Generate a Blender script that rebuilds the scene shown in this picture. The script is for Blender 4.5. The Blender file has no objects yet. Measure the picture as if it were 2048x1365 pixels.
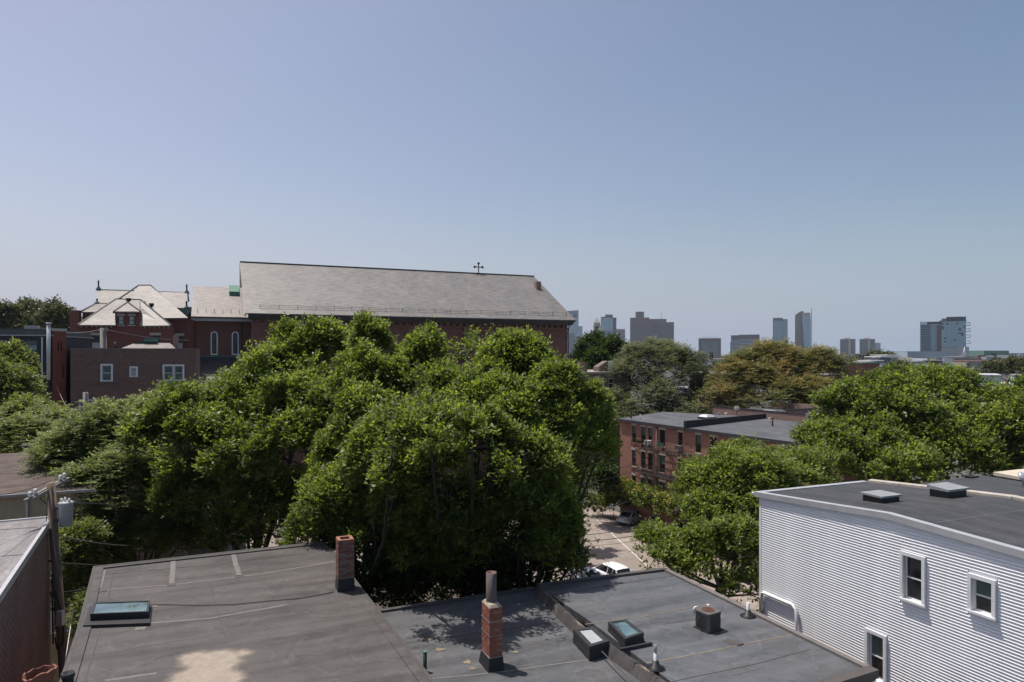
import bpy, math, random
import numpy as np
from mathutils import Vector, Matrix
random.seed(7)
SC = bpy.context.scene
COL = SC.collection
R = math.radians
# ---------------------------------------------------------------- camera, sky, sun, exposure
H = 20.0                      # eye height above the street, metres
FPX, CX, HY = 1365.33, 1024.0, 708.0
cam_d = bpy.data.cameras.new('camera'); cam = bpy.data.objects.new('camera', cam_d); COL.objects.link(cam)
cam.location = (0, 0, H); cam.rotation_euler = (R(90), 0, 0)
cam_d.lens = 24.0; cam_d.sensor_width = 36.0; cam_d.shift_y = 25.5 / 2048
cam_d.clip_start = 0.1; cam_d.clip_end = 30000
SC.camera = cam
SUN_DIR = Vector((-0.88, 0.55, 2.65)).normalized()      # towards the sun
SUN_EL = math.asin(SUN_DIR.z); SUN_AZ = math.atan2(SUN_DIR.x, SUN_DIR.y)
SKY_FAR = (1.02, 1.13, 1.10, 1); SKY_NEAR = (1.53, 1.30, 1.24, 1); SKY_LOW = (3.25, 4.15, 5.5, 1)
world = bpy.data.worlds.new('World'); SC.world = world; world.use_nodes = True
wn = world.node_tree; wn.nodes.clear()
sky = wn.nodes.new('ShaderNodeTexSky'); sky.sky_type = 'NISHITA'; sky.sun_disc = False
sky.sun_elevation = SUN_EL; sky.sun_rotation = SUN_AZ
sky.altitude = 0; sky.air_density = 1.0; sky.dust_density = 2.0; sky.ozone_density = 1.5
# milky summer air: a little brighter and warmer towards the sun's side, pale blue low down, the same all round the dome
geo = wn.nodes.new('ShaderNodeTexCoord')
sep = wn.nodes.new('ShaderNodeSeparateXYZ'); wn.links.new(geo.outputs['Generated'], sep.inputs[0])
dotn = wn.nodes.new('ShaderNodeVectorMath'); dotn.operation = 'DOT_PRODUCT'; wn.links.new(geo.outputs['Generated'], dotn.inputs[0])
dotn.inputs[1].default_value = (-0.834, 0.552, 0.0)
mr = wn.nodes.new('ShaderNodeMapRange'); mr.inputs['From Min'].default_value = -0.9; mr.inputs['From Max'].default_value = 1.0; wn.links.new(dotn.outputs['Value'], mr.inputs['Value'])
side = wn.nodes.new('ShaderNodeMixRGB'); wn.links.new(mr.outputs[0], side.inputs[0])
side.inputs[1].default_value = SKY_FAR; side.inputs[2].default_value = SKY_NEAR
tint = wn.nodes.new('ShaderNodeMixRGB'); tint.blend_type = 'MULTIPLY'; tint.inputs[0].default_value = 1.0
mz = wn.nodes.new('ShaderNodeMapRange'); mz.interpolation_type = 'SMOOTHSTEP'; mz.inputs['From Min'].default_value = 0.22; mz.inputs['From Max'].default_value = -0.02
mz.inputs['To Max'].default_value = 0.9; wn.links.new(sep.outputs['Z'], mz.inputs['Value'])
low = wn.nodes.new('ShaderNodeMixRGB'); low.inputs[2].default_value = SKY_LOW; wn.links.new(mz.outputs[0], low.inputs[0])
bg = wn.nodes.new('ShaderNodeBackground'); bg.inputs[1].default_value = 0.095
wo = wn.nodes.new('ShaderNodeOutputWorld')
wn.links.new(sky.outputs[0], low.inputs[1]); wn.links.new(low.outputs[0], tint.inputs[1]); wn.links.new(side.outputs[0], tint.inputs[2])
wn.links.new(tint.outputs[0], bg.inputs[0]); wn.links.new(bg.outputs[0], wo.inputs[0])
sun_d = bpy.data.lights.new('sun', 'SUN'); sun = bpy.data.objects.new('sun', sun_d); COL.objects.link(sun)
sun_d.energy = 4.8; sun_d.angle = R(0.53); sun_d.color = (1.0, 0.95, 0.88)
sun.rotation_euler = SUN_DIR.to_track_quat('Z', 'Y').to_euler(); sun.location = (0, 0, 300)
SC.view_settings.view_transform = 'Standard'; SC.view_settings.look = 'None'
SC.view_settings.exposure = 0.0; SC.view_settings.gamma = 1.0; SC.view_settings.use_curve_mapping = False
SC.render.engine = 'CYCLES'
SC.cycles.max_bounces = 6; SC.cycles.transparent_max_bounces = 6; SC.cycles.diffuse_bounces = 3
SC.cycles.volume_bounces = 0

# ---------------------------------------------------------------- coordinates
def ray(px): return (px - CX) / FPX
def at(px, py, D): return Vector((ray(px) * D, D, H - (py - HY) / FPX * D))
def on(px, py, z):
    D = FPX * (H - z) / (py - HY); return Vector((ray(px) * D, D, z))
TH = R(23.0)
U2 = Vector((math.cos(TH), math.sin(TH), 0)); U1 = Vector((-math.sin(TH), math.cos(TH), 0))

# ---------------------------------------------------------------- materials
MATS = {}
def _new(name):
    m = bpy.data.materials.new(name); m.use_nodes = True; nt = m.node_tree
    b = nt.nodes['Principled BSDF']; return m, nt, b
def N(nt, t, **k):
    n = nt.nodes.new(t)
    for a, v in k.items():
        if a in n.inputs: n.inputs[a].default_value = v
        else: setattr(n, a, v)
    return n
def rgba(c): return (c[0], c[1], c[2], 1)
def ramp(nt, fac, stops):
    r = nt.nodes.new('ShaderNodeValToRGB'); e = r.color_ramp.elements
    while len(e) < len(stops): e.new(0.5)
    for i, (p, c) in enumerate(stops): e[i].position = p; e[i].color = rgba(c)
    nt.links.new(fac, r.inputs[0]); return r.outputs[0]
def mix(nt, f, a, b, mode='MIX'):
    m = nt.nodes.new('ShaderNodeMixRGB'); m.blend_type = mode
    for i, s in ((0, f), (1, a), (2, b)):
        if hasattr(s, 'is_output'): nt.links.new(s, m.inputs[i])
        elif i == 0: m.inputs[0].default_value = s
        else: m.inputs[i].default_value = rgba(s)
    return m.outputs[0]
def noise(nt, vec, scale, detail=4, rough=0.6, stretch=None):
    if stretch:
        mp = nt.nodes.new('ShaderNodeMapping'); mp.inputs['Scale'].default_value = stretch
        nt.links.new(vec, mp.inputs[0]); vec = mp.outputs[0]
    n = nt.nodes.new('ShaderNodeTexNoise'); n.inputs['Scale'].default_value = scale
    n.inputs['Detail'].default_value = detail; n.inputs['Roughness'].default_value = rough
    nt.links.new(vec, n.inputs['Vector']); return n.outputs['Fac']
def bump(nt, b, h, strength, dist=0.01):
    bp = nt.nodes.new('ShaderNodeBump'); bp.inputs['Strength'].default_value = strength
    bp.inputs['Distance'].default_value = dist
    nt.links.new(h, bp.inputs['Height']); nt.links.new(bp.outputs[0], b.inputs['Normal'])
def plain(name, c, rough=0.7, var=0.18, scale=2.5, metal=0.0, spec=0.4, bmp=0.0, fine=30):
    if name in MATS: return MATS[name]
    m, nt, b = _new(name); tc = nt.nodes.new('ShaderNodeTexCoord').outputs['Object']
    n1 = noise(nt, tc, scale, 5); n2 = noise(nt, tc, fine, 3)
    lo = tuple(x * (1 - var) for x in c); hi = tuple(min(1, x * (1 + var)) for x in c)
    col = ramp(nt, n1, [(0.3, lo), (0.7, hi)])
    col = mix(nt, 0.35 * min(1, var * 4), col, ramp(nt, n2, [(0.35, lo), (0.65, hi)]))
    nt.links.new(col, b.inputs['Base Color']); b.inputs['Roughness'].default_value = rough
    b.inputs['Metallic'].default_value = metal; b.inputs['Specular IOR Level'].default_value = spec
    if bmp: bump(nt, b, n2, bmp)
    MATS[name] = m; return m
def brick(name, c1, c2, mortar, bw=0.21, bh=0.075, mw=0.010, stain=0.35, patches=None, bmp=0.5):
    m, nt, b = _new(name); uv = nt.nodes.new('ShaderNodeTexCoord').outputs['UV']
    br = nt.nodes.new('ShaderNodeTexBrick'); nt.links.new(uv, br.inputs['Vector'])
    br.inputs['Color1'].default_value = rgba(c1); br.inputs['Color2'].default_value = rgba(c2)
    br.inputs['Mortar'].default_value = rgba(mortar); br.inputs['Scale'].default_value = 1.0
    br.inputs['Mortar Size'].default_value = mw; br.inputs['Brick Width'].default_value = bw
    br.inputs['Row Height'].default_value = bh; br.inputs['Mortar Smooth'].default_value = 0.3
    n1 = noise(nt, uv, 0.5, 6, 0.65); n2 = noise(nt, uv, 5, 4)
    col = mix(nt, ramp(nt, n1, [(0.35, (0, 0, 0)), (0.7, (stain,) * 3)]), br.outputs['Color'], tuple(x * 0.45 for x in c1))
    col = mix(nt, 0.5, col, ramp(nt, n2, [(0.3, (0.62,) * 3), (0.7, (1.2,) * 3)]), 'MULTIPLY')
    if patches:
        n3 = noise(nt, uv, 0.9, 5, 0.7)
        col = mix(nt, ramp(nt, n3, [(0.62, (0, 0, 0)), (0.7, (0.5,) * 3)]), col, patches)
    nt.links.new(col, b.inputs['Base Color']); b.inputs['Roughness'].default_value = 0.85
    bump(nt, b, br.outputs['Fac'], -bmp, 0.008)
    MATS[name] = m; return m
def slate(name, c1, c2, c3, bw=0.28, bh=0.2, spec=0.5, rough=0.45):
    m, nt, b = _new(name); uv = nt.nodes.new('ShaderNodeTexCoord').outputs['UV']
    br = nt.nodes.new('ShaderNodeTexBrick'); nt.links.new(uv, br.inputs['Vector'])
    br.inputs['Color1'].default_value = rgba(c1); br.inputs['Color2'].default_value = rgba(c2)
    br.inputs['Mortar'].default_value = rgba(tuple(x * 0.35 for x in c1)); br.inputs['Scale'].default_value = 1.0
    br.inputs['Mortar Size'].default_value = 0.012; br.inputs['Brick Width'].default_value = bw
    br.inputs['Row Height'].default_value = bh; br.inputs['Bias'].default_value = -0.1
    n1 = noise(nt, uv, 0.25, 6, 0.7); n2 = noise(nt, uv, 2.2, 5, 0.7, (0.35, 2.2, 1)); n3 = noise(nt, uv, 2.4, 3, 0.6, (0.3, 1.5, 1))
    col = mix(nt, ramp(nt, n1, [(0.4, (0, 0, 0)), (0.72, (0.7,) * 3)]), br.outputs['Color'], c3)
    col = mix(nt, 0.75, col, ramp(nt, n2, [(0.3, (0.68,) * 3), (0.7, (1.3,) * 3)]), 'MULTIPLY')
    col = mix(nt, 0.6, col, ramp(nt, n3, [(0.34, (0.45,) * 3), (0.5, (1.0,) * 3), (0.68, (1.4,) * 3)]), 'MULTIPLY')
    nt.links.new(col, b.inputs['Base Color']); b.inputs['Roughness'].default_value = rough
    b.inputs['Specular IOR Level'].default_value = spec
    bump(nt, b, br.outputs['Fac'], -0.5, 0.01)
    MATS[name] = m; return m
def membrane(name, c, warm, streak=(0.25, 1.6, 1), rough=0.62, spec=0.35, dust=0.6):
    """weathered rubber roofing: broad dirt, streaks, ponding tide marks, scuffs, bird specks, grit"""
    m, nt, b = _new(name); tc = nt.nodes.new('ShaderNodeTexCoord').outputs['Object']
    n1 = noise(nt, tc, 0.42, 7, 0.62); n2 = noise(nt, tc, 1.1, 6, 0.62, streak); n3 = noise(nt, tc, 45, 3, 0.7); n4 = noise(nt, tc, 2.2, 9, 0.78); n5 = noise(nt, tc, 0.8, 3, 0.4)
    col = mix(nt, ramp(nt, n1, [(0.36, (0, 0, 0)), (0.64, (dust,) * 3)]), c, warm)
    col = mix(nt, 0.9, col, ramp(nt, n2, [(0.28, (0.62,) * 3), (0.5, (0.98,) * 3), (0.72, (1.32,) * 3)]), 'MULTIPLY')
    col = mix(nt, 0.75, col, ramp(nt, n4, [(0.30, (0.55,) * 3), (0.46, (1.0,) * 3), (0.70, (1.25,) * 3)]), 'MULTIPLY')
    col = mix(nt, 0.65, col, ramp(nt, n3, [(0.32, (0.62,) * 3), (0.68, (1.35,) * 3)]), 'MULTIPLY')
    tide = ramp(nt, n5, [(0.535, (1, 1, 1)), (0.55, (1.28,) * 3), (0.565, (1.02, 1.02, 1.02)), (0.60, (0.84,) * 3), (0.61, (1.0,) * 3)])
    col = mix(nt, 0.8, col, tide, 'MULTIPLY')
    col = mix(nt, ramp(nt, n4, [(0.66, (0, 0, 0)), (0.72, (0.45,) * 3)]), col, tuple(min(1, x * 1.9) for x in warm))
    for sc, th_, k in ((2.3, 0.05, 2.6), (0.9, 0.035, 0.35), (6.0, 0.05, 2.0)):
        v = nt.nodes.new('ShaderNodeTexVoronoi'); v.inputs['Scale'].default_value = sc; v.inputs['Randomness'].default_value = 1.0; nt.links.new(tc, v.inputs['Vector'])
        col = mix(nt, ramp(nt, v.outputs['Distance'], [(th_ * .5, (0.6,) * 3), (th_, (0, 0, 0))]), col, tuple(min(1, x * k) for x in warm))
    nt.links.new(col, b.inputs['Base Color']); b.inputs['Specular IOR Level'].default_value = spec
    nt.links.new(ramp(nt, n2, [(0.3, (rough - 0.12,) * 3), (0.7, (rough + 0.14,) * 3)]), b.inputs['Roughness'])
    bump(nt, b, n2, 0.6, 0.06)
    MATS[name] = m; return m
def glass(name, c, rough=0.08, spec=0.8, metal=0.0):
    m, nt, b = _new(name); tc = nt.nodes.new('ShaderNodeTexCoord').outputs['Object']
    n1 = noise(nt, tc, 1.1, 3)
    nt.links.new(ramp(nt, n1, [(0.35, tuple(x * 0.6 for x in c)), (0.65, tuple(x * 1.4 for x in c))]), b.inputs['Base Color'])
    b.inputs['Roughness'].default_value = rough; b.inputs['Specular IOR Level'].default_value = spec; b.inputs['Metallic'].default_value = metal
    MATS[name] = m; return m
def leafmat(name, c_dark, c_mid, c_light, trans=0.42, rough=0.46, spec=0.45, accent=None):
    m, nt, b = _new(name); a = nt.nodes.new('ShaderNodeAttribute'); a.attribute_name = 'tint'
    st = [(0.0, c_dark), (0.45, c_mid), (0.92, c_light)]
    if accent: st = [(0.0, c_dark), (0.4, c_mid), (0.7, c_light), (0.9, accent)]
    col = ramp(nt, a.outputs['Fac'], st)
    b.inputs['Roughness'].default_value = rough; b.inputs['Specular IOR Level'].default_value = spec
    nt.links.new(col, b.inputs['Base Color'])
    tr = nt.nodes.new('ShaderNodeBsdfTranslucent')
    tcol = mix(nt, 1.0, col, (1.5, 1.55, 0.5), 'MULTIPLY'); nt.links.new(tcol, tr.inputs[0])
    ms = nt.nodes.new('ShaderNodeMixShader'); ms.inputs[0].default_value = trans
    nt.links.new(b.outputs[0], ms.inputs[1]); nt.links.new(tr.outputs[0], ms.inputs[2])
    nt.links.new(ms.outputs[0], nt.nodes['Material Output'].inputs['Surface'])
    MATS[name] = m; return m

M = MATS
brick('church_brick', (0.21, 0.085, 0.064), (0.145, 0.06, 0.048), (0.20, 0.13, 0.105), stain=0.4)
brick('school_brick', (0.22, 0.058, 0.042), (0.18, 0.048, 0.036), (0.17, 0.09, 0.07), stain=0.3)
brick('brown_brick', (0.20, 0.098, 0.082), (0.10, 0.055, 0.05), (0.24, 0.17, 0.15), stain=0.4, mw=0.014, bw=0.24, bh=0.09)
brick('orange_brick', (0.36, 0.145, 0.095), (0.27, 0.105, 0.072), (0.34, 0.24, 0.19), stain=0.3)
brick('party_brick', (0.24, 0.10, 0.078), (0.16, 0.07, 0.058), (0.48, 0.36, 0.31), stain=0.3, mw=0.017, bmp=0.9, patches=(0.33, 0.27, 0.25))
brick('red_paint_brick', (0.24, 0.06, 0.045), (0.2, 0.052, 0.04), (0.2, 0.07, 0.05), stain=0.3)
slate('church_slate', (0.215, 0.195, 0.178), (0.15, 0.14, 0.132), (0.25, 0.222, 0.198))
slate('school_slate', (0.29, 0.255, 0.23), (0.20, 0.18, 0.165), (0.34, 0.30, 0.265), rough=0.5, spec=.3)
brick('grazing_brick', (0.23, 0.105, 0.085), (0.14, 0.07, 0.062), (0.46, 0.34, 0.29), bw=.30, bh=.105, stain=0.45, mw=0.018, bmp=0.9, patches=(0.36, 0.28, 0.25))
slate('wing_slate', (0.25, 0.21, 0.185), (0.16, 0.142, 0.13), (0.30, 0.245, 0.21))
slate('dark_slate', (0.05, 0.055, 0.065), (0.04, 0.043, 0.05), (0.07, 0.07, 0.075))
slate('brown_shingle', (0.12, 0.092, 0.082), (0.09, 0.07, 0.064), (0.15, 0.12, 0.105), bw=0.9, bh=0.14, spec=0.2, rough=0.85)
membrane('roof_warm', (0.070, 0.063, 0.061), (0.100, 0.088, 0.083))
membrane('roof_cool', (0.078, 0.080, 0.088), (0.112, 0.108, 0.108))
membrane('roof_light', (0.20, 0.185, 0.185), (0.25, 0.23, 0.225))
membrane('roof_dark', (0.050, 0.050, 0.053), (0.062, 0.060, 0.060), dust=0.4)
membrane('roof_mid', (0.085, 0.09, 0.10), (0.11, 0.11, 0.115))
plain('seam_pale', (0.155, 0.14, 0.133), 0.7, 0.25, 3)
plain('seam_dark', (0.07, 0.064, 0.062), 0.7, 0.3, 3)
plain('seam_ochre', (0.20, 0.165, 0.115), 0.8, 0.5, 5)
plain('silt', (0.36, 0.30, 0.245), 0.9, 0.25, 1.6)  # unused flat tone for the reflected sunlight painted on the roof
plain('tar', (0.018, 0.018, 0.02), 0.5, 0.4, 6, bmp=0.4)
plain('rubber_black', (0.03, 0.03, 0.033), 0.55, 0.3, 4)
plain('metal_dark', (0.05, 0.05, 0.053), 0.45, 0.3, 3, metal=0.3)
plain('metal_grey', (0.32, 0.32, 0.33), 0.45, 0.2, 3, metal=0.5)
plain('metal_pale', (0.55, 0.55, 0.56), 0.4, 0.15, 3, metal=0.4)
plain('ac_grey', (0.115, 0.105, 0.098), 0.6, 0.25, 5)
plain('rust', (0.20, 0.085, 0.045), 0.85, 0.5, 8)
plain('pvc_white', (0.66, 0.66, 0.66), 0.45, 0.12, 4)
plain('white_paint', (0.74, 0.74, 0.75), 0.5, 0.1, 3)
plain('siding_white', (0.80, 0.80, 0.81), 0.5, 0.10, 1.2)
plain('siding_tan', (0.42, 0.35, 0.235), 0.7, 0.12, 1.5)
plain('siding_blue', (0.32, 0.38, 0.44), 0.7, 0.12, 1.5)
plain('navy_panel', (0.020, 0.024, 0.036), 0.6, 0.3, 1)
plain('limestone', (0.42, 0.38, 0.33), 0.8, 0.2, 4)
plain('trim_dark', (0.045, 0.042, 0.045), 0.6, 0.3, 3)
plain('trim_grey', (0.40, 0.41, 0.41), 0.6, 0.15, 3)
plain('copper_green', (0.09, 0.21, 0.155), 0.7, 0.3, 3)
plain('copper_dark', (0.03, 0.05, 0.045), 0.6, 0.4, 5)
plain('timber_pole', (0.175, 0.125, 0.095), 0.85, 0.35, 4, bmp=0.6)
plain('timber_grey', (0.25, 0.225, 0.20), 0.85, 0.3, 5, bmp=0.5)
plain('bark', (0.042, 0.034, 0.028), 0.9, 0.4, 3, bmp=0.8)
plain('bark_dead', (0.22, 0.185, 0.165), 0.9, 0.25, 3)
plain('transformer_grey', (0.36, 0.365, 0.37), 0.5, 0.15, 3)
plain('terracotta', (0.20, 0.078, 0.05), 0.75, 0.3, 5, bmp=0.3)
plain('flue_clay', (0.115, 0.085, 0.082), 0.6, 0.25, 5)
plain('mortar_cap', (0.30, 0.26, 0.20), 0.95, 0.35, 8, bmp=0.8)
plain('brick_red', (0.25, 0.088, 0.056), 0.85, 0.3, 6, bmp=0.4)
plain('brick_deep', (0.27, 0.085, 0.055), 0.85, 0.35, 6, bmp=0.4)
plain('brick_old', (0.19, 0.075, 0.058), 0.9, 0.4, 8, bmp=0.4)
plain('brick_sooty', (0.13, 0.06, 0.05), 0.9, 0.4, 8, bmp=0.4)
plain('brick_face', (0.33, 0.15, 0.095), 0.9, 0.35, 8, bmp=0.4)
plain('mortar', (0.17, 0.13, 0.105), 0.95, 0.3, 10)
plain('curtain_pale', (0.40, 0.42, 0.44), 0.35, 0.12, 3, spec=0.7)
plain('screen_green', (0.075, 0.115, 0.095), 0.4, 0.3, 3, spec=0.6)
plain('concrete', (0.34, 0.32, 0.30), 0.85, 0.18, 1.2)
plain('orange_paint', (0.75, 0.24, 0.03), 0.6, 0.2, 3)
plain('cone_orange', (0.75, 0.13, 0.04), 0.6, 0.1, 3)
plain('tyre', (0.02, 0.02, 0.02), 0.8, 0.2, 5)
plain('car_silver', (0.46, 0.48, 0.49), 0.3, 0.05, 1, metal=0.3)
plain('car_white', (0.78, 0.78, 0.78), 0.25, 0.03, 1, spec=0.6)
plain('car_mauve', (0.25, 0.25, 0.34), 0.25, 0.05, 1, metal=0.4)
plain('car_teal', (0.08, 0.22, 0.22), 0.25, 0.05, 1, metal=0.4)
plain('lamp_red', (0.35, 0.03, 0.03), 0.2, 0.1, 5)
plain('lamp_clear', (0.7, 0.7, 0.7), 0.15, 0.1, 5)
plain('road_paint', (0.62, 0.58, 0.52), 0.8, 0.2, 3)
plain('dirt', (0.14, 0.11, 0.08), 0.95, 0.3, 1)
plain('tower_tan', (0.13, 0.105, 0.10), 0.7, 0.1, 0.02)
plain('tower_concrete', (0.125, 0.11, 0.105), 0.8, 0.1, 0.02)
plain('tower_stone', (0.40, 0.36, 0.32), 0.8, 0.12, 0.02)
plain('hatch_lid', (0.27, 0.28, 0.29), 0.5, 0.2, 3)
plain('tower_pale', (0.36, 0.38, 0.40), 0.6, 0.1, 0.02)
plain('tower_frame', (0.15, 0.19, 0.22), 0.5, 0.1, 0.02)
plain('tower_frame_dark', (0.06, 0.075, 0.095), 0.5, 0.1, 0.02)
plain('tower_white', (0.66, 0.67, 0.68), 0.6, 0.08, 0.02)
plain('roof_gravel', (0.24, 0.22, 0.20), 0.9, 0.2, 0.2)
plain('brick_far', (0.20, 0.085, 0.065), 0.85, 0.2, 0.4)
plain('stucco_mint', (0.50, 0.60, 0.54), 0.7, 0.1, 1)
plain('stucco_cream', (0.55, 0.48, 0.38), 0.8, 0.1, 1)
plain('stucco_brown', (0.17, 0.125, 0.10), 0.8, 0.15, 1)
plain('house_grey', (0.24, 0.235, 0.235), 0.8, 0.15, 1)
glass('glass_dark', (0.018, 0.02, 0.022))
glass('glass_tower', (0.26, 0.36, 0.42), 0.12, 1.0, .75)
glass('glass_tower_dark', (0.07, 0.10, 0.135), 0.15, 0.8, .5)
glass('glass_far', (0.03, 0.035, 0.04), 0.2)
glass('glass_stained', (0.035, 0.055, 0.06), 0.3, 0.5)
glass('glass_skylight', (0.10, 0.16, 0.17), 0.03, 1.0)
glass('car_glass', (0.015, 0.018, 0.02), 0.05, 0.9)
leafmat('leaf_ash', (0.038, 0.062, 0.014), (0.118, 0.160, 0.037), (0.285, 0.335, 0.10), trans=0.52)
leafmat('leaf_feather', (0.07, 0.10, 0.030), (0.14, 0.175, 0.055), (0.23, 0.26, 0.09), trans=0.42)
leafmat('leaf_grey', (0.055, 0.075, 0.038), (0.115, 0.135, 0.075), (0.21, 0.22, 0.13), trans=0.35)
leafmat('leaf_rusty', (0.055, 0.07, 0.024), (0.12, 0.135, 0.045), (0.22, 0.19, 0.075), trans=0.35, accent=(0.36, 0.18, 0.075))
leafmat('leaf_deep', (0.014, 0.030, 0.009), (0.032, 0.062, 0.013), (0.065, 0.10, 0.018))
leafmat('leaf_far', (0.035, 0.050, 0.018), (0.075, 0.090, 0.028), (0.13, 0.13, 0.045), trans=0.25)
leafmat('leaf_vine', (0.045, 0.08, 0.02), (0.09, 0.14, 0.03), (0.19, 0.20, 0.04), trans=0.3, accent=(0.32, 0.26, 0.05))

# ---------------------------------------------------------------- mesh building
class MB:
    def __init__(s): s.v = []; s.f = []; s.m = []; s.sm = []
    def face(s, pts, mi=0, smooth=False):
        i = len(s.v); s.v += [tuple(p) for p in pts]; s.f.append(tuple(range(i, i + len(pts)))); s.m.append(mi); s.sm.append(smooth); return s
    def hexa(s, a, b, mi=0):
        """a: 4 bottom corners ccw from above, b: 4 top corners"""
        s.face([a[3], a[2], a[1], a[0]], mi); s.face(b, mi)
        for i in range(4):
            j = (i + 1) % 4; s.face([a[i], a[j], b[j], b[i]], mi)
        return s
    def box(s, x0, y0, z0, x1, y1, z1, mi=0, taper=0):
        x0, x1 = min(x0, x1), max(x0, x1); y0, y1 = min(y0, y1), max(y0, y1); z0, z1 = min(z0, z1), max(z0, z1)
        t = taper
        return s.hexa([(x0, y0, z0), (x1, y0, z0), (x1, y1, z0), (x0, y1, z0)],
                      [(x0 + t, y0 + t, z1), (x1 - t, y0 + t, z1), (x1 - t, y1 - t, z1), (x0 + t, y1 - t, z1)], mi)
    def prism(s, pts, z0, mi=0, top=None, bottom=True):
        """pts: (x,y,z) top outline; walls down to z0"""
        n = len(pts); P = [Vector(p) for p in pts]
        area = sum(P[i].x * P[(i + 1) % n].y - P[(i + 1) % n].x * P[i].y for i in range(n))
        if area < 0: P.reverse()
        s.face(P, mi if top is None else top)
        lo = [Vector((p.x, p.y, z0)) if not callable(z0) else z0(p) for p in P]
        for i in range(n):
            j = (i + 1) % n; s.face([lo[i], lo[j], P[j], P[i]], mi)
        if bottom: s.face(lo[::-1], mi)
        return s
    def bar(s, p, q, w, h=None, mi=0, up=(0, 0, 1)):
        p, q = Vector(p), Vector(q); h = h or w; d = (q - p).normalized(); up = Vector(up)
        if abs(d.dot(up)) > 0.98: up = Vector((1, 0, 0))
        a = d.cross(up).normalized() * (w / 2); b = a.cross(d).normalized() * (h / 2)
        A = [p - a - b, p + a - b, p + a + b, p - a + b]; B = [x + (q - p) for x in A]
        s.face(A, mi); s.face(B[::-1], mi)
        for i in range(4):
            j = (i + 1) % 4; s.face([A[j], A[i], B[i], B[j]], mi)
        return s
    def tube(s, pts, r, n=8, mi=0, caps=True):
        pts = [Vector(p) for p in pts]; k = len(pts)
        rr = r if isinstance(r, (list, tuple)) else [r] * k
        base = len(s.v); pa = None
        for i, p in enumerate(pts):
            d = (pts[min(i + 1, k - 1)] - pts[max(i - 1, 0)]).normalized()
            if pa is None: pa = d.orthogonal().normalized()
            a = (pa - d * pa.dot(d)).normalized(); pa = a; b = d.cross(a)
            for j in range(n):
                t = 2 * math.pi * j / n; s.v.append(tuple(p + (a * math.cos(t) + b * math.sin(t)) * rr[i]))
        for i in range(k - 1):
            for j in range(n):
                j2 = (j + 1) % n; o = base + i * n
                s.f.append((o + j, o + j2, o + n + j2, o + n + j)); s.m.append(mi); s.sm.append(True)
        if caps:
            s.f.append(tuple(base + j for j in range(n))[::-1]); s.m.append(mi); s.sm.append(False)
            o = base + (k - 1) * n; s.f.append(tuple(o + j for j in range(n))); s.m.append(mi); s.sm.append(False)
        return s
    def cyl(s, x, y, z0, z1, r, n=12, mi=0, r2=None):
        return s.tube([(x, y, z0), (x, y, z1)], [r, r if r2 is None else r2], n, mi)
    def pipe(s, x, y, z0, z1, r, t=0.02, n=16, mi=0, rim=None):
        """open-topped tube with a wall thickness"""
        prof = [(r, z0), (r, z1), (r - t, z1), (r - t, z0 + 0.02)]
        base = len(s.v)
        for (q, z) in prof:
            for j in range(n):
                a = 2 * math.pi * j / n; s.v.append((x + q * math.cos(a), y + q * math.sin(a), z))
        for i in range(3):
            for j in range(n):
                j2 = (j + 1) % n; o = base + i * n
                s.f.append((o + j, o + j2, o + n + j2, o + n + j)); s.m.append(mi if i != 1 or rim is None else rim); s.sm.append(i != 1)
        s.f.append(tuple(base + 3 * n + j for j in range(n))); s.m.append(mi); s.sm.append(False)
        return s
    def mesh(s, name, mats):
        me = bpy.data.meshes.new(name); me.from_pydata(s.v, [], s.f)
        for m_ in mats: me.materials.append(M[m_] if isinstance(m_, str) else m_)
        me.polygons.foreach_set('material_index', s.m); me.polygons.foreach_set('use_smooth', s.sm)
        uvl = me.uv_layers.new(name='uv'); V = s.v; uv = []
        for f in s.f:
            a, b, c = Vector(V[f[0]]), Vector(V[f[1]]), Vector(V[f[2]]); n = (b - a).cross(c - b)
            if len(f) > 3 and n.length < 1e-9: n = (c - a).cross(Vector(V[f[3]]) - a)
            if n.length > 0: n.normalize()
            if abs(n.z) > 0.97:
                for i in f: uv += [V[i][0], V[i][1]]
            else:
                t = Vector((-n.y, n.x, 0)).normalized(); w = n.cross(t)
                for i in f:
                    p = Vector(V[i]); uv += [p.dot(t), p.dot(w)]
        uvl.data.foreach_set('uv', uv); me.update(); return me
    def build(s, name, mats, parent=None, loc=(0, 0, 0), rotz=0.0):
        if isinstance(mats, str): mats = [mats]
        o = bpy.data.objects.new(name, s.mesh(name, mats)); COL.objects.link(o)
        o.location = loc; o.rotation_euler = (0, 0, rotz)
        if parent: o.parent = parent
        return o
def put(name, me, parent=None, loc=(0, 0, 0), rot=(0, 0, 0), scale=None):
    o = bpy.data.objects.new(name, me); COL.objects.link(o); o.location = loc; o.rotation_euler = rot
    if scale: o.scale = scale
    if parent: o.parent = parent
    return o
def tag(o, label=None, cat=None, group=None, kind=None):
    if label: o['label'] = label
    if cat: o['category'] = cat
    if group: o['group'] = group
    if kind: o['kind'] = kind
    return o
def thing(name, label, cat, loc=(0, 0, 0), rotz=0.0, group=None):
    o = bpy.data.objects.new(name, None); COL.objects.link(o); o.empty_display_size = 0.5
    o.location = loc; o.rotation_euler = (0, 0, rotz); tag(o, label, cat, group)
    return o
def inv(o):
    return (Matrix.Translation(o.location) @ Matrix.Rotation(o.rotation_euler.z, 4, 'Z')).inverted()
def face_frame(name, label, cat, PL, PR, group=None):
    """building whose street face runs from PL to PR (seen from outside, left to right)"""
    d = Vector((PR.x - PL.x, PR.y - PL.y, 0)); t = thing(name, label, cat, (PL.x, PL.y, 0), math.atan2(d.y, d.x), group)
    return t, d.length

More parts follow.
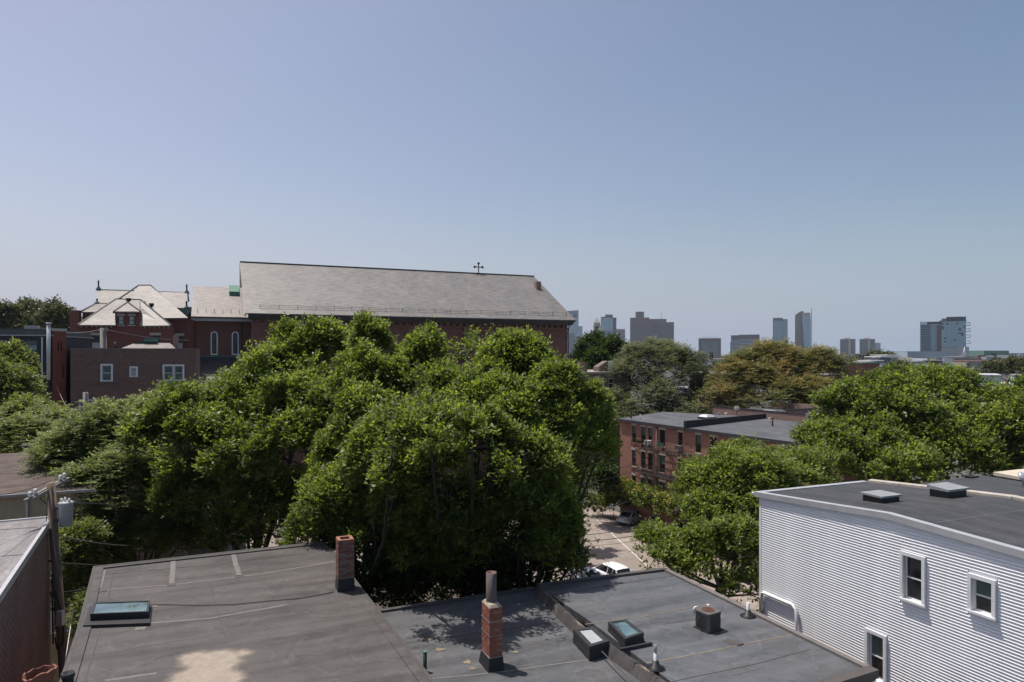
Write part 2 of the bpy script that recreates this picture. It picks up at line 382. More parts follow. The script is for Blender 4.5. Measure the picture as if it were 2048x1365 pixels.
# ---------------------------------------------------------------- walls, windows
def front_wall(mb, x0, x1, z0, z1, holes, y=0.0, rec=0.14, mi=0, z1r=None):
    """wall in the plane y facing -y, with recessed openings (x0,x1,z0,z1)"""
    z1r = z1 if z1r is None else z1r; zt = min(z1, z1r)
    xs = sorted({x0, x1, *[h[0] for h in holes], *[h[1] for h in holes]}); zs = sorted({z0, zt, *[h[2] for h in holes], *[h[3] for h in holes]})
    for i in range(len(xs) - 1):
        j = 0
        while j < len(zs) - 1:
            cx = (xs[i] + xs[i + 1]) / 2
            def hole(k): cz = (zs[k] + zs[k + 1]) / 2; return any(h[0] < cx < h[1] and h[2] < cz < h[3] for h in holes)
            if hole(j): j += 1; continue
            k = j
            while k + 1 < len(zs) - 1 and not hole(k + 1): k += 1
            mb.face([(xs[i], y, zs[j]), (xs[i + 1], y, zs[j]), (xs[i + 1], y, zs[k + 1]), (xs[i], y, zs[k + 1])], mi); j = k + 1
    if abs(z1 - z1r) > 1e-4: mb.face([(x0, y, zt), (x1, y, zt), (x1, y, z1r), (x0, y, z1)], mi)
    for (a, b, c, d) in holes:
        r = y + rec
        mb.face([(a, y, c), (a, y, d), (a, r, d), (a, r, c)][::-1], mi); mb.face([(b, y, c), (b, y, d), (b, r, d), (b, r, c)], mi)
        mb.face([(a, y, d), (b, y, d), (b, r, d), (a, r, d)][::-1], mi); mb.face([(a, y, c), (b, y, c), (b, r, c), (a, r, c)], mi)
WC = {}
def window(parent, x, z, w, h, y=0.0, rec=0.14, frame='white_paint', pane=('glass_dark', 'glass_dark'), fw=0.06, sash=True,
           sill=None, lintel=None, muntin=(0, 0), casing=None, label=None, lh=0.22, rail=None):
    """x,z = lower left corner of the opening in the wall plane y"""
    key = ('f', round(w, 2), round(h, 2), frame, fw, sash, muntin, casing)
    if key not in WC:
        m = MB(); t = 0.05
        m.box(0, 0, 0, fw, t, h); m.box(w - fw, 0, 0, w, t, h); m.box(fw, 0, 0, w - fw, t, fw); m.box(fw, 0, h - fw, w - fw, t, h)
        if sash: m.box(fw, -0.008, h * 0.5 - fw * 0.4, w - fw, t * 0.8, h * 0.5 + fw * 0.4)
        for i in range(muntin[0]):
            q = w * (i + 1) / (muntin[0] + 1); m.box(q - 0.015, 0.008, fw, q + 0.015, 0.03, h - fw)
        for i in range(muntin[1]):
            q = h * (i + 1) / (muntin[1] + 1); m.box(fw, 0.010, q - 0.015, w - fw, 0.028, q + 0.015)
        if casing:
            c = casing; yo = -rec - 0.03
            m.box(-c, yo, -0.0, 0, 0.0, h); m.box(w, yo, 0, w + c, 0.0, h); m.box(-c, yo, h, w + c, 0.0, h + c * 1.1); m.box(-c - 0.02, yo - 0.03, -0.06, w + c + 0.02, 0.0, -0.001)
        WC[key] = m.mesh('window', [frame])
    f = put('window', WC[key], parent, (x, y + rec - 0.06, z))
    if label: f['label'] = label
    for i in range(2):
        key = ('p', round(w, 2), round(h, 2), pane[i], fw)
        if key not in WC:
            m = MB(); m.box(fw - 0.005, 0, fw * 0.5, w - fw + 0.005, 0.012, h * 0.5); WC[key] = m.mesh('pane', [pane[i]])
        put('pane', WC[key], f, (0, 0.028 if i else 0.014, 0 if i == 0 else h * 0.5 - fw * 0.5))
    if sill:
        key = ('s', round(w, 2), sill, rec)
        if key not in WC:
            m = MB(); m.box(-0.08, -rec - 0.02, -0.16, w + 0.08, 0.03, -0.002); WC[key] = m.mesh('sill', [sill])
        put('sill', WC[key], f)
    if lintel:
        key = ('l', round(w, 2), lintel, rec, lh)
        if key not in WC:
            m = MB(); m.box(-0.1, -rec + 0.035, 0.002, w + 0.1, -rec + 0.09, lh); WC[key] = m.mesh('lintel', [lintel])
        put('lintel', WC[key], f, (0, 0, h))
    return f
# ---------------------------------------------------------------- the setting: ground, lot, street
def asphalt(name, c, patch):
    m, nt, b = _new(name); tc = nt.nodes.new('ShaderNodeTexCoord').outputs['Object']
    n1 = noise(nt, tc, 0.12, 6, 0.65); n2 = noise(nt, tc, 12, 3, 0.7); n3 = noise(nt, tc, 0.5, 7, 0.7)
    col = ramp(nt, n1, [(0.35, c), (0.65, patch)])
    col = mix(nt, 0.6, col, ramp(nt, n2, [(0.3, (0.7,) * 3), (0.7, (1.25,) * 3)]), 'MULTIPLY')
    col = mix(nt, 0.7, col, ramp(nt, n3, [(0.35, (0.7,) * 3), (0.6, (1.1,) * 3)]), 'MULTIPLY')
    nt.links.new(col, b.inputs['Base Color']); b.inputs['Roughness'].default_value = 0.9
    MATS[name] = m
asphalt('asphalt_lot', (0.25, 0.205, 0.175), (0.33, 0.275, 0.235))
asphalt('asphalt_street', (0.085, 0.078, 0.074), (0.12, 0.108, 0.10))
asphalt('city_ground', (0.075, 0.080, 0.065), (0.11, 0.105, 0.095))
asphalt('yard_dirt', (0.06, 0.05, 0.035), (0.10, 0.082, 0.06))
m = MB()
xs = [-9000, -400, -100, 100, 400, 9000]; ys = [-300, 0, 120, 400, 1500, 14000]
for i in range(5):
    for j in range(5): m.face([(xs[i], ys[j], 0), (xs[i + 1], ys[j], 0), (xs[i + 1], ys[j + 1], 0), (xs[i], ys[j + 1], 0)])
tag(m.build('ground', 'city_ground'), kind='structure')
def sheet(name, mat, pts, z, thick=None):
    mb = MB()
    if thick: mb.prism([(p[0], p[1], z) for p in pts], z - thick, 0, bottom=False)
    else:
        P = [Vector((p[0], p[1], z)) for p in pts]; mb.face(P)
    return tag(mb.build(name, mat), kind='structure')
def gp(a, b): v = U2 * a + U1 * b; return (v.x, v.y)
sheet('yard', 'yard_dirt', [gp(-14, 27), gp(24, 27), gp(24, 60), gp(-14, 60)], 0.004)
lot = [gp(8, 62), gp(8, 96), gp(47, 96), gp(47, 40), gp(24.5, 40), gp(24.5, 60)]
sheet('parking_lot', 'asphalt_lot', [gp(2, 60.2), gp(2, 96), gp(46, 96), gp(46, 30), gp(24.2, 30), gp(24.2, 60.2)], 0.008)
sheet('side_street', 'asphalt_lot', [gp(-30, 61), gp(1.8, 61), gp(1.8, 70), gp(-30, 70)], 0.012)
sheet('pavement', 'concrete', [gp(-30, 70.2), gp(1.8, 70.2), gp(1.8, 72.5), gp(-30, 72.5)], 0.13, 0.125)
# painted bay lines of the lot
mb = MB()
def stripe(p, q, w=0.11):
    p = Vector((p[0], p[1], 0.014)); q = Vector((q[0], q[1], 0.014)); d = (q - p).normalized(); s = Vector((-d.y, d.x, 0)) * w / 2
    mb.face([p - s, q - s, q + s, p + s])
a = on(1181, 1029, 0.0); b = on(1250, 1092, 0.0); stripe(a, b + (b - a) * 0.6)
for (x0, y0, x1, y1) in ((1195, 1048.6, 1213, 1047.5), (1225, 1064, 1262, 1061), (1186, 1033, 1216, 1031.5), (1252, 1080, 1300, 1075)):
    stripe(on(x0, y0, 0), on(x1, y1, 0))
tag(mb.build('bay_lines', 'road_paint'), kind='structure')

# ---------------------------------------------------------------- flat roofed row house with warm grey membrane (lower left)
def world_poly(pts): return [Vector(p) for p in pts]
A_BL = on(188, 1136, 12.5); A_BR = on(645, 1085.5, 12.5); A_BR2 = on(668, 1108, 12.44); A_FR = on(865, 1365, 12.5)
A_FR = A_FR + (A_FR - A_BR2) * 0.45; A_L2 = on(156, 1262, 12.5); A_FL = on(122, 1365, 12.5); A_FL = A_FL + (A_FL - A_L2) * 0.9
tA = thing('row_house', 'flat roofed brick row house under a warm grey membrane roof with pale seams, skylight left', 'building', (A_BL.x, A_BL.y, 0), TH)
IA = inv(tA); LA = lambda p: IA @ Vector(p)
outA = [LA(p) for p in (A_BL, A_L2, A_FL, A_FR, A_BR2, A_BR)]
def inset(poly, d):
    n = len(poly); out = []
    c = sum((Vector(p) for p in poly), Vector()) / n
    for i in range(n):
        p0, p1, p2 = Vector(poly[i - 1]), Vector(poly[i]), Vector(poly[(i + 1) % n])
        e1 = (p1 - p0); e1.z = 0; e1.normalize(); e2 = (p2 - p1); e2.z = 0; e2.normalize()
        n1 = Vector((-e1.y, e1.x, 0)); n2 = Vector((-e2.y, e2.x, 0))
        if n1.dot(c - p1) < 0: n1 = -n1
        if n2.dot(c - p1) < 0: n2 = -n2
        k = n1 + n2; k = k / max(0.3, k.dot(n1)); q = p1 + k * d; out.append(Vector((q.x, q.y, p1.z)))
    return out
MB().prism([Vector((p.x, p.y, p.z - 0.12)) for p in inset(outA, 0.05)], 0, 0).build('wall', 'party_brick', tA)
MB().prism(outA, 12.385, 0).build('roof_deck', 'roof_warm', tA)
def ring(poly, w, z0, z1):
    mb = MB(); I = inset(poly, w); n = len(poly)
    for i in range(n):
        j = (i + 1) % n; A = [poly[i], poly[j], I[j], I[i]]
        lo = [Vector((p.x, p.y, p.z + z0)) for p in A]; hi = [Vector((p.x, p.y, p.z + z1)) for p in A]
        mb.prism(hi, lambda p, d=z1 - z0: Vector((p.x, p.y, p.z - d)))
    return mb
ring(outA, 0.30, 0.003, 0.045).build('roof_edge', 'seam_pale' if 0 else 'roof_warm', tA)
ring([p + Vector((0, 0, 0)) for p in inset(outA, -0.03)], 0.09, -0.14, 0.052).build('drip_edge', 'seam_dark', tA)
def seam(parent, IV, pts, z, w, mat, name='membrane_seam', lift=0.007):
    """tape strip glued on the roof; pts are picture-measured points lying on the roof plane"""
    mb = MB(); P = [IV @ on(x, y, z) for x, y in pts]; rnd = random.Random(int(pts[0][0]))
    Q = []
    for a, b in zip(P[:-1], P[1:]):
        k = max(1, int((b - a).length / 0.6)); Q += [a.lerp(b, i / k) for i in range(k)]
    Q.append(P[-1]); L, Rr = [], []
    for i, p in enumerate(Q):
        d = (Q[min(i + 1, len(Q) - 1)] - Q[max(i - 1, 0)]).normalized(); s = Vector((-d.y, d.x, 0)); e = rnd.uniform(-0.012, 0.012)
        L.append(p + s * (w / 2 + e) + Vector((0, 0, lift))); Rr.append(p - s * (w / 2 - e) + Vector((0, 0, lift)))
    for i in range(len(Q) - 1):
        mb.face([Rr[i], Rr[i + 1], L[i + 1], L[i]])
        mb.face([Rr[i] + Vector((0, 0, -lift)), Rr[i + 1] + Vector((0, 0, -lift)), Rr[i + 1], Rr[i]])
    return mb.build(name, mat, parent)
for pts, w, mt in (([(200, 1181), (350, 1170), (520, 1149), (668, 1124)], 0.09, 'seam_pale'), ([(300, 1247), (420, 1237), (520, 1220), (665, 1193)], 0.09, 'seam_pale'),
                   ([(210, 1362), (400, 1335), (520, 1316), (640, 1290), (770, 1262)], 0.10, 'seam_pale'), ([(347, 1119), (343, 1168)], 0.16, 'seam_pale'),
                   ([(467, 1110), (478, 1152)], 0.16, 'seam_pale'), ([(207, 1142), (198, 1178)], 0.14, 'seam_pale'),
                   ([(170, 1365), (196, 1275), (215, 1200), (228, 1140)], 0.03, 'seam_dark'), ([(420, 1165), (440, 1240), (463, 1310)], 0.05, 'seam_dark'),
                   ([(560, 1148), (600, 1215), (640, 1290), (680, 1362)], 0.03, 'seam_dark'), ([(640, 1095), (700, 1185), (790, 1300), (835, 1365)], 0.03, 'seam_dark'),
                   ([(250, 1300), (480, 1262), (740, 1215)], 0.03, 'seam_dark'), ([(500, 1362), (660, 1340), (800, 1312)], 0.03, 'seam_dark'),
                   ([(210, 1150), (420, 1130), (640, 1104)], 0.03, 'seam_dark'), ([(520, 1225), (545, 1290), (560, 1362)], 0.03, 'seam_dark'), ([(334, 1172), (353, 1169)], 0.24, 'seam_dark'), ([(470, 1154), (488, 1152)], 0.24, 'seam_dark'), ([(198, 1183), (214, 1181)], 0.2, 'seam_dark'), ([(270, 1259), (292, 1257)], 0.22, 'seam_pale'), ([(452, 1308), (474, 1304)], 0.22, 'seam_dark'), ([(300, 1215), (316, 1213)], 0.16, 'seam_pale'), ([(640, 1170), (652, 1192)], 0.3, 'seam_dark')):
    seam(tA, IA, pts, 12.5, w, mt, lift=0.007 + 0.003 * (w > 0.1) + 0.0015 * (w < 0.06))
rnd = random.Random(3)
def blob_sheet(parent, IV, loops, z, mat, name, lift, jit=0.05, soft=24):
    mb = MB()
    for (cx, cy, rx, ry) in loops:
        c = IV @ on(cx, cy, z); ex = (IV @ on(cx + rx, cy, z)) - c; ey = (IV @ on(cx, cy - ry, z)) - c; P = []
        ph = [rnd.uniform(0, 6.28) for _ in range(4)]
        for i in range(soft):
            t = 2 * math.pi * i / soft; k = 1 + 0.16 * math.sin(3 * t + ph[0]) + 0.10 * math.sin(5 * t + ph[1]) + jit * math.sin(11 * t + ph[2])
            p = c + ex * math.cos(t) * k + ey * math.sin(t) * k; P.append(Vector((p.x, p.y, c.z + lift)))
        mb.face(P)
        lift += 0.0015
    return mb.build(name, mat, parent)
# reflected window sunlight, painted on the roof as a pale beige film
def painted_sun_mat():
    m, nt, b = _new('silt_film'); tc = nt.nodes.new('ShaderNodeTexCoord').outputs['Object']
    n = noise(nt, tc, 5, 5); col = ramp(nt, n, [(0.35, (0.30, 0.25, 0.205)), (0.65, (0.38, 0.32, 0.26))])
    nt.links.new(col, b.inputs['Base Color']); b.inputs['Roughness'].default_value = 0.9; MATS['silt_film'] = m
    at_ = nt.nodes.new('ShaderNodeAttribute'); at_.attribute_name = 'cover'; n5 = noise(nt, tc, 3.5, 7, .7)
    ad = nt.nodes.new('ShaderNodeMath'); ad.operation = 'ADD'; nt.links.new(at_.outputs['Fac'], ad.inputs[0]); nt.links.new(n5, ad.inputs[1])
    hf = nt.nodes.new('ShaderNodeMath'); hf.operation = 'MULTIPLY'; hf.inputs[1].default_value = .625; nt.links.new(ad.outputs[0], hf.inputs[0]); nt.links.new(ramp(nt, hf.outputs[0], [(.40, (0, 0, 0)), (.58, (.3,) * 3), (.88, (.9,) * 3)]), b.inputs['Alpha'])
painted_sun_mat()
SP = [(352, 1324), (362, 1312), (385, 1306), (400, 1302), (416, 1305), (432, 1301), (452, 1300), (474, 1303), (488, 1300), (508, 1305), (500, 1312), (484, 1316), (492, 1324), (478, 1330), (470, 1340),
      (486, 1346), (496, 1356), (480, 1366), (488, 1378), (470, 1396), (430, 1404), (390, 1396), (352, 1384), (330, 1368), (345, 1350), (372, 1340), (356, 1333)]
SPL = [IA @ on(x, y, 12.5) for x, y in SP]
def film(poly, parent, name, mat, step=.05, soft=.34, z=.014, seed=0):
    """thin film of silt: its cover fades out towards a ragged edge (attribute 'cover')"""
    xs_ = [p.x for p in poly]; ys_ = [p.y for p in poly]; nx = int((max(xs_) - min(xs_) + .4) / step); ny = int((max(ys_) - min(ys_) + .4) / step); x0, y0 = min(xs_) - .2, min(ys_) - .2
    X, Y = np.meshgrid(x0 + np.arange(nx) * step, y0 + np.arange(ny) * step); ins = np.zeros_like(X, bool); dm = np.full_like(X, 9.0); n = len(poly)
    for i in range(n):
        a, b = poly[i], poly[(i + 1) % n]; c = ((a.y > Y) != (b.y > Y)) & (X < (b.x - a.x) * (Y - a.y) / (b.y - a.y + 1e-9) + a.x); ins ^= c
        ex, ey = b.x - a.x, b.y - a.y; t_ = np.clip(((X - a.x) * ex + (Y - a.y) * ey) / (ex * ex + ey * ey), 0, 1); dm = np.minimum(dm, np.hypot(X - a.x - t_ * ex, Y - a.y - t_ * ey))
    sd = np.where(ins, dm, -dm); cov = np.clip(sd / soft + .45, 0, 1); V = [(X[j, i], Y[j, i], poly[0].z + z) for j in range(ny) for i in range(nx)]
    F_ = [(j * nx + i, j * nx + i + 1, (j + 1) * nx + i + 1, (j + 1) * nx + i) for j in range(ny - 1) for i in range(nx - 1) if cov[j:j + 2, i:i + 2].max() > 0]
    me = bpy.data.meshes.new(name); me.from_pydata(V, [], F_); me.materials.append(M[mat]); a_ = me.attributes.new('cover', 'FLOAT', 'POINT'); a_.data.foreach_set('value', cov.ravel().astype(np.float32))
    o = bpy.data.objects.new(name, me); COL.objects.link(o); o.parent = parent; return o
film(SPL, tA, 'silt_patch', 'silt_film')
m = MB(); ca = IA @ on(232, 1240, 12.5)
# skylight on roof A: long low curb with sloping pane
def skylight(name, label, corners, z, hc, parent_world=True, glassm='glass_skylight', frame='metal_dark', curb='rubber_black', fr=0.07, base=0.12):
    """corners: four world points of the base in order; hc: curb height"""
    c = sum(corners, Vector()) / 4; t = thing(name, label, 'skylight', (c.x, c.y, z))
    Q = [Vector((p.x - c.x, p.y - c.y, 0)) for p in corners]
    ar = sum(Q[i].x * Q[(i + 1) % 4].y - Q[(i + 1) % 4].x * Q[i].y for i in range(4))
    if ar < 0: Q.reverse()
    mb = MB(); big = [q * (1 + base) for q in Q]
    mb.hexa([b + Vector((0, 0, 0.001)) for b in big], [q + Vector((0, 0, hc * 0.55)) for q in Q])
    mb.hexa([q * 0.985 + Vector((0, 0, hc * 0.55)) for q in Q], [q * 0.985 + Vector((0, 0, hc)) for q in Q]); mb.build('curb', curb, t)
    mb = MB(); I = inset(Q, fr); 
    for i in range(4):
        j = (i + 1) % 4; A = [Q[i], Q[j], I[j], I[i]]
        mb.prism([a + Vector((0, 0, hc + 0.085)) for a in A], hc + 0.004)
    mb.build('frame', frame, t)
    mb = MB(); mb.prism([q + Vector((0, 0, hc + 0.06)) for q in I], hc + 0.03); mb.build('pane', glassm, t)
    return t
cs = [on(181, 1237, 12.75), on(176, 1221, 12.75), on(301, 1209, 12.75), on(297, 1229, 12.75)]
t = skylight('roof_skylight', 'long narrow skylight in a black curb on the warm grey roof at left', [on(180, 1241, 12.6), on(188, 1217, 12.6), on(300, 1213, 12.6), on(297, 1236, 12.6)], 12.59, 0.10, fr=0.06, base=0.0)
mb = MB(); mb.prism([(p.x - t.location.x, p.y - t.location.y, -.002) for p in (on(166, 1251, 12.59), on(180, 1212, 12.59), on(304, 1208, 12.59), on(300, 1246, 12.59))], -.10); mb.build('base_slab', 'rubber_black', t)
# the vertical black vent stub by the front left edge
t = thing('vent_pipe', 'short black vent pipe at the lower left corner by the terracotta chimney pot', 'vent pipe', on(136, 1372, 12.5))
MB().pipe(0, 0, 0, 0.28, 0.115, 0.025).build('stub', 'rubber_black', t); MB().pipe(0, 0, 0.20, 0.30, 0.14, 0.03).build('collar', 'rubber_black', t)
# ---- chimneys, brick by brick
BR = {}
def brick_mesh(L, W_, h, mat):
    k = (L, W_, h, mat)
    if k not in BR:
        m = MB(); e = 0.006
        m.hexa([(-L / 2, -W_ / 2, 0), (L / 2, -W_ / 2, 0), (L / 2, W_ / 2, 0), (-L / 2, W_ / 2, 0)], [(-L / 2 + e, -W_ / 2 + e, h), (L / 2 - e, -W_ / 2 + e, h), (L / 2 - e, W_ / 2 - e, h), (-L / 2 + e, W_ / 2 - e, h)])
        BR[k] = m.mesh('brick', [mat])
    return BR[k]
def brick_stack(parent, w, d, z0, z1, mats, course=0.076, rough=0.004, seed=1, wt=None, skip=None):
    """hollow rectangular chimney w (x) by d (y) of single bricks round a mortar core"""
    r = random.Random(seed); n = int(round((z1 - z0) / course)); bh = course - 0.011; bw = 0.10
    core = MB(); t = bw
    for (a, b, c_, e) in ((-w / 2 + .006, -d / 2 + .006, w / 2 - .006, -d / 2 + t), (-w / 2 + .006, d / 2 - t, w / 2 - .006, d / 2 - .006), (-w / 2 + .006, -d / 2 + t, -w / 2 + t, d / 2 - t), (w / 2 - t, -d / 2 + t, w / 2 - .006, d / 2 - t)):
        core.box(a, b, z0, c_, e, z0 + n * course - 0.012)
    core.build('mortar', 'mortar', parent)
    for k in range(n):
        z = z0 + k * course
        for side in range(4):
            L = w if side % 2 == 0 else d; off = 0.5 if (k + side) % 2 else 0.0
            usable = L - (bw if (k + side) % 2 else 0) if side < 9 else L
            nb = max(1, int(round(L / 0.215))); bl = L / nb
            s0 = -L / 2; cuts = [s0]
            q = s0 + (bl / 2 if k % 2 else bl)
            while q < L / 2 - 0.03: cuts.append(q); q += bl
            cuts.append(L / 2)
            for a, b in zip(cuts[:-1], cuts[1:]):
                if skip and r.random() < skip(k / n): continue
                l = round(b - a - 0.011, 3); c = (a + b) / 2; jo = r.uniform(-rough, rough)
                me = brick_mesh(l, bw - 0.02, bh, r.choice(mats))
                if side == 0: p = (c, -d / 2 + bw / 2 - 0.012 + jo, z); rz = 0
                elif side == 2: p = (c, d / 2 - bw / 2 + 0.012 + jo, z); rz = 0
                elif side == 1: p = (w / 2 - bw / 2 + 0.012 + jo, c, z); rz = math.pi / 2
                else: p = (-w / 2 + bw / 2 - 0.012 + jo, c, z); rz = math.pi / 2
                put('brick', me, parent, p, (0, 0, rz + r.uniform(-0.01, 0.01)))
    return n * course + z0
# chimney A (old, sooty), near the far right corner of roof A
c = on(690, 1178, 12.5); t = thing('brick_chimney', 'old sooty open brick chimney at the far right edge of the warm grey roof', 'chimney', (c.x, c.y, 12.5), TH)
MB().box(-0.27, -0.28, 0, 0.27, 0.28, 0.40, taper=0.02).build('flashing', 'tar', t)
ztop = brick_stack(t, 0.50, 0.52, 0.38, 1.60, ['brick_old', 'brick_old', 'brick_sooty', 'brick_sooty', 'brick_deep'], rough=0.010, seed=5, skip=lambda f: 0.0 if f < 0.93 else 0.12)
mb = MB()
for (a, b, c_, d) in ((-.25, -.26, .25, -.15), (-.25, .15, .25, .26), (-.25, -.15, -.14, .15), (.14, -.15, .25, .15)): mb.box(a, b, ztop, c_, d, ztop + 0.03, taper=0.008)
mb.build('crown_course', 'brick_face', t)
MB().box(-0.14, -0.15, 0.5, 0.14, 0.15, 1.3).build('flue_soot', 'tar', t)
# chimney B with clay flue
c = on(984, 1332, 11.8); t = thing('flue_chimney', 'slim orange brick chimney with a tall dark clay flue pipe and black flashed foot', 'chimney', (c.x, c.y, 11.8), TH)
WB, DB = 0.36, 0.58
MB().hexa([(-WB / 2 - .06, -DB / 2 - .07, 0), (WB / 2 + .02, -DB / 2 - .07, 0), (WB / 2 + .02, DB / 2 + .08, 0), (-WB / 2 - .06, DB / 2 + .08, 0)], [(-WB / 2 - .012, -DB / 2 - .012, .34), (WB / 2 + .012, -DB / 2 - .012, .34), (WB / 2 + .012, DB / 2 + .012, .34), (-WB / 2 - .012, DB / 2 + .012, .34)]).build('flashing', 'tar', t)
MB().box(-WB / 2 - .014, -DB / 2 - .014, .335, WB / 2 + .014, DB / 2 + .014, .352).build('sealant_bead', 'metal_grey', t)
ztop = brick_stack(t, WB, DB, 0.33, 1.62, ['brick_red', 'brick_red', 'brick_deep', 'brick_red', 'brick_face'], seed=9)
MB().box(-WB / 2 + .0, -DB / 2 + .0, ztop, WB / 2, DB / 2, ztop + 0.07, taper=0.05).build('mortar_cap', 'mortar_cap', t)
for zz in (0.90, 1.25):
    mb = MB(); e = 0.012
    mb.box(-WB / 2 - e, -DB / 2 - e, zz, WB / 2 + e, -DB / 2 - .004, zz + .014); mb.box(-WB / 2 - e, DB / 2 + .004, zz, WB / 2 + e, DB / 2 + e, zz + .014)
    mb.box(-WB / 2 - e, -DB / 2 - .004, zz, -WB / 2 - .004, DB / 2 + .004, zz + .014); mb.box(WB / 2 + .004, -DB / 2 - .004, zz, WB / 2 + e, DB / 2 + .004, zz + .014)
    mb.build('steel_strap', 'metal_grey', t)
MB().pipe(0.0, 0.05, ztop + 0.03, ztop + 0.82, 0.138, 0.022, 24, 0, 1).build('flue_pipe', ['flue_clay', 'terracotta'], t)
# chimney with broken terracotta pot, bottom left corner
c = at(80, 1338, 10.0); zp = c.z
t = thing('pot_chimney', 'brick chimney topped by the broken terracotta pot in the bottom left corner', 'chimney', (c.x, c.y, 12.42), R(20))
brick_stack(t, 0.6, 0.6, 0.0, zp - 12.42 - 0.55, ['brick_old', 'brick_deep', 'brick_sooty'], seed=12)
MB().box(-.33, -.33, zp - 12.42 - 0.56, .33, .33, zp - 12.42 - .46, taper=0.05).build('mortar_cap', 'mortar_cap', t)
mb = MB(); n = 28; zb = zp - 12.42 - 0.5; prof = []
for j in range(n):
    a = 2 * math.pi * j / n; dip = -0.03 + 0.03 * math.sin(a * 1.0 + 2.2) + (-0.05 if 14 < j < 21 else 0) + 0.012 * math.sin(9 * a)
    prof.append([(0.165, zb), (0.175, zb + 0.38), (0.205, zb + 0.40), (0.215, zb + 0.50 + dip), (0.185, zb + 0.505 + dip), (0.165, zb + 0.38), (0.145, zb + 0.05)])
for j in range(n):
    j2 = (j + 1) % n
    for i in range(6):
        P = []
        for (jj, ii) in ((j, i), (j2, i), (j2, i + 1), (j, i + 1)):
            a = 2 * math.pi * jj / n; q, z = prof[jj][ii]; P.append((q * math.cos(a), q * math.sin(a), z))
        mb.face(P)
mb.build('chimney_pot', 'terracotta', t)
mb = MB(); mb.cyl(0, 0, zb + 0.02, zb + 0.06, 0.15, 20); mb.build('flue_soot', 'tar', t)

# ---------------------------------------------------------------- roof B: lower left half and right half with curb (cool grey)
def aB(px, py, z=11.8): return on(px, py, z)
B0 = U2 * 4.2 + U1 * 21.3; 
p_bl = on(770, 1222, 11.8); p_m = on(1075, 1177, 11.8); p_mz = on(1310, 1365, 11.8)
tB = thing('lower_row_house', 'row house under the shadow dappled dark roof between the two grey roofs', 'building', (p_bl.x, p_bl.y, 0), TH)
IB = inv(tB)
LB = lambda p: IB @ Vector(p)
q = LB(p_m); wB1 = q.x; 
outB1 = [Vector((-0.9, 0, 11.8)), Vector((-0.3, -14.5, 11.8)), Vector((wB1 - 0.15, -14.5, 11.8)), Vector((wB1 - 0.15, 0, 11.8))]
MB().prism([Vector((p.x, p.y, 11.68)) for p in inset(outB1, 0.04)], 0).build('wall', 'party_brick', tB)
MB().prism(outB1, 11.69).build('roof_deck', 'roof_cool', tB)
mb = MB(); mb.box(-0.9, -0.14, 11.803, wB1 - 0.15, 0.03, 11.87); mb.build('roof_edge', 'seam_dark', tB)
for pts, w, mt in (([(800, 1289), (930, 1270), (1180, 1235)], 0.04, 'seam_dark'), ([(830, 1362), (1000, 1345), (1180, 1320), (1252, 1304)], 0.06, 'seam_pale'), ([(1010, 1345), (1060, 1362)], 0.03, 'seam_pale')):
    seam(tB, IB, pts, 11.8, w, mt)
for sp in ((880, 1300, 10, 3), (935, 1325, 8, 4), (945, 1338, 7, 3), (860, 1280, 7, 2), (1030, 1305, 7, 2)): blob_sheet(tB, IB, [sp], 11.8, 'seam_ochre', 'patch', 0.012)
p0 = on(1075, 1172, 12.0); pr = on(1330, 1140, 12.0); pe = on(1752, 1345, 12.0)
tC = thing('right_row_house', 'row house under the cool grey roof with two skylights and the air conditioner', 'building', (p0.x, p0.y, 0), TH)
IC = inv(tC); LC = lambda p: IC @ Vector(p)
e1 = LC(pr); e2 = LC(pe)
yl = e2.y
outC = [Vector((0, 0, 12.0)), Vector((0.12, yl * 0.35, 12.0)), Vector((0.05, yl - 0.3, 12.0)), Vector((e2.x, yl, 12.0)), Vector((e1.x, e1.y, 12.0))]
MB().prism([Vector((p.x, p.y, 11.88)) for p in inset(outC, 0.06)], 0).build('wall', 'party_brick', tC)
MB().prism(outC, 11.79).build('roof_deck', 'roof_mid', tC)
# rim: thin raised edge at back and right, beige fascia at the near end
mb = MB()
def rim(a, b, w=0.16, h=0.075, mi=0, z=12.003, out=0.04):
    a, b = Vector(a), Vector(b); d = (b - a); d.z = 0; d.normalize(); s = Vector((-d.y, d.x, 0))
    A = [a + s * w, a - s * out, b - s * out, b + s * w]; mb.prism([Vector((p.x, p.y, z + h)) for p in A], z - 0.12, mi)
rim(outC[0] , outC[4], w=-0.16, out=-0.04); rim(outC[4], outC[3], w=-0.14, out=-0.05, h=0.065, mi=1)
mb.build('roof_edge', ['seam_dark', 'seam_pale'], tC)
mb = MB(); rim(outC[3], outC[2], w=-0.2, out=-0.08, h=0.09, mi=0); mb.build('fascia', 'roof_warm', tC)
mb = MB()   # flashed curb along the left side, lumpy
pts = [LC(on(x, y, 11.98)) for x, y in ((1078, 1178), (1105, 1203), (1135, 1232), (1160, 1255), (1245, 1312), (1290, 1343), (1330, 1372))]
rr = random.Random(8)
for a, b in zip(pts[:-1], pts[1:]):
    k = 6
    for i in range(k):
        p, q2 = a.lerp(b, i / k), a.lerp(b, (i + 1) / k); h1, h2 = rr.uniform(0.05, 0.14), rr.uniform(0.05, 0.14)
        w1, w2 = 0.20, 0.20
        A = [(p.x - w1, p.y, 11.80), (p.x - 0.05, p.y, 12.0 + h1), (p.x + w1 * 0.6, p.y, 12.004)]; B = [(q2.x - w2, q2.y, 11.80), (q2.x - 0.05, q2.y, 12.0 + h1 * 0.85), (q2.x + w2 * 0.6, q2.y, 12.004)]
        mb.face([A[0], A[1], B[1], B[0]][::-1], 0); mb.face([A[1], A[2], B[2], B[1]][::-1], rr.choice([0, 1, 0]))
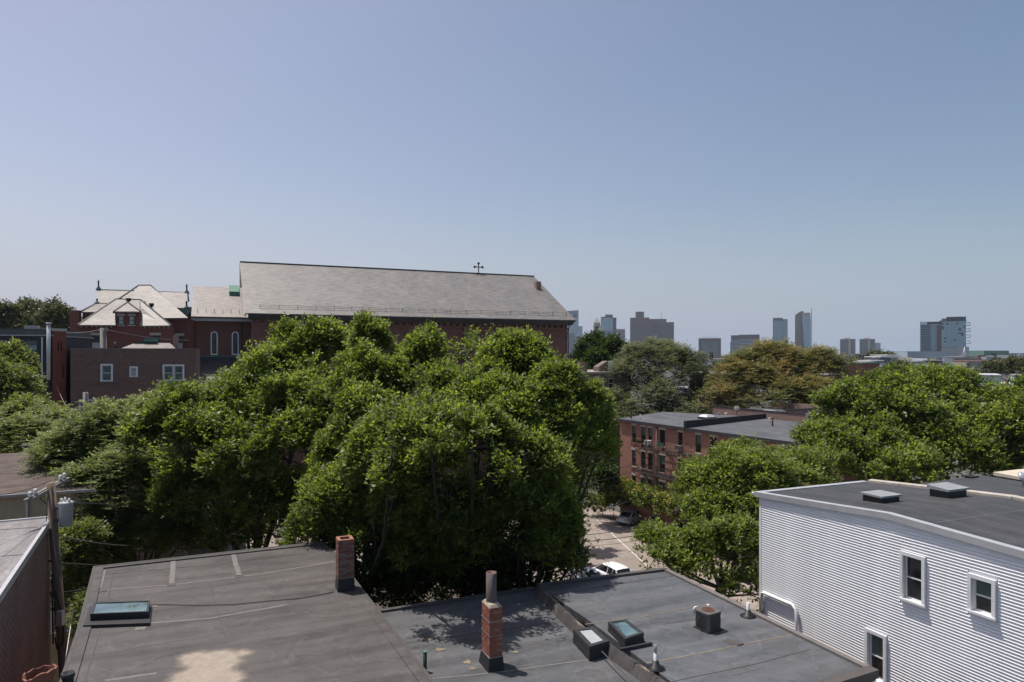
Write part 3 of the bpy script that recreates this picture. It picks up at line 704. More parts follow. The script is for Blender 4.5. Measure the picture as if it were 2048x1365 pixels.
mb.build('curb_flashing', ['roof_warm', 'seam_ochre'], tC)
for pts, w, mt in (([(1095, 1192), (1200, 1175), (1310, 1157), (1345, 1153)], 0.03, 'seam_dark'), ([(1170, 1249), (1290, 1233), (1400, 1212), (1455, 1203)], 0.035, 'seam_ochre'), ([(1295, 1327), (1400, 1308), (1500, 1286), (1590, 1269)], 0.045, 'seam_ochre'),
                   ([(1285, 1193), (1350, 1180)], 0.02, 'seam_pale'), ([(1466, 1351), (1530, 1334)], 0.02, 'seam_pale'), ([(1560, 1328), (1640, 1308)], 0.02, 'seam_pale'), ([(1330, 1248), (1440, 1232)], 0.02, 'seam_dark'),
                   ([(1340, 1365), (1520, 1326), (1620, 1300)], 0.03, 'seam_dark'), ([(1450, 1280), (1485, 1291)], 0.26, 'seam_dark'), ([(1205, 1173), (1220, 1171)], 0.18, 'tar'), ([(1232, 1168), (1246, 1166)], 0.18, 'tar'), ([(1130, 1220), (1200, 1300), (1265, 1365)], 0.03, 'seam_dark')):
    seam(tC, IC, pts, 12.0, w, mt)
skylight('roof_skylight', 'skylight in a tall black curb, left of the pair on the cool grey roof', [on(1146, 1268, 12.05), on(1187, 1263, 12.05), on(1219, 1292, 12.05), on(1179, 1304, 12.05)], 11.82, 0.28, glassm='curtain_pale', frame='metal_dark', fr=0.13, base=0.03)
skylight('roof_skylight', 'teal glazed skylight, right of the pair on the cool grey roof', [on(1216, 1254, 12.12), on(1252, 1248, 12.12), on(1288, 1276, 12.12), on(1250, 1289, 12.12)], 12.0, 0.18, fr=0.10, frame='metal_dark', base=0.03)
# black sleeper timber in front of the pair
a = on(1240, 1304, 12.0); b = on(1303, 1291, 12.0)
tag(MB().bar((a.x, a.y, 12.05), (b.x, b.y, 12.05), 0.08, 0.08).build('roof_batten', 'rubber_black'), 'low black batten lying in front of the two skylights', 'batten')
# air conditioner
c = on(1416, 1258, 12.0); t = thing('air_conditioner', 'grey outdoor air conditioner with rusty fan grille on the cool grey roof', 'air conditioner', (c.x, c.y, 12.0), TH + R(8))
mb = MB(); r_ = 0.33; hh = 0.62
def rbox(mb, hx, hy, z0, z1, cr, mi=0, n=4):
    P = []
    for (sx, sy, a0) in ((1, -1, -90), (1, 1, 0), (-1, 1, 90), (-1, -1, 180)):
        for i in range(n + 1):
            a = R(a0 + 90 * i / n); P.append(Vector((sx * (hx - cr) + cr * math.cos(a), sy * (hy - cr) + cr * math.sin(a), z1)))
    mb.prism(P, z0, mi); return P
MB().box(-.37, -.37, 0.0, .37, .37, 0.05).build('base_pad', 'rubber_black', t)
mb = MB(); rbox(mb, .345, .345, 0.052, 0.66, 0.08); mb.build('cabinet', 'ac_grey', t)
mb = MB()
for k in range(20):
    z = 0.10 + k * 0.027
    for (x0, y0, x1, y1) in ((-.26, -.352, .26, -.343), (-.352, -.26, -.343, .26), (.343, -.26, .352, .26)): mb.box(x0, y0, z, x1, y1, z + 0.012)
mb.build('louvre_slats', 'metal_dark', t)['kind'] = 'stuff'
mb = MB(); rbox(mb, .36, .36, 0.662, 0.72, 0.09); mb.build('top_panel', 'ac_grey', t)
mb = MB()
for k in range(1, 8):
    q = 0.035 * k; n = 26
    for j in range(n):
        a, b = 2 * math.pi * j / n, 2 * math.pi * (j + 1) / n; mb.bar((q * math.cos(a), q * math.sin(a), .735), (q * math.cos(b), q * math.sin(b), .735), 0.008)
for k in range(8):
    a = math.pi * k / 4; mb.bar((0, 0, .742), (.26 * math.cos(a), .26 * math.sin(a), .742), .008)
mb.build('fan_grille', 'rust', t)['kind'] = 'stuff'
MB().tube([(-.36, .05, .5), (-.46, .05, .46), (-.50, .05, .3), (-.46, .0, .14), (-.35, 0, .12)], 0.018, 6).build('refrigerant_pipe', 'rubber_black', t)
t.scale = (.78, .78, .76)
def pvc(name, label, px, py, z, h, r=0.05, boot=True, mat='pvc_white', upper=None):
    c = on(px, py, z); t = thing(name, label, 'vent pipe', (c.x, c.y, z))
    if boot: MB().tube([(0, 0, 0.0), (0, 0, 0.02), (0, 0, 0.05), (0, 0, 0.2)], [0.24, 0.24, 0.12, r + 0.02], 14).build('boot', 'tar', t)
    MB().pipe(0, 0, 0.05, h, r, 0.012, 12).build('pipe', mat, t)
    if upper: MB().cyl(0, 0, h - 0.02, h + upper, r * 0.7, 10).build('upper_pipe', 'metal_grey', t)
    return t
pvc('vent_pipe', 'white vent pipe with black boot near the right edge of the cool grey roof', 1496, 1233, 12.0, 0.42)
pvc('vent_pipe', 'two part pale vent pipe in a black boot, front of the cool grey roof', 1311, 1337, 12.0, 0.38, upper=0.22)
t = pvc('vent_pipe', 'green topped thin vent pipe beside the warm roof edge left of the flue chimney', 850, 1343, 11.8, 0.5, 0.05, False, 'copper_dark')
MB().pipe(0, 0, 0.49, 0.52, 0.055, 0.02, 12).build('rim', 'copper_green', t)
c = on(1388, 1226, 12.0); t = thing('gooseneck_vent', 'white elbow pipe behind the air conditioner', 'pipe', (c.x, c.y, 12.0), TH)
MB().tube([(0, 0, 0), (0, 0, .16), (.03, 0, .22), (.09, 0, .24), (.2, 0, .22)], 0.045, 8).build('elbow', 'pvc_white', t); t.scale = (.7, .7, .7)
c = on(1416, 1222, 12.0); t = thing('vent_pipe', 'small white pipe stub just behind the air conditioner', 'vent pipe', (c.x, c.y, 12.0)); MB().cyl(0, 0, 0, .2, .04, 10).build('stub', 'pvc_white', t)

# ---------------------------------------------------------------- bottom left: light roof with grazing brick party wall
c1 = on(104, 1035, 13.95); c2 = on(0, 1190, 13.95); d = (c2 - c1).normalized(); dn = Vector((-d.y, d.x, 0)) * -1     # dn points left/back
if dn.x > 0: dn = -dn
tD, _ = face_frame('party_wall_house', 'house with pale grey roof and tall red brick party wall, bottom left', 'building', c1 + d * 18, c1)
# face_frame runs PL->PR with the outside on the right hand side; here outside is +x so flip by building in local coordinates
ID = inv(tD); A0 = ID @ c1; A1 = ID @ (c1 + d * 18); back0 = ID @ (c1 + dn * 9); back1 = ID @ (c1 + d * 18 + dn * 9)
polyD = [Vector((p.x, p.y, 13.95)) for p in (A1, A0, back0, back1)]
MB().prism([Vector((p.x, p.y, 13.84)) for p in inset(polyD, 0.04)], 0).build('wall', 'grazing_brick', tD)
MB().prism(polyD, 13.845).build('roof_deck', 'roof_light', tD)
ring(inset(polyD, -0.04), 0.10, -0.16, 0.05).build('drip_edge', 'metal_pale', tD)
mb = MB()
for (p, q) in (((0, 1062), (76, 1055)), ((0, 1115), (45, 1110))):
    a = ID @ on(p[0] - 200, p[1] + 12, 13.95); b = ID @ on(q[0], q[1], 13.95); dd = (b - a).normalized(); s = Vector((-dd.y, dd.x, 0)) * .04; z = Vector((0, 0, .006))
    mb.face([a - s + z, b - s + z, b + s + z, a + s + z])
mb.build('membrane_seam', 'seam_dark', tD)
# ---------------------------------------------------------------- tan clapboard house behind it
PR = Vector((ray(180) * 32, 32, 0)); PL = PR - U2 * 11
tT, W = face_frame('tan_house', 'tan clapboard house with brown shingle roof behind the transformer pole', 'building', PL, PR)
mb = MB(); op = [(4.7, 5.85, 11.2, 12.75), (9.5, 10.2, 11.6, 12.9), (9.5, 10.2, 7.2, 8.6)]
front_wall(mb, 0, W, 0, 13.55, op); mb.face([(W, 0, 0), (W, 9, 0), (W, 9, 13.5), (W, 0, 13.5)]); mb.face([(0, 0, 0), (0, 0, 13.5), (0, 9, 13.5), (0, 9, 0)]); mb.face([(0, 9, 0), (0, 9, 13.5), (W, 9, 13.5), (W, 9, 0)])
mb.build('wall', 'siding_tan', tT)
CB = {}
jr = random.Random(77)
def clapboards(parent, x0, x1, z0, z1, e, lap, mat, holes, y=0.0, name='clapboard', joints=0):
    """lapped boards, each one an object; boards stop at the openings (x0,x1,z0,z1)"""
    n = int((z1 - z0) / e)
    for k in range(n):
        a, b = z0 + k * e, z0 + (k + 1) * e
        segs = [(x0, x1)]
        for h in holes:
            if h[2] < b - 0.01 and h[3] > a + 0.01:
                ns = []
                for (s, t_) in segs:
                    if h[0] >= t_ or h[1] <= s: ns.append((s, t_)); continue
                    if h[0] > s: ns.append((s, h[0]))
                    if h[1] < t_: ns.append((h[1], t_))
                segs = ns
        if joints:
            sg = []
            for (s, t_) in segs:
                if t_ - s > 6 and jr.random() < joints: q = round(jr.uniform(s + 2, t_ - 2) / .4) * .4; sg += [(s, q - .003), (q + .003, t_)]
                else: sg.append((s, t_))
            segs = sg
        for (s, t_) in segs:
            key = (round(t_ - s, 3), e, lap, mat)
            if key not in CB:
                L = t_ - s; mb = MB()
                pr = [(-0.001, e + 0.004), (-0.002, e * 0.56), (-0.002 - lap, e * 0.10), (-0.002 - lap, 0.0), (-0.001, 0.002)]
                for i in range(4):
                    (y0, w0), (y1, w1) = pr[i], pr[i + 1]
                    mb.face([(0, y0, w0), (0, y1, w1), (L, y1, w1), (L, y0, w0)])
                CB[key] = mb.mesh(name, [mat])
            put(name, CB[key], parent, (s, y, a))
clapboards(tT, 0, W, 10.5, 13.5, 0.13, 0.016, 'siding_tan', [(h[0] - .1, h[1] + .1, h[2] - .08, h[3] + .1) for h in op])
for h in op: window(tT, h[0], h[2], h[1] - h[0], h[3] - h[2], casing=0.1)
mb = MB(); z0, z1 = 13.6, 14.5; mb.hexa([(-.3, -.35, z0), (W + .3, -.35, z0), (W + .3, 7.4, z1), (-.3, 7.4, z1)], [(-.3, -.35, z0 + .12), (W + .3, -.35, z0 + .12), (W + .3, 7.4, z1 + .12), (-.3, 7.4, z1 + .12)]); mb.build('roof', 'brown_shingle', tT)
mb = MB(); mb.box(-.3, -.47, 13.60, W + .3, -.355, 13.72); mb.build('gutter', 'metal_grey', tT)
mb = MB(); mb.box(8.5, -.14, 3, 8.6, -.04, 13.5); mb.build('downspout', 'metal_pale', tT)
c = inv(tT) @ at(68, 906, 38); mb = MB(); mb.box(c.x - .5, c.y - .4, 14.4, c.x + .5, c.y + .3, 14.85); mb.box(c.x - .6, c.y - .5, 14.853, c.x + .6, c.y + .4, 14.95); mb.build('roof_vent', 'tar', tT)

# ---------------------------------------------------------------- white clapboard house (right)
cE = on(1520, 987, 15.05); phi = TH - R(90)
tE = thing('white_house', 'white clapboard house with dark flat roof and three windows on the right', 'building', (cE.x, cE.y, 0), phi)
IE = inv(tE)
def zE(x): return 15.05 + 0.37 * min(1, x / 5.1) if x <= 5.1 else 15.42 - 0.035 * (x - 5.1)
def wallpt(px, py):
    """point on the street wall plane (local x, z)"""
    a = cE.dot(U2); D = a / (ray(px) * U2.x + U2.y); p = IE @ at(px, py, D); return p.x, p.z
LE = 15.5; prof = [(0, zE(0)), (2.5, zE(2.5)), (5.1, zE(5.1)), (10, zE(10)), (LE, zE(LE))]
wins = []
for (a, b, c, d) in ((1809, 1112, 1847, 1205), (1946, 1158, 1987, 1230), (1738, 1267, 1770, 1362)):
    x0, _z = wallpt(a, b); x1, z0 = wallpt(c, d); _, z1 = wallpt((a + c) / 2, (b * 1.0 + 3)); _, z0 = wallpt((a + c) / 2, d - 3)
    wins.append((x0, x1, z0, z1))
mb = MB(); front_wall(mb, 0, LE, 0, zE(0) - .2, wins, rec=0.1)
mb.face([(0, 0, zE(0) - .2), (LE, 0, zE(0) - .2)] + [(x, 0, z - .13) for x, z in prof[::-1]])
mb.face([(0, 0, 0), (0, 0, zE(0) - .13), (0, 5.4, zE(0) - .13), (0, 5.4, 0)]); mb.face([(LE, 0, 0), (LE, 5.4, 0), (LE, 5.4, zE(LE) - .13), (LE, 0, zE(LE) - .13)])
mb.build('wall', 'siding_white', tE)
holesE = [(h[0] - .12, h[1] + .12, h[2] - .08, h[3] + .13) for h in wins]
clapboards(tE, 0.09, LE - .09, 5.0, zE(0) - .14, 0.082, 0.024, 'siding_white', holesE, joints=.6)
for k in range(4):       # short filler rows under the crest of the roof
    z = 5.0 + 0.082 * (int((zE(0) - .14 - 5.0) / 0.082) + k); x0 = 0.3 + 5.1 * (z + .082 + .14 - 15.05) / 0.37
    if z + 0.082 < 15.42 - .14: clapboards(tE, max(.1, x0), 12.2 - 1.6 * k, z, z + .083, 0.082, 0.024, 'siding_white', [])
mb = MB(); mb.box(-.01, -.03, 0, .085, -.001, zE(0) - .14); mb.build('corner_board', 'siding_white', tE)
for i, h in enumerate(wins):
    window(tE, h[0], h[2], h[1] - h[0], h[3] - h[2], rec=0.1, casing=0.09, fw=0.045, pane=('screen_green' if i != 2 else 'glass_dark', ('curtain_pale' if i == 0 else 'screen_green')) if 0 else (('glass_dark', 'glass_dark'), ('glass_dark', 'screen_green'), ('glass_dark', 'screen_green'))[i])
mb = MB()
for (x0, z0), (x1, z1) in zip(prof[:-1], prof[1:]):
    mb.hexa([(x0, 0, z0 - .12), (x1, 0, z1 - .12), (x1, 5.35, z1 - .12), (x0, 5.35, z0 - .12)], [(x0, 0, z0), (x1, 0, z1), (x1, 5.35, z1), (x0, 5.35, z0)])
mb.build('roof_deck', 'roof_dark', tE)
mb = MB()
for (x0, z0), (x1, z1) in zip(prof[:-1], prof[1:]):
    x0 = x0 - (.22 if x0 == 0 else 0)
    mb.hexa([(x0, -.10, z0 - .15), (x1, -.10, z1 - .15), (x1, -.002, z1 - .15), (x0, -.002, z0 - .15)], [(x0, -.10, z0 + .03), (x1, -.10, z1 + .03), (x1, .13, z1 + .03), (x0, .13, z0 + .03)])
mb.box(-.22, .13, 14.9, -.002, 5.35, 15.08); mb.build('fascia', 'metal_pale', tE)
mb = MB(); mb.tube([(-.27, -.12, 15.0), (-.27, 5.3, 15.0)], .055, 8); mb.build('gutter', 'metal_pale', tE)
for (pts, w) in (([(0.4, 2.6), (12, 2.6)], .05), ([(6.2, 0.2), (6.2, 5.2)], .05), ([(9.6, 0.2), (9.6, 5.2)], .05), ([(3.2, .2), (3.2, 5.2)], .04)):
    mb = MB(); (xa, ya), (xb, yb) = pts
    n = 6
    for i in range(n):
        p, q2 = i / n, (i + 1) / n; x_0, y_0, x_1, y_1 = xa + (xb - xa) * p, ya + (yb - ya) * p, xa + (xb - xa) * q2, ya + (yb - ya) * q2
        s = (0, w) if abs(yb - ya) < .1 else (w, 0)
        mb.face([(x_0, y_0, zE(x_0) + .006), (x_1, y_1, zE(x_1) + .006), (x_1 + s[0], y_1 + s[1], zE(x_1 + s[0]) + .006), (x_0 + s[0], y_0 + s[1], zE(x_0 + s[0]) + .006)])
    mb.build('membrane_seam', 'roof_mid', tE)
mb = MB()   # conduit hugging the wall near the corner
x0, z0 = wallpt(1528, 1185); x1, z1 = wallpt(1596, 1212); x2, z2 = wallpt(1607, 1270)
mb.tube([(x0, -.10, z0 - 0.6), (x0, -.10, z0), (x0 + .1, -.10, z0 + .03), (x1 - .15, -.10, z1), (x1, -.10, z1 - .12), (x1 + .04, -.10, z1 - .5), (x1 + .04, -.10, 8)], .055, 8)
for xx in (x0 + .2, x0 + 1.1, x1 - .3): mb.box(xx, -.11, z0 + (z1 - z0) * (xx - x0) / (x1 - x0) - .05, xx + .05, -.01, z0 + (z1 - z0) * (xx - x0) / (x1 - x0) + .06)
mb.build('conduit', 'siding_white', tE)
mb = MB(); mb.box(x0 - .12, -.12, z0 - .9, x0 - .02, -.02, z0 - .2); mb.build('meter_box', 'metal_grey', tE)
# second flat roof beyond the seam
tE2 = thing('dark_roof_house', 'flat dark roofed house joined behind the white clapboard house', 'building', tE.location, phi)
mb = MB(); mb.prism([(x, y, 15.12) for x, y in ((1.7, 5.55), (1.7, 9.4), (16, 9.4), (16, 5.55))], 0); mb.build('wall', 'siding_white', tE2)
mb = MB(); mb.prism([(1.6, 5.55, 15.2), (1.6, 9.5, 15.3), (4.5, 9.5, 15.42), (16, 9.5, 15.35), (16, 5.55, 15.35), (4.5, 5.55, 15.42)], 15.125); mb.build('roof_deck', 'roof_dark', tE2)
mb = MB(); pv = None
for i in range(12):
    xa, xb = i * 1.3, (i + 1) * 1.3; za, zb = zE(xa) + .02, zE(xb) + .02
    w = .0 if i % 3 else .03
    mb.hexa([(xa, 5.36 - w, za - .3), (xb, 5.36 - w, zb - .3), (xb, 5.54, zb - .3), (xa, 5.54, za - .3)], [(xa, 5.36 - w, za + .06), (xb, 5.36 - w, zb + .06), (xb, 5.54, zb + .09), (xa, 5.54, za + .09)])
mb.build('joint_strip', 'limestone', tE)
def roof_box(label, cat, px, py, z, w, d, h, cap, rot, capm='hatch_lid', tilt=0):
    c = on(px, py, z); t = thing('roof_hatch', label, cat, (c.x, c.y, z), rot)
    MB().box(-w / 2, -d / 2, -.3, w / 2, d / 2, h).build('curb', 'rubber_black', t)
    mb = MB(); mb.hexa([(-w / 2 - .06, -d / 2 - .06, h + .002), (w / 2 + .06, -d / 2 - .06, h + .002), (w / 2 + .06, d / 2 + .06, h + .002), (-w / 2 - .06, d / 2 + .06, h + .002)],
                     [(-w / 2 - .06, -d / 2 - .06, h + cap), (w / 2 + .06, -d / 2 - .06, h + cap), (w / 2 + .06, d / 2 + .06, h + cap + tilt), (-w / 2 - .06, d / 2 + .06, h + cap + tilt)]); mb.build('lid', capm, t)
    return t
roof_box('squat roof hatch with pale metal lid, nearer one on the white house roof', 'roof hatch', 1762, 1003, 15.28, .80, .68, .20, .06, TH)
roof_box('low tilted roof hatch straddling the beige joint of the white house roof', 'roof hatch', 1896, 987, 15.42, .9, .62, .14, .07, TH, tilt=.06)
t = roof_box('small black box vent at the far edge of the dark roof on the right', 'roof vent', 1941, 957.5, 15.25, .3, .25, .06, .05, TH, 'tar')
# pale canopy roof beyond
c = at(2034, 955, 28.5); t = thing('canopy_roof', 'off white canopy roof with metal edge at the right picture edge', 'canopy', (c.x, c.y, 0), TH)
mb = MB(); mb.prism([(-.55, -.9, 14.95), (-.4, .7, 14.98), (4, .7, 14.98), (4, -.9, 14.92)], 14.84); mb.build('roof_panel', 'stucco_cream', t)
mb = MB(); mb.box(-.4, -.8, 0, 4, .6, 14.8); mb.build('wall', 'siding_white', t)
mb = MB(); mb.bar((-.6, -.95, 14.9), (4, -.95, 14.87), .1, .12); mb.build('edge_trim', 'metal_grey', t)
c = at(2046, 986, 24.0); t = thing('satellite_dish', 'small grey dish at the right edge of the dark roof', 'satellite dish', (c.x, c.y, 15.35))
MB().cyl(0, 0, 0, .3, .02, 6).build('mast', 'metal_grey', t); MB().tube([(0, 0, .3), (.02, -.04, .33), (.05, -.08, .36)], [.22, .2, .02], 14).build('reflector', 'metal_pale', t)
# ---------------------------------------------------------------- brick church
CH = Vector((ray(505) * 95, 95, 0))
tc_ = thing('brick_church', 'large brick church with long slate roof and dark cornice behind the trees', 'church', CH, TH)
LN, EZ, RZ, WD = 49.3, 25.1, 34.55, 15.0
mb = MB(); front_wall(mb, 0, LN, 0, EZ, [], 0); mb.face([(LN, 0, 0), (LN, 30, 0), (LN, 30, EZ), (LN, 15, RZ - .5), (LN, 0, EZ)]); mb.face([(0, 0, 0), (0, 0, EZ), (0, 15, RZ - .5), (0, 30, EZ), (0, 30, 0)])
mb.face([(0, 30, 0), (0, 30, EZ), (LN, 30, EZ), (LN, 30, 0)])
mb.build('wall', 'church_brick', tc_)
mb = MB()   # raised panel frame: brick bands and blind arches with depth
mb.box(0, -.16, 23.2, LN, 0.02, 23.5); mb.box(0, -.10, 22.7, LN, 0.02, 22.85); mb.box(-.02, -.30, 24.05, LN + .02, .02, 24.3)
mb.build('string_course', 'church_brick', tc_)
for k in range(5):
    cx = 5.0 + k * 9.8; r0 = 3.4; mb = MB(); n = 20; zc = 19.0
    for i in range(n):
        a, b = math.pi * i / n, math.pi * (i + 1) / n
        P = [(cx + q * math.cos(t), -.14, zc + q * math.sin(t)) for q, t in ((r0, a), (r0 + .45, a), (r0 + .45, b), (r0, b))]
        mb.face(P); mb.face([(p[0], 0.01, p[2]) for p in (P[1], P[2])] + [P[2], P[1]]); mb.face([P[0], P[3], (P[3][0], .01, P[3][2]), (P[0][0], .01, P[0][2])])
    mb.box(cx - r0 - .45, -.14, 6, cx - r0, .01, zc); mb.box(cx + r0, -.14, 6, cx + r0 + .45, .01, zc); mb.build('blind_arch', 'church_brick', tc_)
CMB = MB(); CMB.box(0, -.5, 0, .28, 0, .42); cme = CMB.mesh('corbel', ['church_brick'])
for k in range(46): put('corbel', cme, tc_, (.5 + k * 1.06, -.02, 24.31))
mb = MB()
mb.hexa([(-.5, -.55, 24.75), (LN + .6, -.55, 24.75), (LN + .6, .05, 24.75), (-.5, .05, 24.75)], [(-.6, -1.05, 25.35), (LN + .9, -1.05, 25.35), (LN + .9, .05, 25.35), (-.6, .05, 25.35)])
mb.box(-.6, -1.15, 25.352, LN + 1.0, .1, 25.52); mb.build('cornice', 'trim_dark', tc_)
mb = MB(); ov = 0.9; zl = 25.60
def slope(mb, x0, x1, xr0, xr1, y0, y1, z0, z1, th=.16, mi=0):
    mb.hexa([(x0, y0, z0 - th), (x1, y0, z0 - th), (xr1, y1, z1 - th), (xr0, y1, z1 - th)], [(x0, y0, z0), (x1, y0, z0), (xr1, y1, z1), (xr0, y1, z1)], mi)
slope(mb, -1.0, LN + 1.0, -1.35, LN + .8, -1.1, 15.0, zl, RZ); mb.build('roof', 'church_slate', tc_)
mb = MB(); mb.hexa([(-1.35, 15.002, RZ - .16), (LN + .8, 15.002, RZ - .16), (LN + 1, 31, zl - .16), (-1, 31, zl - .16)], [(-1.35, 15.002, RZ), (LN + .8, 15.002, RZ), (LN + 1, 31, zl), (-1, 31, zl)]); mb.build('rear_roof', 'church_slate', tc_)
mb = MB(); mb.bar((-1.3, 15, RZ + .06), (LN + .8, 15, RZ + .06), .3, .16); mb.build('ridge_cap', 'copper_dark', tc_)
mb = MB()
for s in (-1, 1):
    y0, y1 = (15, -1.1) if s < 0 else (15, 31.1)
    mb.bar((-1.22, y0, RZ - .30), (-.95, y1, zl - .30), .22, .35)
mb.face([(-.3, 0.2, EZ), (-.3, 15, RZ - .45), (-.3, 29.8, EZ)]); mb.build('verge_board', 'trim_grey', tc_)
# snow guard rail
mb = MB()
def roofpt(x, s, h=0): return (x, -1.1 + 16.1 * s, zl + (RZ - zl) * s + h)
for hh in (.22, .45): mb.bar(roofpt(1, .09, hh), roofpt(LN, .09, hh), .035)
mb.build('snow_rail', 'metal_dark', tc_)
pm = MB(); pm.box(-.03, -.03, -.05, .03, .03, .55); pme = pm.mesh('rail_post', ['metal_dark'])
for k in range(20): put('rail_post', pme, tc_, roofpt(1 + k * (LN - 1) / 19, .09))
for x in (31.0, LN + .05): MB().tube([(x, -.9, 25.2), (x, -.5, 24.4), (x, -.22, 23.8), (x, -.22, 2)], .09, 6).build('downspout', 'trim_dark', tc_)
mb = MB(); mb.box(LN - 1.2, 9.6, 29.5, LN - .3, 10.8, 33.0); mb.build('chimney', 'party_brick', tc_)
# cross
mb = MB(); x = 39.0; z = RZ + .1
mb.box(x - .07, 14.93, z, x + .07, 15.07, z + 1.75); mb.box(x - .75, 14.94, z + 1.02, x + .75, 15.06, z + 1.18)
for (ax, az) in ((x - .75, z + 1.1), (x + .75, z + 1.1), (x, z + 1.75)):
    for (ox, oz) in ((-.1, 0), (.1, 0), (0, .12), (0, -.1)): mb.tube([(ax + ox, 14.9, az + oz), (ax + ox, 15.1, az + oz)], .13, 8)
mb.build('cross', 'tar', tc_)
# chancel wing on the left, with the two arched windows
WX0, WY = -7.9, 5.0; ez, rz = 25.25, 30.4
def arch_window(parent, cx, zb, w, h, y):
    n = 12; r_ = w / 2
    def outline(rr, zb_): return [(cx + rr, zb_)] + [(cx + rr * math.cos(math.pi * i / n), zb + h - r_ + rr * math.sin(math.pi * i / n)) for i in range(n + 1)] + [(cx - rr, zb_)]
    O, I = outline(r_ + .16, zb - .16), outline(r_, zb)
    mb = MB(); k = len(O)
    for i in range(k):
        j = (i + 1) % k
        mb.face([(O[i][0], y - .05, O[i][1]), (I[i][0], y - .05, I[i][1]), (I[j][0], y - .05, I[j][1]), (O[j][0], y - .05, O[j][1])][::-1])
        mb.face([(I[i][0], y - .05, I[i][1]), (I[j][0], y - .05, I[j][1]), (I[j][0], y + .08, I[j][1]), (I[i][0], y + .08, I[i][1])])
        mb.face([(O[i][0], y - .05, O[i][1]), (O[j][0], y - .05, O[j][1]), (O[j][0], y + .0, O[j][1]), (O[i][0], y + .0, O[i][1])])
    f = mb.build('arched_window', 'white_paint', parent)
    mb = MB(); mb.face([(p[0], y - .012, p[1]) for p in I][::-1]); mb.build('stained_glass', 'glass_stained', f)
    mb = MB()
    for i in range(9): mb.box(cx - r_, y - .03, zb + .2 + i * .36, cx + r_, y - .016, zb + .23 + i * .36)
    for i in range(-1, 2): mb.box(cx + i * .22 - .012, y - .029, zb, cx + i * .22 + .012, y - .017, zb + h - r_ * (0.5 if i else .1))
    mb.build('lead_bars', 'trim_dark', f)
mb = MB(); mb.box(WX0 + .6, WY, 0, -.0, 25, 24.9); mb.build('chancel_wall', 'church_brick', tc_)
for px in (428.5, 470.5):
    D = 99; p = inv(tc_) @ at(px, 700, D); p2 = CH + U2 * p.x + U1 * WY
    # solve x so that the window axis falls on the measured bearing
    xx = (ray(px) * (CH.y + U1.y * WY) - (CH.x + U1.x * WY)) / (U2.x - ray(px) * U2.y); Dw = CH.y + U2.y * xx + U1.y * WY
    zb = H - (708 - HY) / FPX * Dw; arch_window(tc_, xx, zb, .62, 3.05, WY - .003)
mb = MB(); slope(mb, WX0, .2, WX0, .2, WY - 1.0, 14, ez, rz, .14); mb.build('wing_roof', 'wing_slate', tc_)
mb = MB(); mb.hexa([(WX0, 14.002, rz - .14), (0, 14.002, rz - .14), (0, 24, ez - .14), (WX0, 24, ez - .14)], [(WX0, 14.002, rz), (0, 14.002, rz), (0, 24, ez), (WX0, 24, ez)]); mb.build('wing_rear_roof', 'wing_slate', tc_)
mb = MB(); mb.box(WX0, WY - 1.05, ez - .62, .0, WY - .95, ez - .22); mb.box(WX0, WY - .95, ez - .42, 0, WY - .0, ez - .36); mb.build('wing_fascia', 'trim_grey', tc_)
mb = MB(); mb.box(WX0, WY - 1.2, ez - .2, .1, WY - 1.06, ez - .03); mb.tube([(-1.3, WY - .12, 24.6), (-1.3, WY - .12, 4)], .09, 6); mb.build('wing_gutter', 'trim_dark', tc_)
mb = MB(); mb.box(WX0 + .2, WY - .6, 22.3, -.2, WY - .05, 22.5) if 0 else None; mb.box(WX0 + .6, WY - .08, 23.2, -.1, WY + .02, 23.4); mb.build('wing_string_course', 'church_brick', tc_)
for k in range(7):
    xk = WX0 + .8 + k * 1.1; s = .12; put('rail_post', pme, tc_, (xk, WY - 1.0 + (15 - WY) * s, ez + (rz - ez) * s))
mb = MB(); a = (WX0 + 5.0, 12.2, 29.5); mb.hexa([(a[0], a[1] - 1.1, 28.9), (a[0] + 1.4, a[1] - 1.1, 28.9), (a[0] + 1.4, 14, 30.4), (a[0], 14, 30.4)], [(a[0], a[1] - 1.2, 29.5), (a[0] + 1.4, a[1] - 1.2, 29.5), (a[0] + 1.4, 14, 30.75), (a[0], 14, 30.75)]); mb.build('roof_hatch', 'copper_green', tc_)
mb = MB(); mb.hexa([(WX0 + .3, WY - 4.6, 16.2), (-.2, WY - 4.6, 16.2), (-.2, WY - .02, 19.4), (WX0 + .3, WY - .02, 19.4)], [(WX0 + .3, WY - 4.6, 16.35), (-.2, WY - 4.6, 16.35), (-.2, WY - .02, 19.55), (WX0 + .3, WY - .02, 19.55)]); mb.build('lean_to_roof', 'dark_slate', tc_)
mb = MB(); mb.box(WX0 + .5, WY - 4.3, 0, -.4, WY - .02, 16.2); mb.build('lean_to_wall', 'church_brick', tc_)
mb = MB(); mb.box(WX0 + .3, WY - .1, 19.55, -.2, WY - .005, 19.72); mb.build('copper_flashing', 'copper_green', tc_)

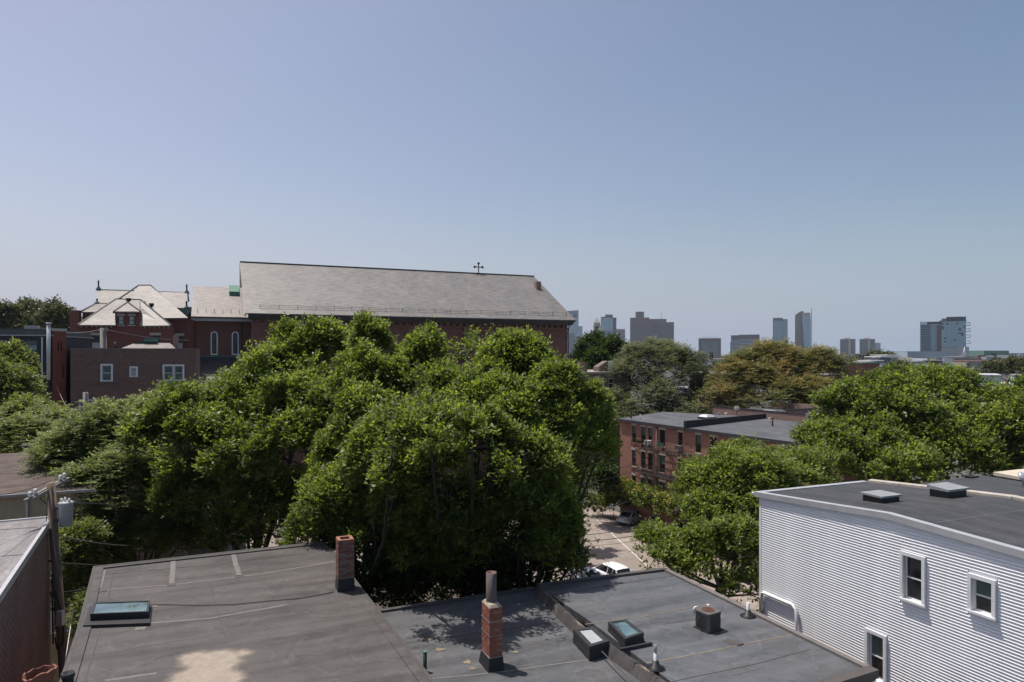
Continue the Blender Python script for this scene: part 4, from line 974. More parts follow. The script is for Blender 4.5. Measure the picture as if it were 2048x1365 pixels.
# ---------------------------------------------------------------- brown brick block with three windows
PL = Vector((ray(141) * 60, 60, 0)); PR = Vector((ray(393) * 64, 64, 0))
tF, W = face_frame('brown_brick_block', 'plain brown brick block with small slate hip roof left of the church', 'building', PL, PR)
def xf(px, th=tF):
    d = Vector((math.cos(th.rotation_euler.z), math.sin(th.rotation_euler.z), 0)); k = ray(px); o = th.location
    return (k * o.y - o.x) / (d.x - k * d.y)
def dep(th, x): return th.location.y + math.sin(th.rotation_euler.z) * x
def zf(py, D): return H - (py - HY) / FPX * D
def rect(th, a, b, c, d):
    """opening from measured left,right bearing and top,bottom"""
    x0, x1 = xf(a, th), xf(b, th); D = dep(th, (x0 + x1) / 2); return (x0, x1, zf(d, D), zf(c, D))
opF = [rect(tF, 204, 223, 731, 762), rect(tF, 262, 273, 736, 753), rect(tF, 328, 346, 732, 761), rect(tF, 349, 366, 732, 761), rect(tF, 160, 172, 801, 830), rect(tF, 176, 189, 801, 830)]
zt = 20.4
mb = MB(); front_wall(mb, 0, W, 0, zt, opF, rec=.16); mb.face([(W, 0, 0), (W, 16, 0), (W, 16, zt), (W, 0, zt)]); mb.face([(0, 0, 0), (0, 0, zt), (0, 16, zt), (0, 16, 0)]); mb.face([(0, 16, 0), (0, 16, zt), (W, 16, zt), (W, 16, 0)]); mb.build('wall', 'brown_brick', tF)
MB().box(.3, .3, 19.6, W - .3, 15.7, 19.8).build('roof_deck', 'roof_mid', tF)
mb = MB(); mb.box(-.04, -.06, zt + .002, W + .04, .32, zt + .1); mb.box(-.04, .322, zt + .002, .28, 16, zt + .1); mb.box(W - .28, .322, zt + .002, W + .04, 16, zt + .1); mb.build('coping', 'seam_pale', tF)
z = zf(768, 60.5); MB().box(0, -.05, z - .1, W, -.001, z + .05).build('string_course', 'brown_brick', tF)
for i, h in enumerate(opF): window(tF, h[0], h[2], h[1] - h[0], h[3] - h[2], rec=.16, casing=.11 if i < 4 else .07, fw=.06, pane=(('glass_dark', 'glass_dark'), ('curtain_pale', 'curtain_pale'), ('screen_green', 'glass_dark'), ('screen_green', 'glass_dark'), ('glass_dark', 'glass_dark'), ('glass_dark', 'glass_dark'))[i], muntin=(0, 0) if i < 4 else (1, 3))
xa, xb = xf(200) , xf(358); D = 66; mb = MB(); y0, y1 = 4.0, 11.0; xm0, xm1 = xf(240) + .5, xf(320) + .4; zr = zf(686, 68)
P = [(xa, y0, 20.0), (xb, y0, 20.0), (xb, y1, 20.0), (xa, y1, 20.0)]; Q = [(xm0, 7.5, zr), (xm1, 7.5, zr)]
mb.face([P[0], P[1], Q[1], Q[0]]); mb.face([P[1], P[2], Q[1]]); mb.face([P[2], P[3], Q[0], Q[1]]); mb.face([P[3], P[0], Q[0]]); mb.build('hip_roof', 'wing_slate', tF)
MB().box(xm0 - .1, 7.2, zr - .05, xm1 - 1.2, 7.8, zr + .15).build('ridge_vent', 'copper_dark', tF); MB().box(xm0 + .8, 7.1, zr + .152, xm0 + 2.0, 7.9, zr + .4).build('ridge_cowl', 'copper_green', tF)
MB().cyl(xf(226), 1.5, 19.8, 21.1, .12, 8).build('vent_pipe', 'tar', tF)
MB().box(xf(330) + .3, 6.8, 19.8, xf(342) + .3, 7.6, 21.9).build('chimney', 'party_brick', tF)

# ---------------------------------------------------------------- gabled brick school behind
def roof_poly(name, mat, parent, polys, IV, th=0.18):
    mb = MB()
    for P in polys:
        P = [IV @ at(*p) for p in P]; n = (P[1] - P[0]).cross(P[2] - P[1]).normalized()
        if n.z < 0: P.reverse(); n = -n
        mb.face(P); mb.face([p - n * th for p in P][::-1])
        for i in range(len(P)):
            j = (i + 1) % len(P); mb.face([P[j], P[i], P[i] - n * th, P[j] - n * th])
    return mb.build(name, mat, parent)
PL = at(158, 700, 84); PR = at(341, 700, 87.6)
tG, W = face_frame('brick_school', 'dark red brick school with steep pale slate roofs, copper finials and dormer', 'building', PL, PR)
IG = inv(tG)
opG = [rect(tG, 182, 201, 671, 699), rect(tG, 301, 320, 671, 699), rect(tG, 236, 248, 632, 650), rect(tG, 257, 269, 632, 650)]
zt = zf(650, 85)
xd0, xd1 = xf(230, tG), xf(279, tG)
mb = MB(); front_wall(mb, 0, W, 0, zt, opG[:2], rec=.2); front_wall(mb, xd0, xd1, zt, zf(623, 85), opG[2:], rec=.15)
zd = zf(623, 85); mb.face([(xd0, 0, zt), (xd0, 0, zd), (xd0, 2.6, zd), (xd0, 2.6, zt)]); mb.face([(xd1, 0, zt), (xd1, 2.6, zt), (xd1, 2.6, zd), (xd1, 0, zd)])
mb.face([(0, 0, 0), (0, 0, zt), (0, 14, zt), (0, 14, 0)]); mb.face([(W, 0, 0), (W, 14, 0), (W, 14, zt), (W, 0, zt)]); mb.build('front_wall', 'school_brick', tG)
for i, h in enumerate(opG): window(tG, h[0], h[2], h[1] - h[0], h[3] - h[2], rec=.2 if i < 2 else .15, frame='trim_dark', fw=.1, pane=('curtain_pale', 'metal_dark') if i < 2 else ('curtain_pale', 'curtain_pale'), lintel='limestone', sill='limestone', lh=.32)
roof_poly('front_roof', 'school_slate', tG, [[(156, 650, 83.4), (231, 650.5, 84.2), (231, 621, 88), (255, 605, 90.8), (232, 598.5, 91.8)], [(231, 621, 88), (279, 622, 88.4), (280, 600, 92), (232, 598.5, 91.8)],
                                             [(279, 652, 86), (342, 651, 87.1), (281, 600, 92), (279, 622, 88.6)]], IG)
roof_poly('dormer_roof', 'school_slate', tG, [[(228, 623, 84.8), (281, 623.5, 85.8), (255, 605, 88)]], IG)
mb = MB()
def gbar(a, b, w=.17): mb.bar(IG @ at(*a), IG @ at(*b), w, w)
for a, b in (((156, 650, 83.4), (232, 598.5, 91.8)), ((342, 651, 87.1), (281, 600, 92)), ((232, 598.5, 91.8), (281, 600, 92)), ((228, 623, 84.8), (255, 605, 88)), ((281, 623.5, 85.8), (255, 605, 88)), ((200, 580, 106), (375, 586, 106)),
             ((277, 571, 101), (232, 602, 95)), ((301, 571, 101), (361, 627, 94)), ((277, 571, 101), (301, 571, 101)), ((162, 623, 92), (193, 607, 97)), ((193, 607, 97), (225, 609, 97))): gbar(a, b)
mb.build('hip_flashing', 'copper_dark', tG)
roof_poly('main_roof', 'school_slate', tG, [[(225, 637, 91.5), (376, 636, 92), (361, 627, 94), (301, 571, 101), (277, 571, 101)]], IG)
roof_poly('cross_roof', 'school_slate', tG, [[(192, 625, 98), (377, 624, 99), (374, 585, 106), (194, 580, 106)]], IG)
roof_poly('side_roof', 'school_slate', tG, [[(162, 624, 92), (230, 625, 92), (230, 609, 97), (193, 607, 97)]], IG)
for nm, (a, b, y0, D, dd) in (('main_wall', (318, 376, 638, 92.5, 12)), ('side_wall', (165, 235, 626, 92.4, 10)), ('parapet_pier', (157.5, 163, 621, 91, 1.2)), ('cross_wall', (196, 376, 626, 99, 12))):
    A, B = IG @ at(a, 700, D), IG @ at(b, 700, D + .6); z1 = zf(y0, D)
    mb = MB(); d_ = (B - A); d_.z = 0; s = Vector((-d_.y, d_.x, 0)).normalized() * dd; mb.prism([Vector((p.x, p.y, z1)) for p in (A, B, B + s, A + s)], 0); mb.build(nm, 'school_brick' if nm != 'side_wall' else 'brown_brick', tG)
p = IG @ at(349, 700, 92.4); q = IG @ at(367, 700, 92.6); window(tG, p.x, zf(700, 92.5), q.x - p.x, 1.9, y=p.y - .25, rec=.12, frame='trim_dark', fw=.1, pane=('curtain_pale', 'metal_dark'), lintel='limestone', lh=.32)
BK = MB(); BK.box(0, -.35, 0, .09, 0, .3); bkm = BK.mesh('eaves_bracket', ['limestone'])
for k in range(19):
    x = W * (k + .5) / 19
    if not (xd0 - .2 < x < xd1 + .1): put('eaves_bracket', bkm, tG, (x, 0, zt - .38))
mb = MB(); mb.box(0, -.28, zt - .2, xd0, -.001, zt - .02); mb.box(xd1, -.28, zt - .2, W, -.001, zt - .02); mb.box(xd0 - .2, -.3, zd - .25, xd1 + .2, -.001, zd - .02); mb.build('eaves_board', 'trim_dark', tG)
def finial(px, y0, y1, D, hook=True):
    mb = MB(); b = IG @ at(px, y1, D); t_ = IG @ at(px, y0, D); h = t_.z - b.z
    mb.tube([b, b + Vector((0, 0, h * .12)), b + Vector((0, 0, h * .3)), b + Vector((0, 0, h * .34)), b + Vector((0, 0, h * .7)), b + Vector((0, 0, h * .74)), b + Vector((0, 0, h))], [.42, .34, .2, .12, .1, .15, .05], 8)
    if hook: mb.bar(b + Vector((.1, -.2, .1)), b + Vector((.35, -1.2, -1.2)), .22, .3)
    mb.build('finial', 'copper_dark', tG)
finial(197, 560, 581, 106); finial(373.5, 568, 588, 106); finial(194, 597, 607, 97, False); finial(373, 602, 618, 95, False)
A, B = IG @ at(350, 623, 95.5), IG @ at(375, 624, 95.7); MB().bar(A, B, .8, 1.0).build('copper_gutter', 'copper_green', tG)
for px, py, D in ((257, 603, 90), (290, 609, 93), (303, 613, 92)):
    b = IG @ at(px, py + 5, D); MB().tube([b - Vector((0, 0, .6)), b + Vector((0, 0, .3)), b + Vector((0, 0, .35)), b + Vector((0, 0, .75))], [.14, .14, .3, .3] if px != 290 else [.08, .08, .08, .08], 8).build('roof_vent', 'tar', tG)

# ---------------------------------------------------------------- navy panelled block and red rendered end (far left)
PL = at(-130, 700, 57); PR = at(98, 700, 59)
tN, W = face_frame('navy_block', 'dark navy panelled flat roofed block with steel flue at the left edge', 'building', PL, PR)
opN = [rect(tN, 10, 31, 681, 701), rect(tN, 49, 74, 681, 702), rect(tN, -60, -30, 681, 702)]; zt = zf(672, 58)
mb = MB(); front_wall(mb, 0, W, 0, zt, opN, rec=.12); mb.face([(W, 0, 0), (W, 10, 0), (W, 10, zt), (W, 0, zt)]); mb.face([(0, 0, 0), (0, 0, zt), (0, 10, zt), (0, 10, 0)]); mb.build('wall', 'navy_panel', tN)
for h in opN: window(tN, h[0], h[2], h[1] - h[0], h[3] - h[2], rec=.12, frame='metal_dark', fw=.05, sash=False, pane=('glass_skylight', 'glass_dark'))
MB().box(-.2, -.15, zt + .002, W + .2, 10.2, zt + .1).build('fascia', 'metal_grey', tN); MB().box(-.1, .2, zt + .102, W + .1, 10, zt + .62, taper=.1).build('roof_deck', 'seam_dark', tN)
mb = MB(); mb.box(W - .55, -.1, 2, W - .45, -.02, zt - .1); mb.build('downspout', 'metal_pale', tN)
mb = MB(); mb.box(xf(38, tN), 1, zt + .62, xf(60, tN), 2, zt + .95); mb.build('roof_hatch', 'metal_grey', tN)
t = thing('steel_flue', 'tall stainless flue pipe rising beside the navy block', 'flue', at(97, 760, 56.6) * 1); 
MB().tube([(0, 0, 0), (0, 0, 4.6)], .14, 10).build('pipe', 'metal_pale', t); MB().tube([(0, 0, 4.6), (0, 0, 4.75)], .2, 10).build('cap', 'metal_pale', t)
PL = at(105, 700, 59.5); PR = at(132.5, 700, 60.5)
tR, W = face_frame('red_end_block', 'narrow dull red brick end wall with slit windows beside the navy block', 'building', PL, PR)
opR = [rect(tR, 115, 118, 685, 704), rect(tR, 121.5, 124.5, 683, 703), rect(tR, 125, 128.5, 730, 755)]; zt = zf(663, 60)
mb = MB(); front_wall(mb, 0, W, 0, zt, opR, rec=.15); mb.face([(W, 0, 0), (W, 9, 0), (W, 9, zt), (W, 0, zt)]); mb.face([(0, 0, 0), (0, 0, zt), (0, 9, zt), (0, 9, 0)]); mb.build('wall', 'red_paint_brick', tR)
for h in opR: window(tR, h[0], h[2], h[1] - h[0], h[3] - h[2], rec=.15, frame='trim_dark', fw=.03, sash=False)
MB().box(-.05, -.05, zt + .002, W + .05, 9, zt + .25).build('coping', 'limestone', tR)
# little houses glimpsed between school and church
PL = at(376.5, 700, 118); PR = at(394, 700, 119); t, W = face_frame('blue_house', 'slate blue house glimpsed between the school and the church wing', 'building', PL, PR)
op = [rect(t, 380.5, 391, 694, 699.5)]; mb = MB(); front_wall(mb, 0, W, 0, zf(684, 118), op); mb.face([(W, 0, 0), (W, 5, 0), (W, 5, 22), (W, 0, 22)]); mb.build('wall', 'siding_blue', t); window(t, op[0][0], op[0][2], op[0][1] - op[0][0], op[0][3] - op[0][2])
MB().box(-.2, -.2, zf(684, 118) + .002, W + .2, 6, zf(684, 118) + .3).build('roof', 'tower_pale', t); mb = MB(); mb.box(0.1, 2, zf(684, 118) + .3, W, 6, zf(664, 120)); mb.build('upper_wall', 'tower_pale', t)
PL = at(375.5, 700, 140); PR = at(388, 700, 141); t, W = face_frame('grey_block', 'pale grey block showing behind the school and blue house', 'building', PL, PR); MB().box(0, 0, 0, W, 8, zf(616, 140)).build('wall', 'tower_concrete', t); MB().box(-.2, -.2, zf(616, 140) + .002, W + .2, 8, zf(614, 140)).build('parapet', 'limestone', t)
PL = at(128, 700, 150); PR = at(159, 700, 152); t, W = face_frame('grey_roof_house', 'house with plain grey roof on the hill left of the school', 'building', PL, PR)
MB().box(0, 0, 0, W, 8, zf(644, 150)).build('wall', 'stucco_brown', t); mb = MB(); slope(mb, -.3, W + .3, -.3, W + .3, -.3, 5, zf(645, 150), zf(623, 150)); mb.build('roof', 'house_grey', t)

# ---------------------------------------------------------------- orange brick apartment block over the parking lot
P0 = on(1240, 838, 12.0); P1 = on(1600, 886, 12.0); dk = (P1 - P0).normalized(); P1 = P0 + dk * 27.5
tK, W = face_frame('brick_apartment_block', 'three storey orange brick apartment block with fire escapes behind the parking lot', 'building', P0, P1)
IK = inv(tK); K2W = lambda x, y: tK.location + Matrix.Rotation(tK.rotation_euler.z, 4, 'Z') @ Vector((x, y, 0))
cols = [(1234.5, 0)] ; opK = []; sillrows = []
def krow(px0, px1, y0, y1): return rect(tK, px0, px1, y0, y1)
X = {}
lay = [(1264, 1272), (1282, 1291), (1296, 1305), (1319, 1330), (1356, 1365), (1391, 1402), (1420, 1434), (1460, 1476), (1504, 1522), (1556, 1574)]
F1, S1, F2, S2, F3, S3 = 11.40, 9.5, 8.5, 6.55, 5.45, 3.7
for i, (a, b) in enumerate(lay):
    x0, x1 = xf(a, tK), xf(b, tK)
    for (zt_, zb_) in ((F1, S1), (F2, S2), (F3, S3)): opK.append((x0, x1, zb_, zt_))
mb = MB(); front_wall(mb, 0, W, 0, 11.85, opK, rec=.16)
mb.face([(W, 0, 0), (W, 12, 0), (W, 12, 12.3), (W, 0, 11.85)]); 
skew = IK @ on(1327, 824, 12.6); mb.face([(0, 0, 0), (0, 0, 11.85), (skew.x, skew.y, 12.4), (skew.x, skew.y, 0)])
mb.build('wall', 'orange_brick', tK)
for h in opK: window(tK, h[0], h[2], h[1] - h[0], h[3] - h[2], rec=.16, frame='trim_dark', fw=.05, sill='limestone', lintel='limestone', lh=.26, pane=('glass_dark', 'screen_green' if random.random() < .4 else 'glass_dark'))
xp = xf(1372, tK)
mb = MB(); mb.prism([(-.15, -.2, 12.0), (xp, -.2, 12.0), (xp, 12, 12.6), (skew.x, skew.y, 12.6)], 11.86); mb.build('roof_deck', 'roof_mid', tK)
mb = MB(); mb.prism([(xp + .3, -.2, 12.0), (W, -.2, 12.0), (W, 12, 12.45), (xp + .3, 12, 12.45)], 11.86); mb.build('right_roof_deck', 'roof_mid', tK)
mb = MB(); mb.hexa([(xp, -.35, 11.7), (xp + .3, -.35, 11.7), (xp + .3, 12.2, 12.0), (xp, 12.2, 12.0)], [(xp, -.35, 12.75), (xp + .3, -.35, 12.75), (xp + .3, 12.2, 13.0), (xp, 12.2, 13.0)]); mb.build('parapet', 'rubber_black', tK)
mb = MB(); mb.box(-.2, -.32, 11.72, xp - .01, -.21, 12.03); mb.box(xp + .31, -.32, 11.72, W, -.21, 12.03); mb.build('gutter', 'trim_dark', tK)
mb = MB()
for k in range(35):
    x = .3 + k * .78
    if abs(x - xp - .15) > .4: mb.box(x, -.2, 11.74, x + .12, -.02, 11.855)
mb.build('dentil_course', 'limestone', tK)['kind'] = 'stuff'
xdn = xf(1314.5, tK); MB().tube([(xdn, -.12, 11.7), (xdn, -.12, .5)], .07, 6).build('downspout', 'stucco_brown', tK)
# fire escape balconies
def fire_escape(z, x0, x1, lab):
    t = thing('fire_escape', lab, 'fire escape', tK.matrix_basis @ Vector((0, 0, 0)), tK.rotation_euler.z)
    mb = MB(); n = 7
    for i in range(n): mb.bar((x0, -.1 - .16 * i, z), (x1, -.1 - .16 * i, z), .05, .03)
    for x in np.arange(x0, x1, .6): mb.bar((x, -.02, z - .03), (x, -1.1, z - .03), .04, .05)
    mb.build('platform', 'trim_dark', t)
    mb = MB()
    for h_ in (.45, .9): mb.bar((x0, -1.1, z + h_), (x1, -1.1, z + h_), .035)
    for x in np.arange(x0, x1 + .01, .45): mb.bar((x, -1.1, z), (x, -1.1, z + .9), .022)
    mb.build('railing', 'trim_dark', t)
    for x in np.arange(x0 + .3, x1, 1.9): MB().bar((x, -.02, z - 1.1), (x, -1.05, z - .05), .05, .07).build('bracket', 'trim_dark', t)
    return t
xa, xb = xf(1277, tK), xf(1405, tK)
fire_escape(9.2, xa, xb, 'upper iron fire escape balcony with planters across the orange brick facade')
fire_escape(6.25, xa, xf(1420, tK), 'lower iron fire escape balcony across the orange brick facade')
t = thing('escape_ladder', 'rusty iron ladder linking the two fire escape balconies', 'ladder', tK.location, tK.rotation_euler.z); mb = MB(); xl = xf(1345, tK)
for dx in (0, .5): mb.bar((xl + dx + 1.6, -.75, 6.3), (xl + dx, -.75, 9.15), .05)
for k in range(11): f = k / 11; mb.bar((xl + 1.6 * (1 - f), -.75, 6.3 + 2.85 * f), (xl + .5 + 1.6 * (1 - f), -.75, 6.3 + 2.85 * f), .035)
mb.build('rungs_and_rails', 'trim_dark', t)
def onK(x, y, z): p = K2W(x, y); return (p.x, p.y, z)
for i, (px, z, lab) in enumerate(((1278, 9.25, 'leftmost dark planter with wilted plants on the upper fire escape'), (1290, 9.25, 'second dark planter on the upper fire escape, left of the air conditioner'), (1331, 9.25, 'long terracotta planter on the upper fire escape'))):
    t = thing('planter', lab, 'planter', onK(xf(px, tK), -.75, z), tK.rotation_euler.z, 'planters on the upper fire escape')
    MB().box(-.45, -.16, 0, .45, .16, .3).build('trough', 'terracotta' if i == 2 else 'rust', t)
    mb = MB(); rr = random.Random(i)
    for k in range(60): a = Vector((rr.uniform(-.4, .4), rr.uniform(-.13, .13), .3)); b = a + Vector((rr.uniform(-.2, .2), rr.uniform(-.15, .15), rr.uniform(.1, .5))); s = Vector((.05, .02, 0)); mb.face([a, a.lerp(b, .6) + s, b, a.lerp(b, .6) - s])
    mb.build('plants', 'copper_green' if i == 2 else 'bark', t)
for px, z, lab in ((1300, 9.55, 'white window air conditioner above the upper fire escape, left one'), (1361, 9.55, 'grey window air conditioner above the upper fire escape, right one')):
    t = thing('window_unit', lab, 'air conditioner', onK(xf(px, tK), -.28, z), tK.rotation_euler.z)
    MB().box(-.33, -.3, 0, .33, .3, .42).build('casing', 'pvc_white' if px == 1300 else 'metal_grey', t)
    mb = MB(); [mb.box(-.27, -.31, .06 + k * .06, .27, -.302, .09 + k * .06) for k in range(6)]; mb.build('grille', 'metal_dark', t)
# things on its roof
def dome(label, px, py, z, w, d, h, rot, kind='domed skylight'):
    c = on(px, py, z); t = thing('domed_skylight', label, 'skylight', (c.x, c.y, z), rot); MB().box(-w / 2, -d / 2, 0, w / 2, d / 2, h * .5).build('curb', 'rubber_black', t)
    mb = MB(); mb.hexa([(-w / 2 + .03, -d / 2 + .03, h * .5 + .002), (w / 2 - .03, -d / 2 + .03, h * .5 + .002), (w / 2 - .03, d / 2 - .03, h * .5 + .002), (-w / 2 + .03, d / 2 - .03, h * .5 + .002)], [(-w / 4, -d / 4, h), (w / 4, -d / 4, h), (w / 4, d / 4, h), (-w / 4, d / 4, h)]); mb.build('dome', 'metal_pale', t)
dome('pale domed skylight beside the black parapet of the orange brick block', 1414, 838, 12.45, 1.5, 1.5, .5, tK.rotation_euler.z)
for lab, px, py, h, r, mt in (('leftmost dark vent on the orange brick block roof', 1262, 835, .7, .08, 'tar'), ('thin white vent near the left end of the orange brick block', 1281, 838, .65, .05, 'pvc_white'), ('white vent right of the black parapet', 1539, 846, .7, .07, 'pvc_white'), ('brown vent with hood right of the black parapet', 1545, 851, 1.0, .09, 'rust'), ('first grey vent behind the pale domed skylight', 1438, 834, .6, .09, 'metal_grey'), ('white capped vent left of the satellite dish', 1452, 834, .6, .12, 'pvc_white')):
    c = on(px, py, 12.35); t = thing('vent_pipe', lab, 'vent pipe', (c.x, c.y, 12.2)); MB().cyl(0, 0, 0, h, r, 10).build('pipe', mt, t); MB().cyl(0, 0, h - .12, h + .02, r * 1.5, 10).build('cap', mt, t)
c = on(1474, 833, 12.5); t = thing('satellite_dish', 'grey satellite dish on a short mast behind the black parapet', 'satellite dish', (c.x, c.y, 12.3), R(-20)); MB().cyl(0, 0, 0, 1.0, .04, 8).build('mast', 'metal_dark', t)
MB().tube([(0, -.02, 1.1), (.0, -.05, 1.12), (.0, -.08, 1.14)], [.40, .33, .05], 18).build('reflector', 'ac_grey', t); MB().box(-.35, -.35, 0, .35, .35, .08).build('base', 'tar', t)
# second row of roofs behind it
tK2 = thing('rear_brick_block', 'dark roofed brick block with parapets right behind the orange brick block', 'building', K2W(3, 12.6), tK.rotation_euler.z)
mb = MB(); mb.box(0, 0, 0, 19, 11, 12.75); mb.build('wall', 'party_brick', tK2)
mb = MB(); mb.box(0, 0, 12.752, 19, .35, 13.25); mb.box(10.5, .352, 12.752, 10.85, 11, 13.5); mb.box(17, .352, 12.752, 17.35, 11, 13.4); mb.box(0, 10.7, 12.752, 19, 11, 13.5); mb.build('parapet', 'party_brick', tK2)
mb = MB(); mb.box(-.05, -.05, 13.252, 19, .4, 13.33); mb.box(10.45, .402, 13.502, 10.9, 11, 13.58); mb.box(16.95, .402, 13.402, 17.4, 11, 13.48); mb.build('coping', 'tar', tK2)
MB().box(.3, .36, 12.753, 18.9, 10.6, 12.80).build('roof_deck', 'roof_mid', tK2)
dome('pale low domed skylight on the rear brick block', 1537, 829, 12.8, 2.2, 1.4, .5, tK.rotation_euler.z)
c = on(1628, 846, 12.6); t = thing('stair_bulkhead', 'grey metal stair bulkhead at the right end of the rear roof', 'bulkhead', (c.x, c.y, 12.3), tK.rotation_euler.z); MB().box(-.6, -.6, 0, .6, .6, 1.3).build('box', 'metal_grey', t); MB().box(-.3, -.64, .1, .3, -.602, 1.1).build('door', 'trim_dark', t)
# parking corner: fence, porch, pots
c = on(1215, 893, 3); t = thing('orange_screen', 'bright orange slatted screen glimpsed left of the orange brick block', 'screen', at(1200, 892, 88), R(15)); 
for k in range(4): MB().box(0, 0, .02 + k * .22, 2.1, .05, .2 + k * .22).build('slat', 'orange_paint', t)
for x in (0.0, 1.0, 2.05): MB().box(x, .052, -3, x + .06, .11, .95).build('post', 'rust', t)
t = thing('timber_fence', 'low rusty board fence at the foot of the orange brick block', 'fence', K2W(9.5, -2.0), tK.rotation_euler.z)
pk = MB(); pk.box(0, 0, 0, .17, .03, 1.7); pkm = pk.mesh('board', ['rust'])
for k in range(60): put('board', pkm, t, (k * .18, 0, 0))
MB().box(0, .031, .3, 10.8, .08, .4).build('rail', 'rust', t)
t = thing('potted_plant', 'green plant in a dark pot by the wall behind the silver car', 'potted plant', on(1273, 1022, 0)); MB().tube([(0, 0, 0), (0, 0, .5)], [.22, .3], 12).build('pot', 'rust', t)
mb = MB(); rr = random.Random(2)
for k in range(120): a = Vector((rr.uniform(-.2, .2), rr.uniform(-.2, .2), .5)); b = a + Vector((rr.uniform(-.5, .5), rr.uniform(-.5, .5), rr.uniform(.2, .8))); s = Vector((.08, .03, 0)); mb.face([a, a.lerp(b, .6) + s, b, a.lerp(b, .6) - s])
mb.build('leaves', 'leaf_vine', t)
# ---------------------------------------------------------------- cars
def car(name, label, paint, loc, rot, suv=False, group=None):
    t = thing(name, label, 'car', loc, rot, group); L, hw = (4.7, .90) if not suv else (4.6, .93); hb = .95 if not suv else 1.05; ht = 1.45 if not suv else 1.68
    def loft(secs, mat, nm, parent=t):
        mb = MB()
        for a, b in zip(secs[:-1], secs[1:]):
            n = len(a)
            for i in range(n):
                j = (i + 1) % n; mb.face([a[i], b[i], b[j], a[j]], 0, True)
        mb.face(secs[0]); mb.face(secs[-1][::-1]); return mb.build(nm, mat, parent)
    def sec(x, w, zb, zt, crown=.05, tuck=.12):
        P = [(x, -w + tuck, zb), (x, -w, zb + .14), (x, -w - .0, (zb + zt) / 2), (x, -w + .04, zt - .09), (x, -w + .16, zt), (x, 0, zt + crown)]
        return P + [(x, -p[1], p[2]) for p in P[-2::-1]]
    low = [sec(-L / 2, hw * .80, .42, .78), sec(-L / 2 + .10, hw * .93, .30, .90), sec(-L / 2 + .5, hw, .22, hb + .02), sec(-1.2, hw, .2, hb), sec(0, hw, .2, hb - .02), sec(1.0, hw, .2, hb - .04), sec(1.6, hw * .98, .22, hb - .10), sec(L / 2 - .25, hw * .92, .26, .74), sec(L / 2, hw * .74, .36, .60)]
    loft(low, paint, 'body')
    def cab(x, w, z): return [(x, -w, z), (x, w, z)]
    xr, x1, x2, x3 = (-L / 2 + .62, -1.15, .35, 1.25) if not suv else (-L / 2 + .12, -1.75, .30, 1.30)
    wb, wt = hw - .10, hw - .24; zb = hb - .03
    B = [(xr, wb - .08), (x1, wb), (x2, wb), (x3, wb - .1)]; T = [(x1, wt), (x2, wt)]
    mb = MB()
    for s in (-1, 1):
        P = [(xr, s * (wb - .08), zb), (x3, s * (wb - .1), zb), (x2, s * wt, ht - .04), (x1, s * wt, ht - .04)]; mb.face(P if s < 0 else P[::-1])
    mb.face([(xr, wb - .08, zb), (xr, -wb + .08, zb), (x1, -wt, ht - .04), (x1, wt, ht - .04)]); mb.face([(x3, -wb + .1, zb), (x3, wb - .1, zb), (x2, wt, ht - .04), (x2, -wt, ht - .04)])
    mb.build('windows', 'car_glass', t)
    mb = MB(); n = 6; R_ = []
    for i in range(n + 1):
        f = i / n; x = x1 - .06 + (x2 - x1 + .12) * f; h_ = ht - .03 + .055 * math.sin(math.pi * f); R_.append([(x, -wt - .015, h_ - .04), (x, -wt * .7, h_), (x, 0, h_ + .02), (x, wt * .7, h_), (x, wt + .015, h_ - .04)])
    for a, b in zip(R_[:-1], R_[1:]):
        for i in range(4): mb.face([a[i], b[i], b[i + 1], a[i + 1]][::-1], 0, True)
    for s in (-1, 1):
        mb.bar((xr, s * (wb - .07), zb), (x1, s * (wt + .01), ht - .05), .09, .07); mb.bar((x3, s * (wb - .09), zb), (x2, s * (wt + .01), ht - .05), .07, .06); xm = (x1 + x2) / 2 + .1; mb.bar((xm, s * (wb + .01), zb), (xm - .05, s * (wt + .015), ht - .05), .07, .05)
        if suv: mb.bar((-1.3, s * (wb + .01), zb), (-1.4, s * (wt + .015), ht - .05), .12, .05)
    mb.build('roof_panel', paint, t)
    for i, (x, s) in enumerate(((-1.42, -1), (-1.42, 1), (1.42, -1), (1.42, 1))):
        w = MB().tube([(x, s * (hw - .20), .33), (x, s * (hw + .012), .33)], .33, 20).build('wheel', 'tyre', t); MB().tube([(x, s * (hw - .02), .33), (x, s * (hw + .022), .33)], .2, 14).build('rim', 'metal_pale', w)
    for s in (-1, 1):
        MB().box(-L / 2 - .005, s * (hw * .48), .72, -L / 2 + .2, s * (hw * .90), .86).build('tail_light', 'lamp_red', t); MB().box(L / 2 - .28, s * (hw * .5), .56, L / 2 - .04, s * (hw * .86), .68).build('headlight', 'lamp_clear', t)
        MB().box(.85, s * (hw + .0), hb - .02, 1.02, s * (hw + .17), hb + .10).build('mirror', paint, t)
    MB().box(-L / 2 - .012, -.26, .56, -L / 2 + .05, .26, .68).build('number_plate', 'lamp_clear', t); MB().box(-L / 2 + .0, -hw * .8, .34, -L / 2 + .1, hw * .8, .44).build('bumper_strip', 'tyre', t)
    return t
c = on(1262, 1047, 0); car('parked_car', 'silver saloon car parked at the back of the lot below the vine hedge', 'car_silver', (c.x + .2, c.y + .4, .012), R(50))
c = on(1322, 1056, 0); car('parked_car', 'white car parked beside the silver saloon, mostly hidden by leaves', 'car_white', (c.x, c.y, .012), R(48))
c = on(1380, 1070, 0); car('parked_car', 'third parked car in the row, white paint glimpsed through leaves', 'car_white', (c.x, c.y, .012), R(47), True)
c = on(1216, 1165, 0); car('parked_car', 'white hatchback behind the far edge of the cool grey roof', 'car_white', (c.x + .2, c.y, .012), R(118), True)
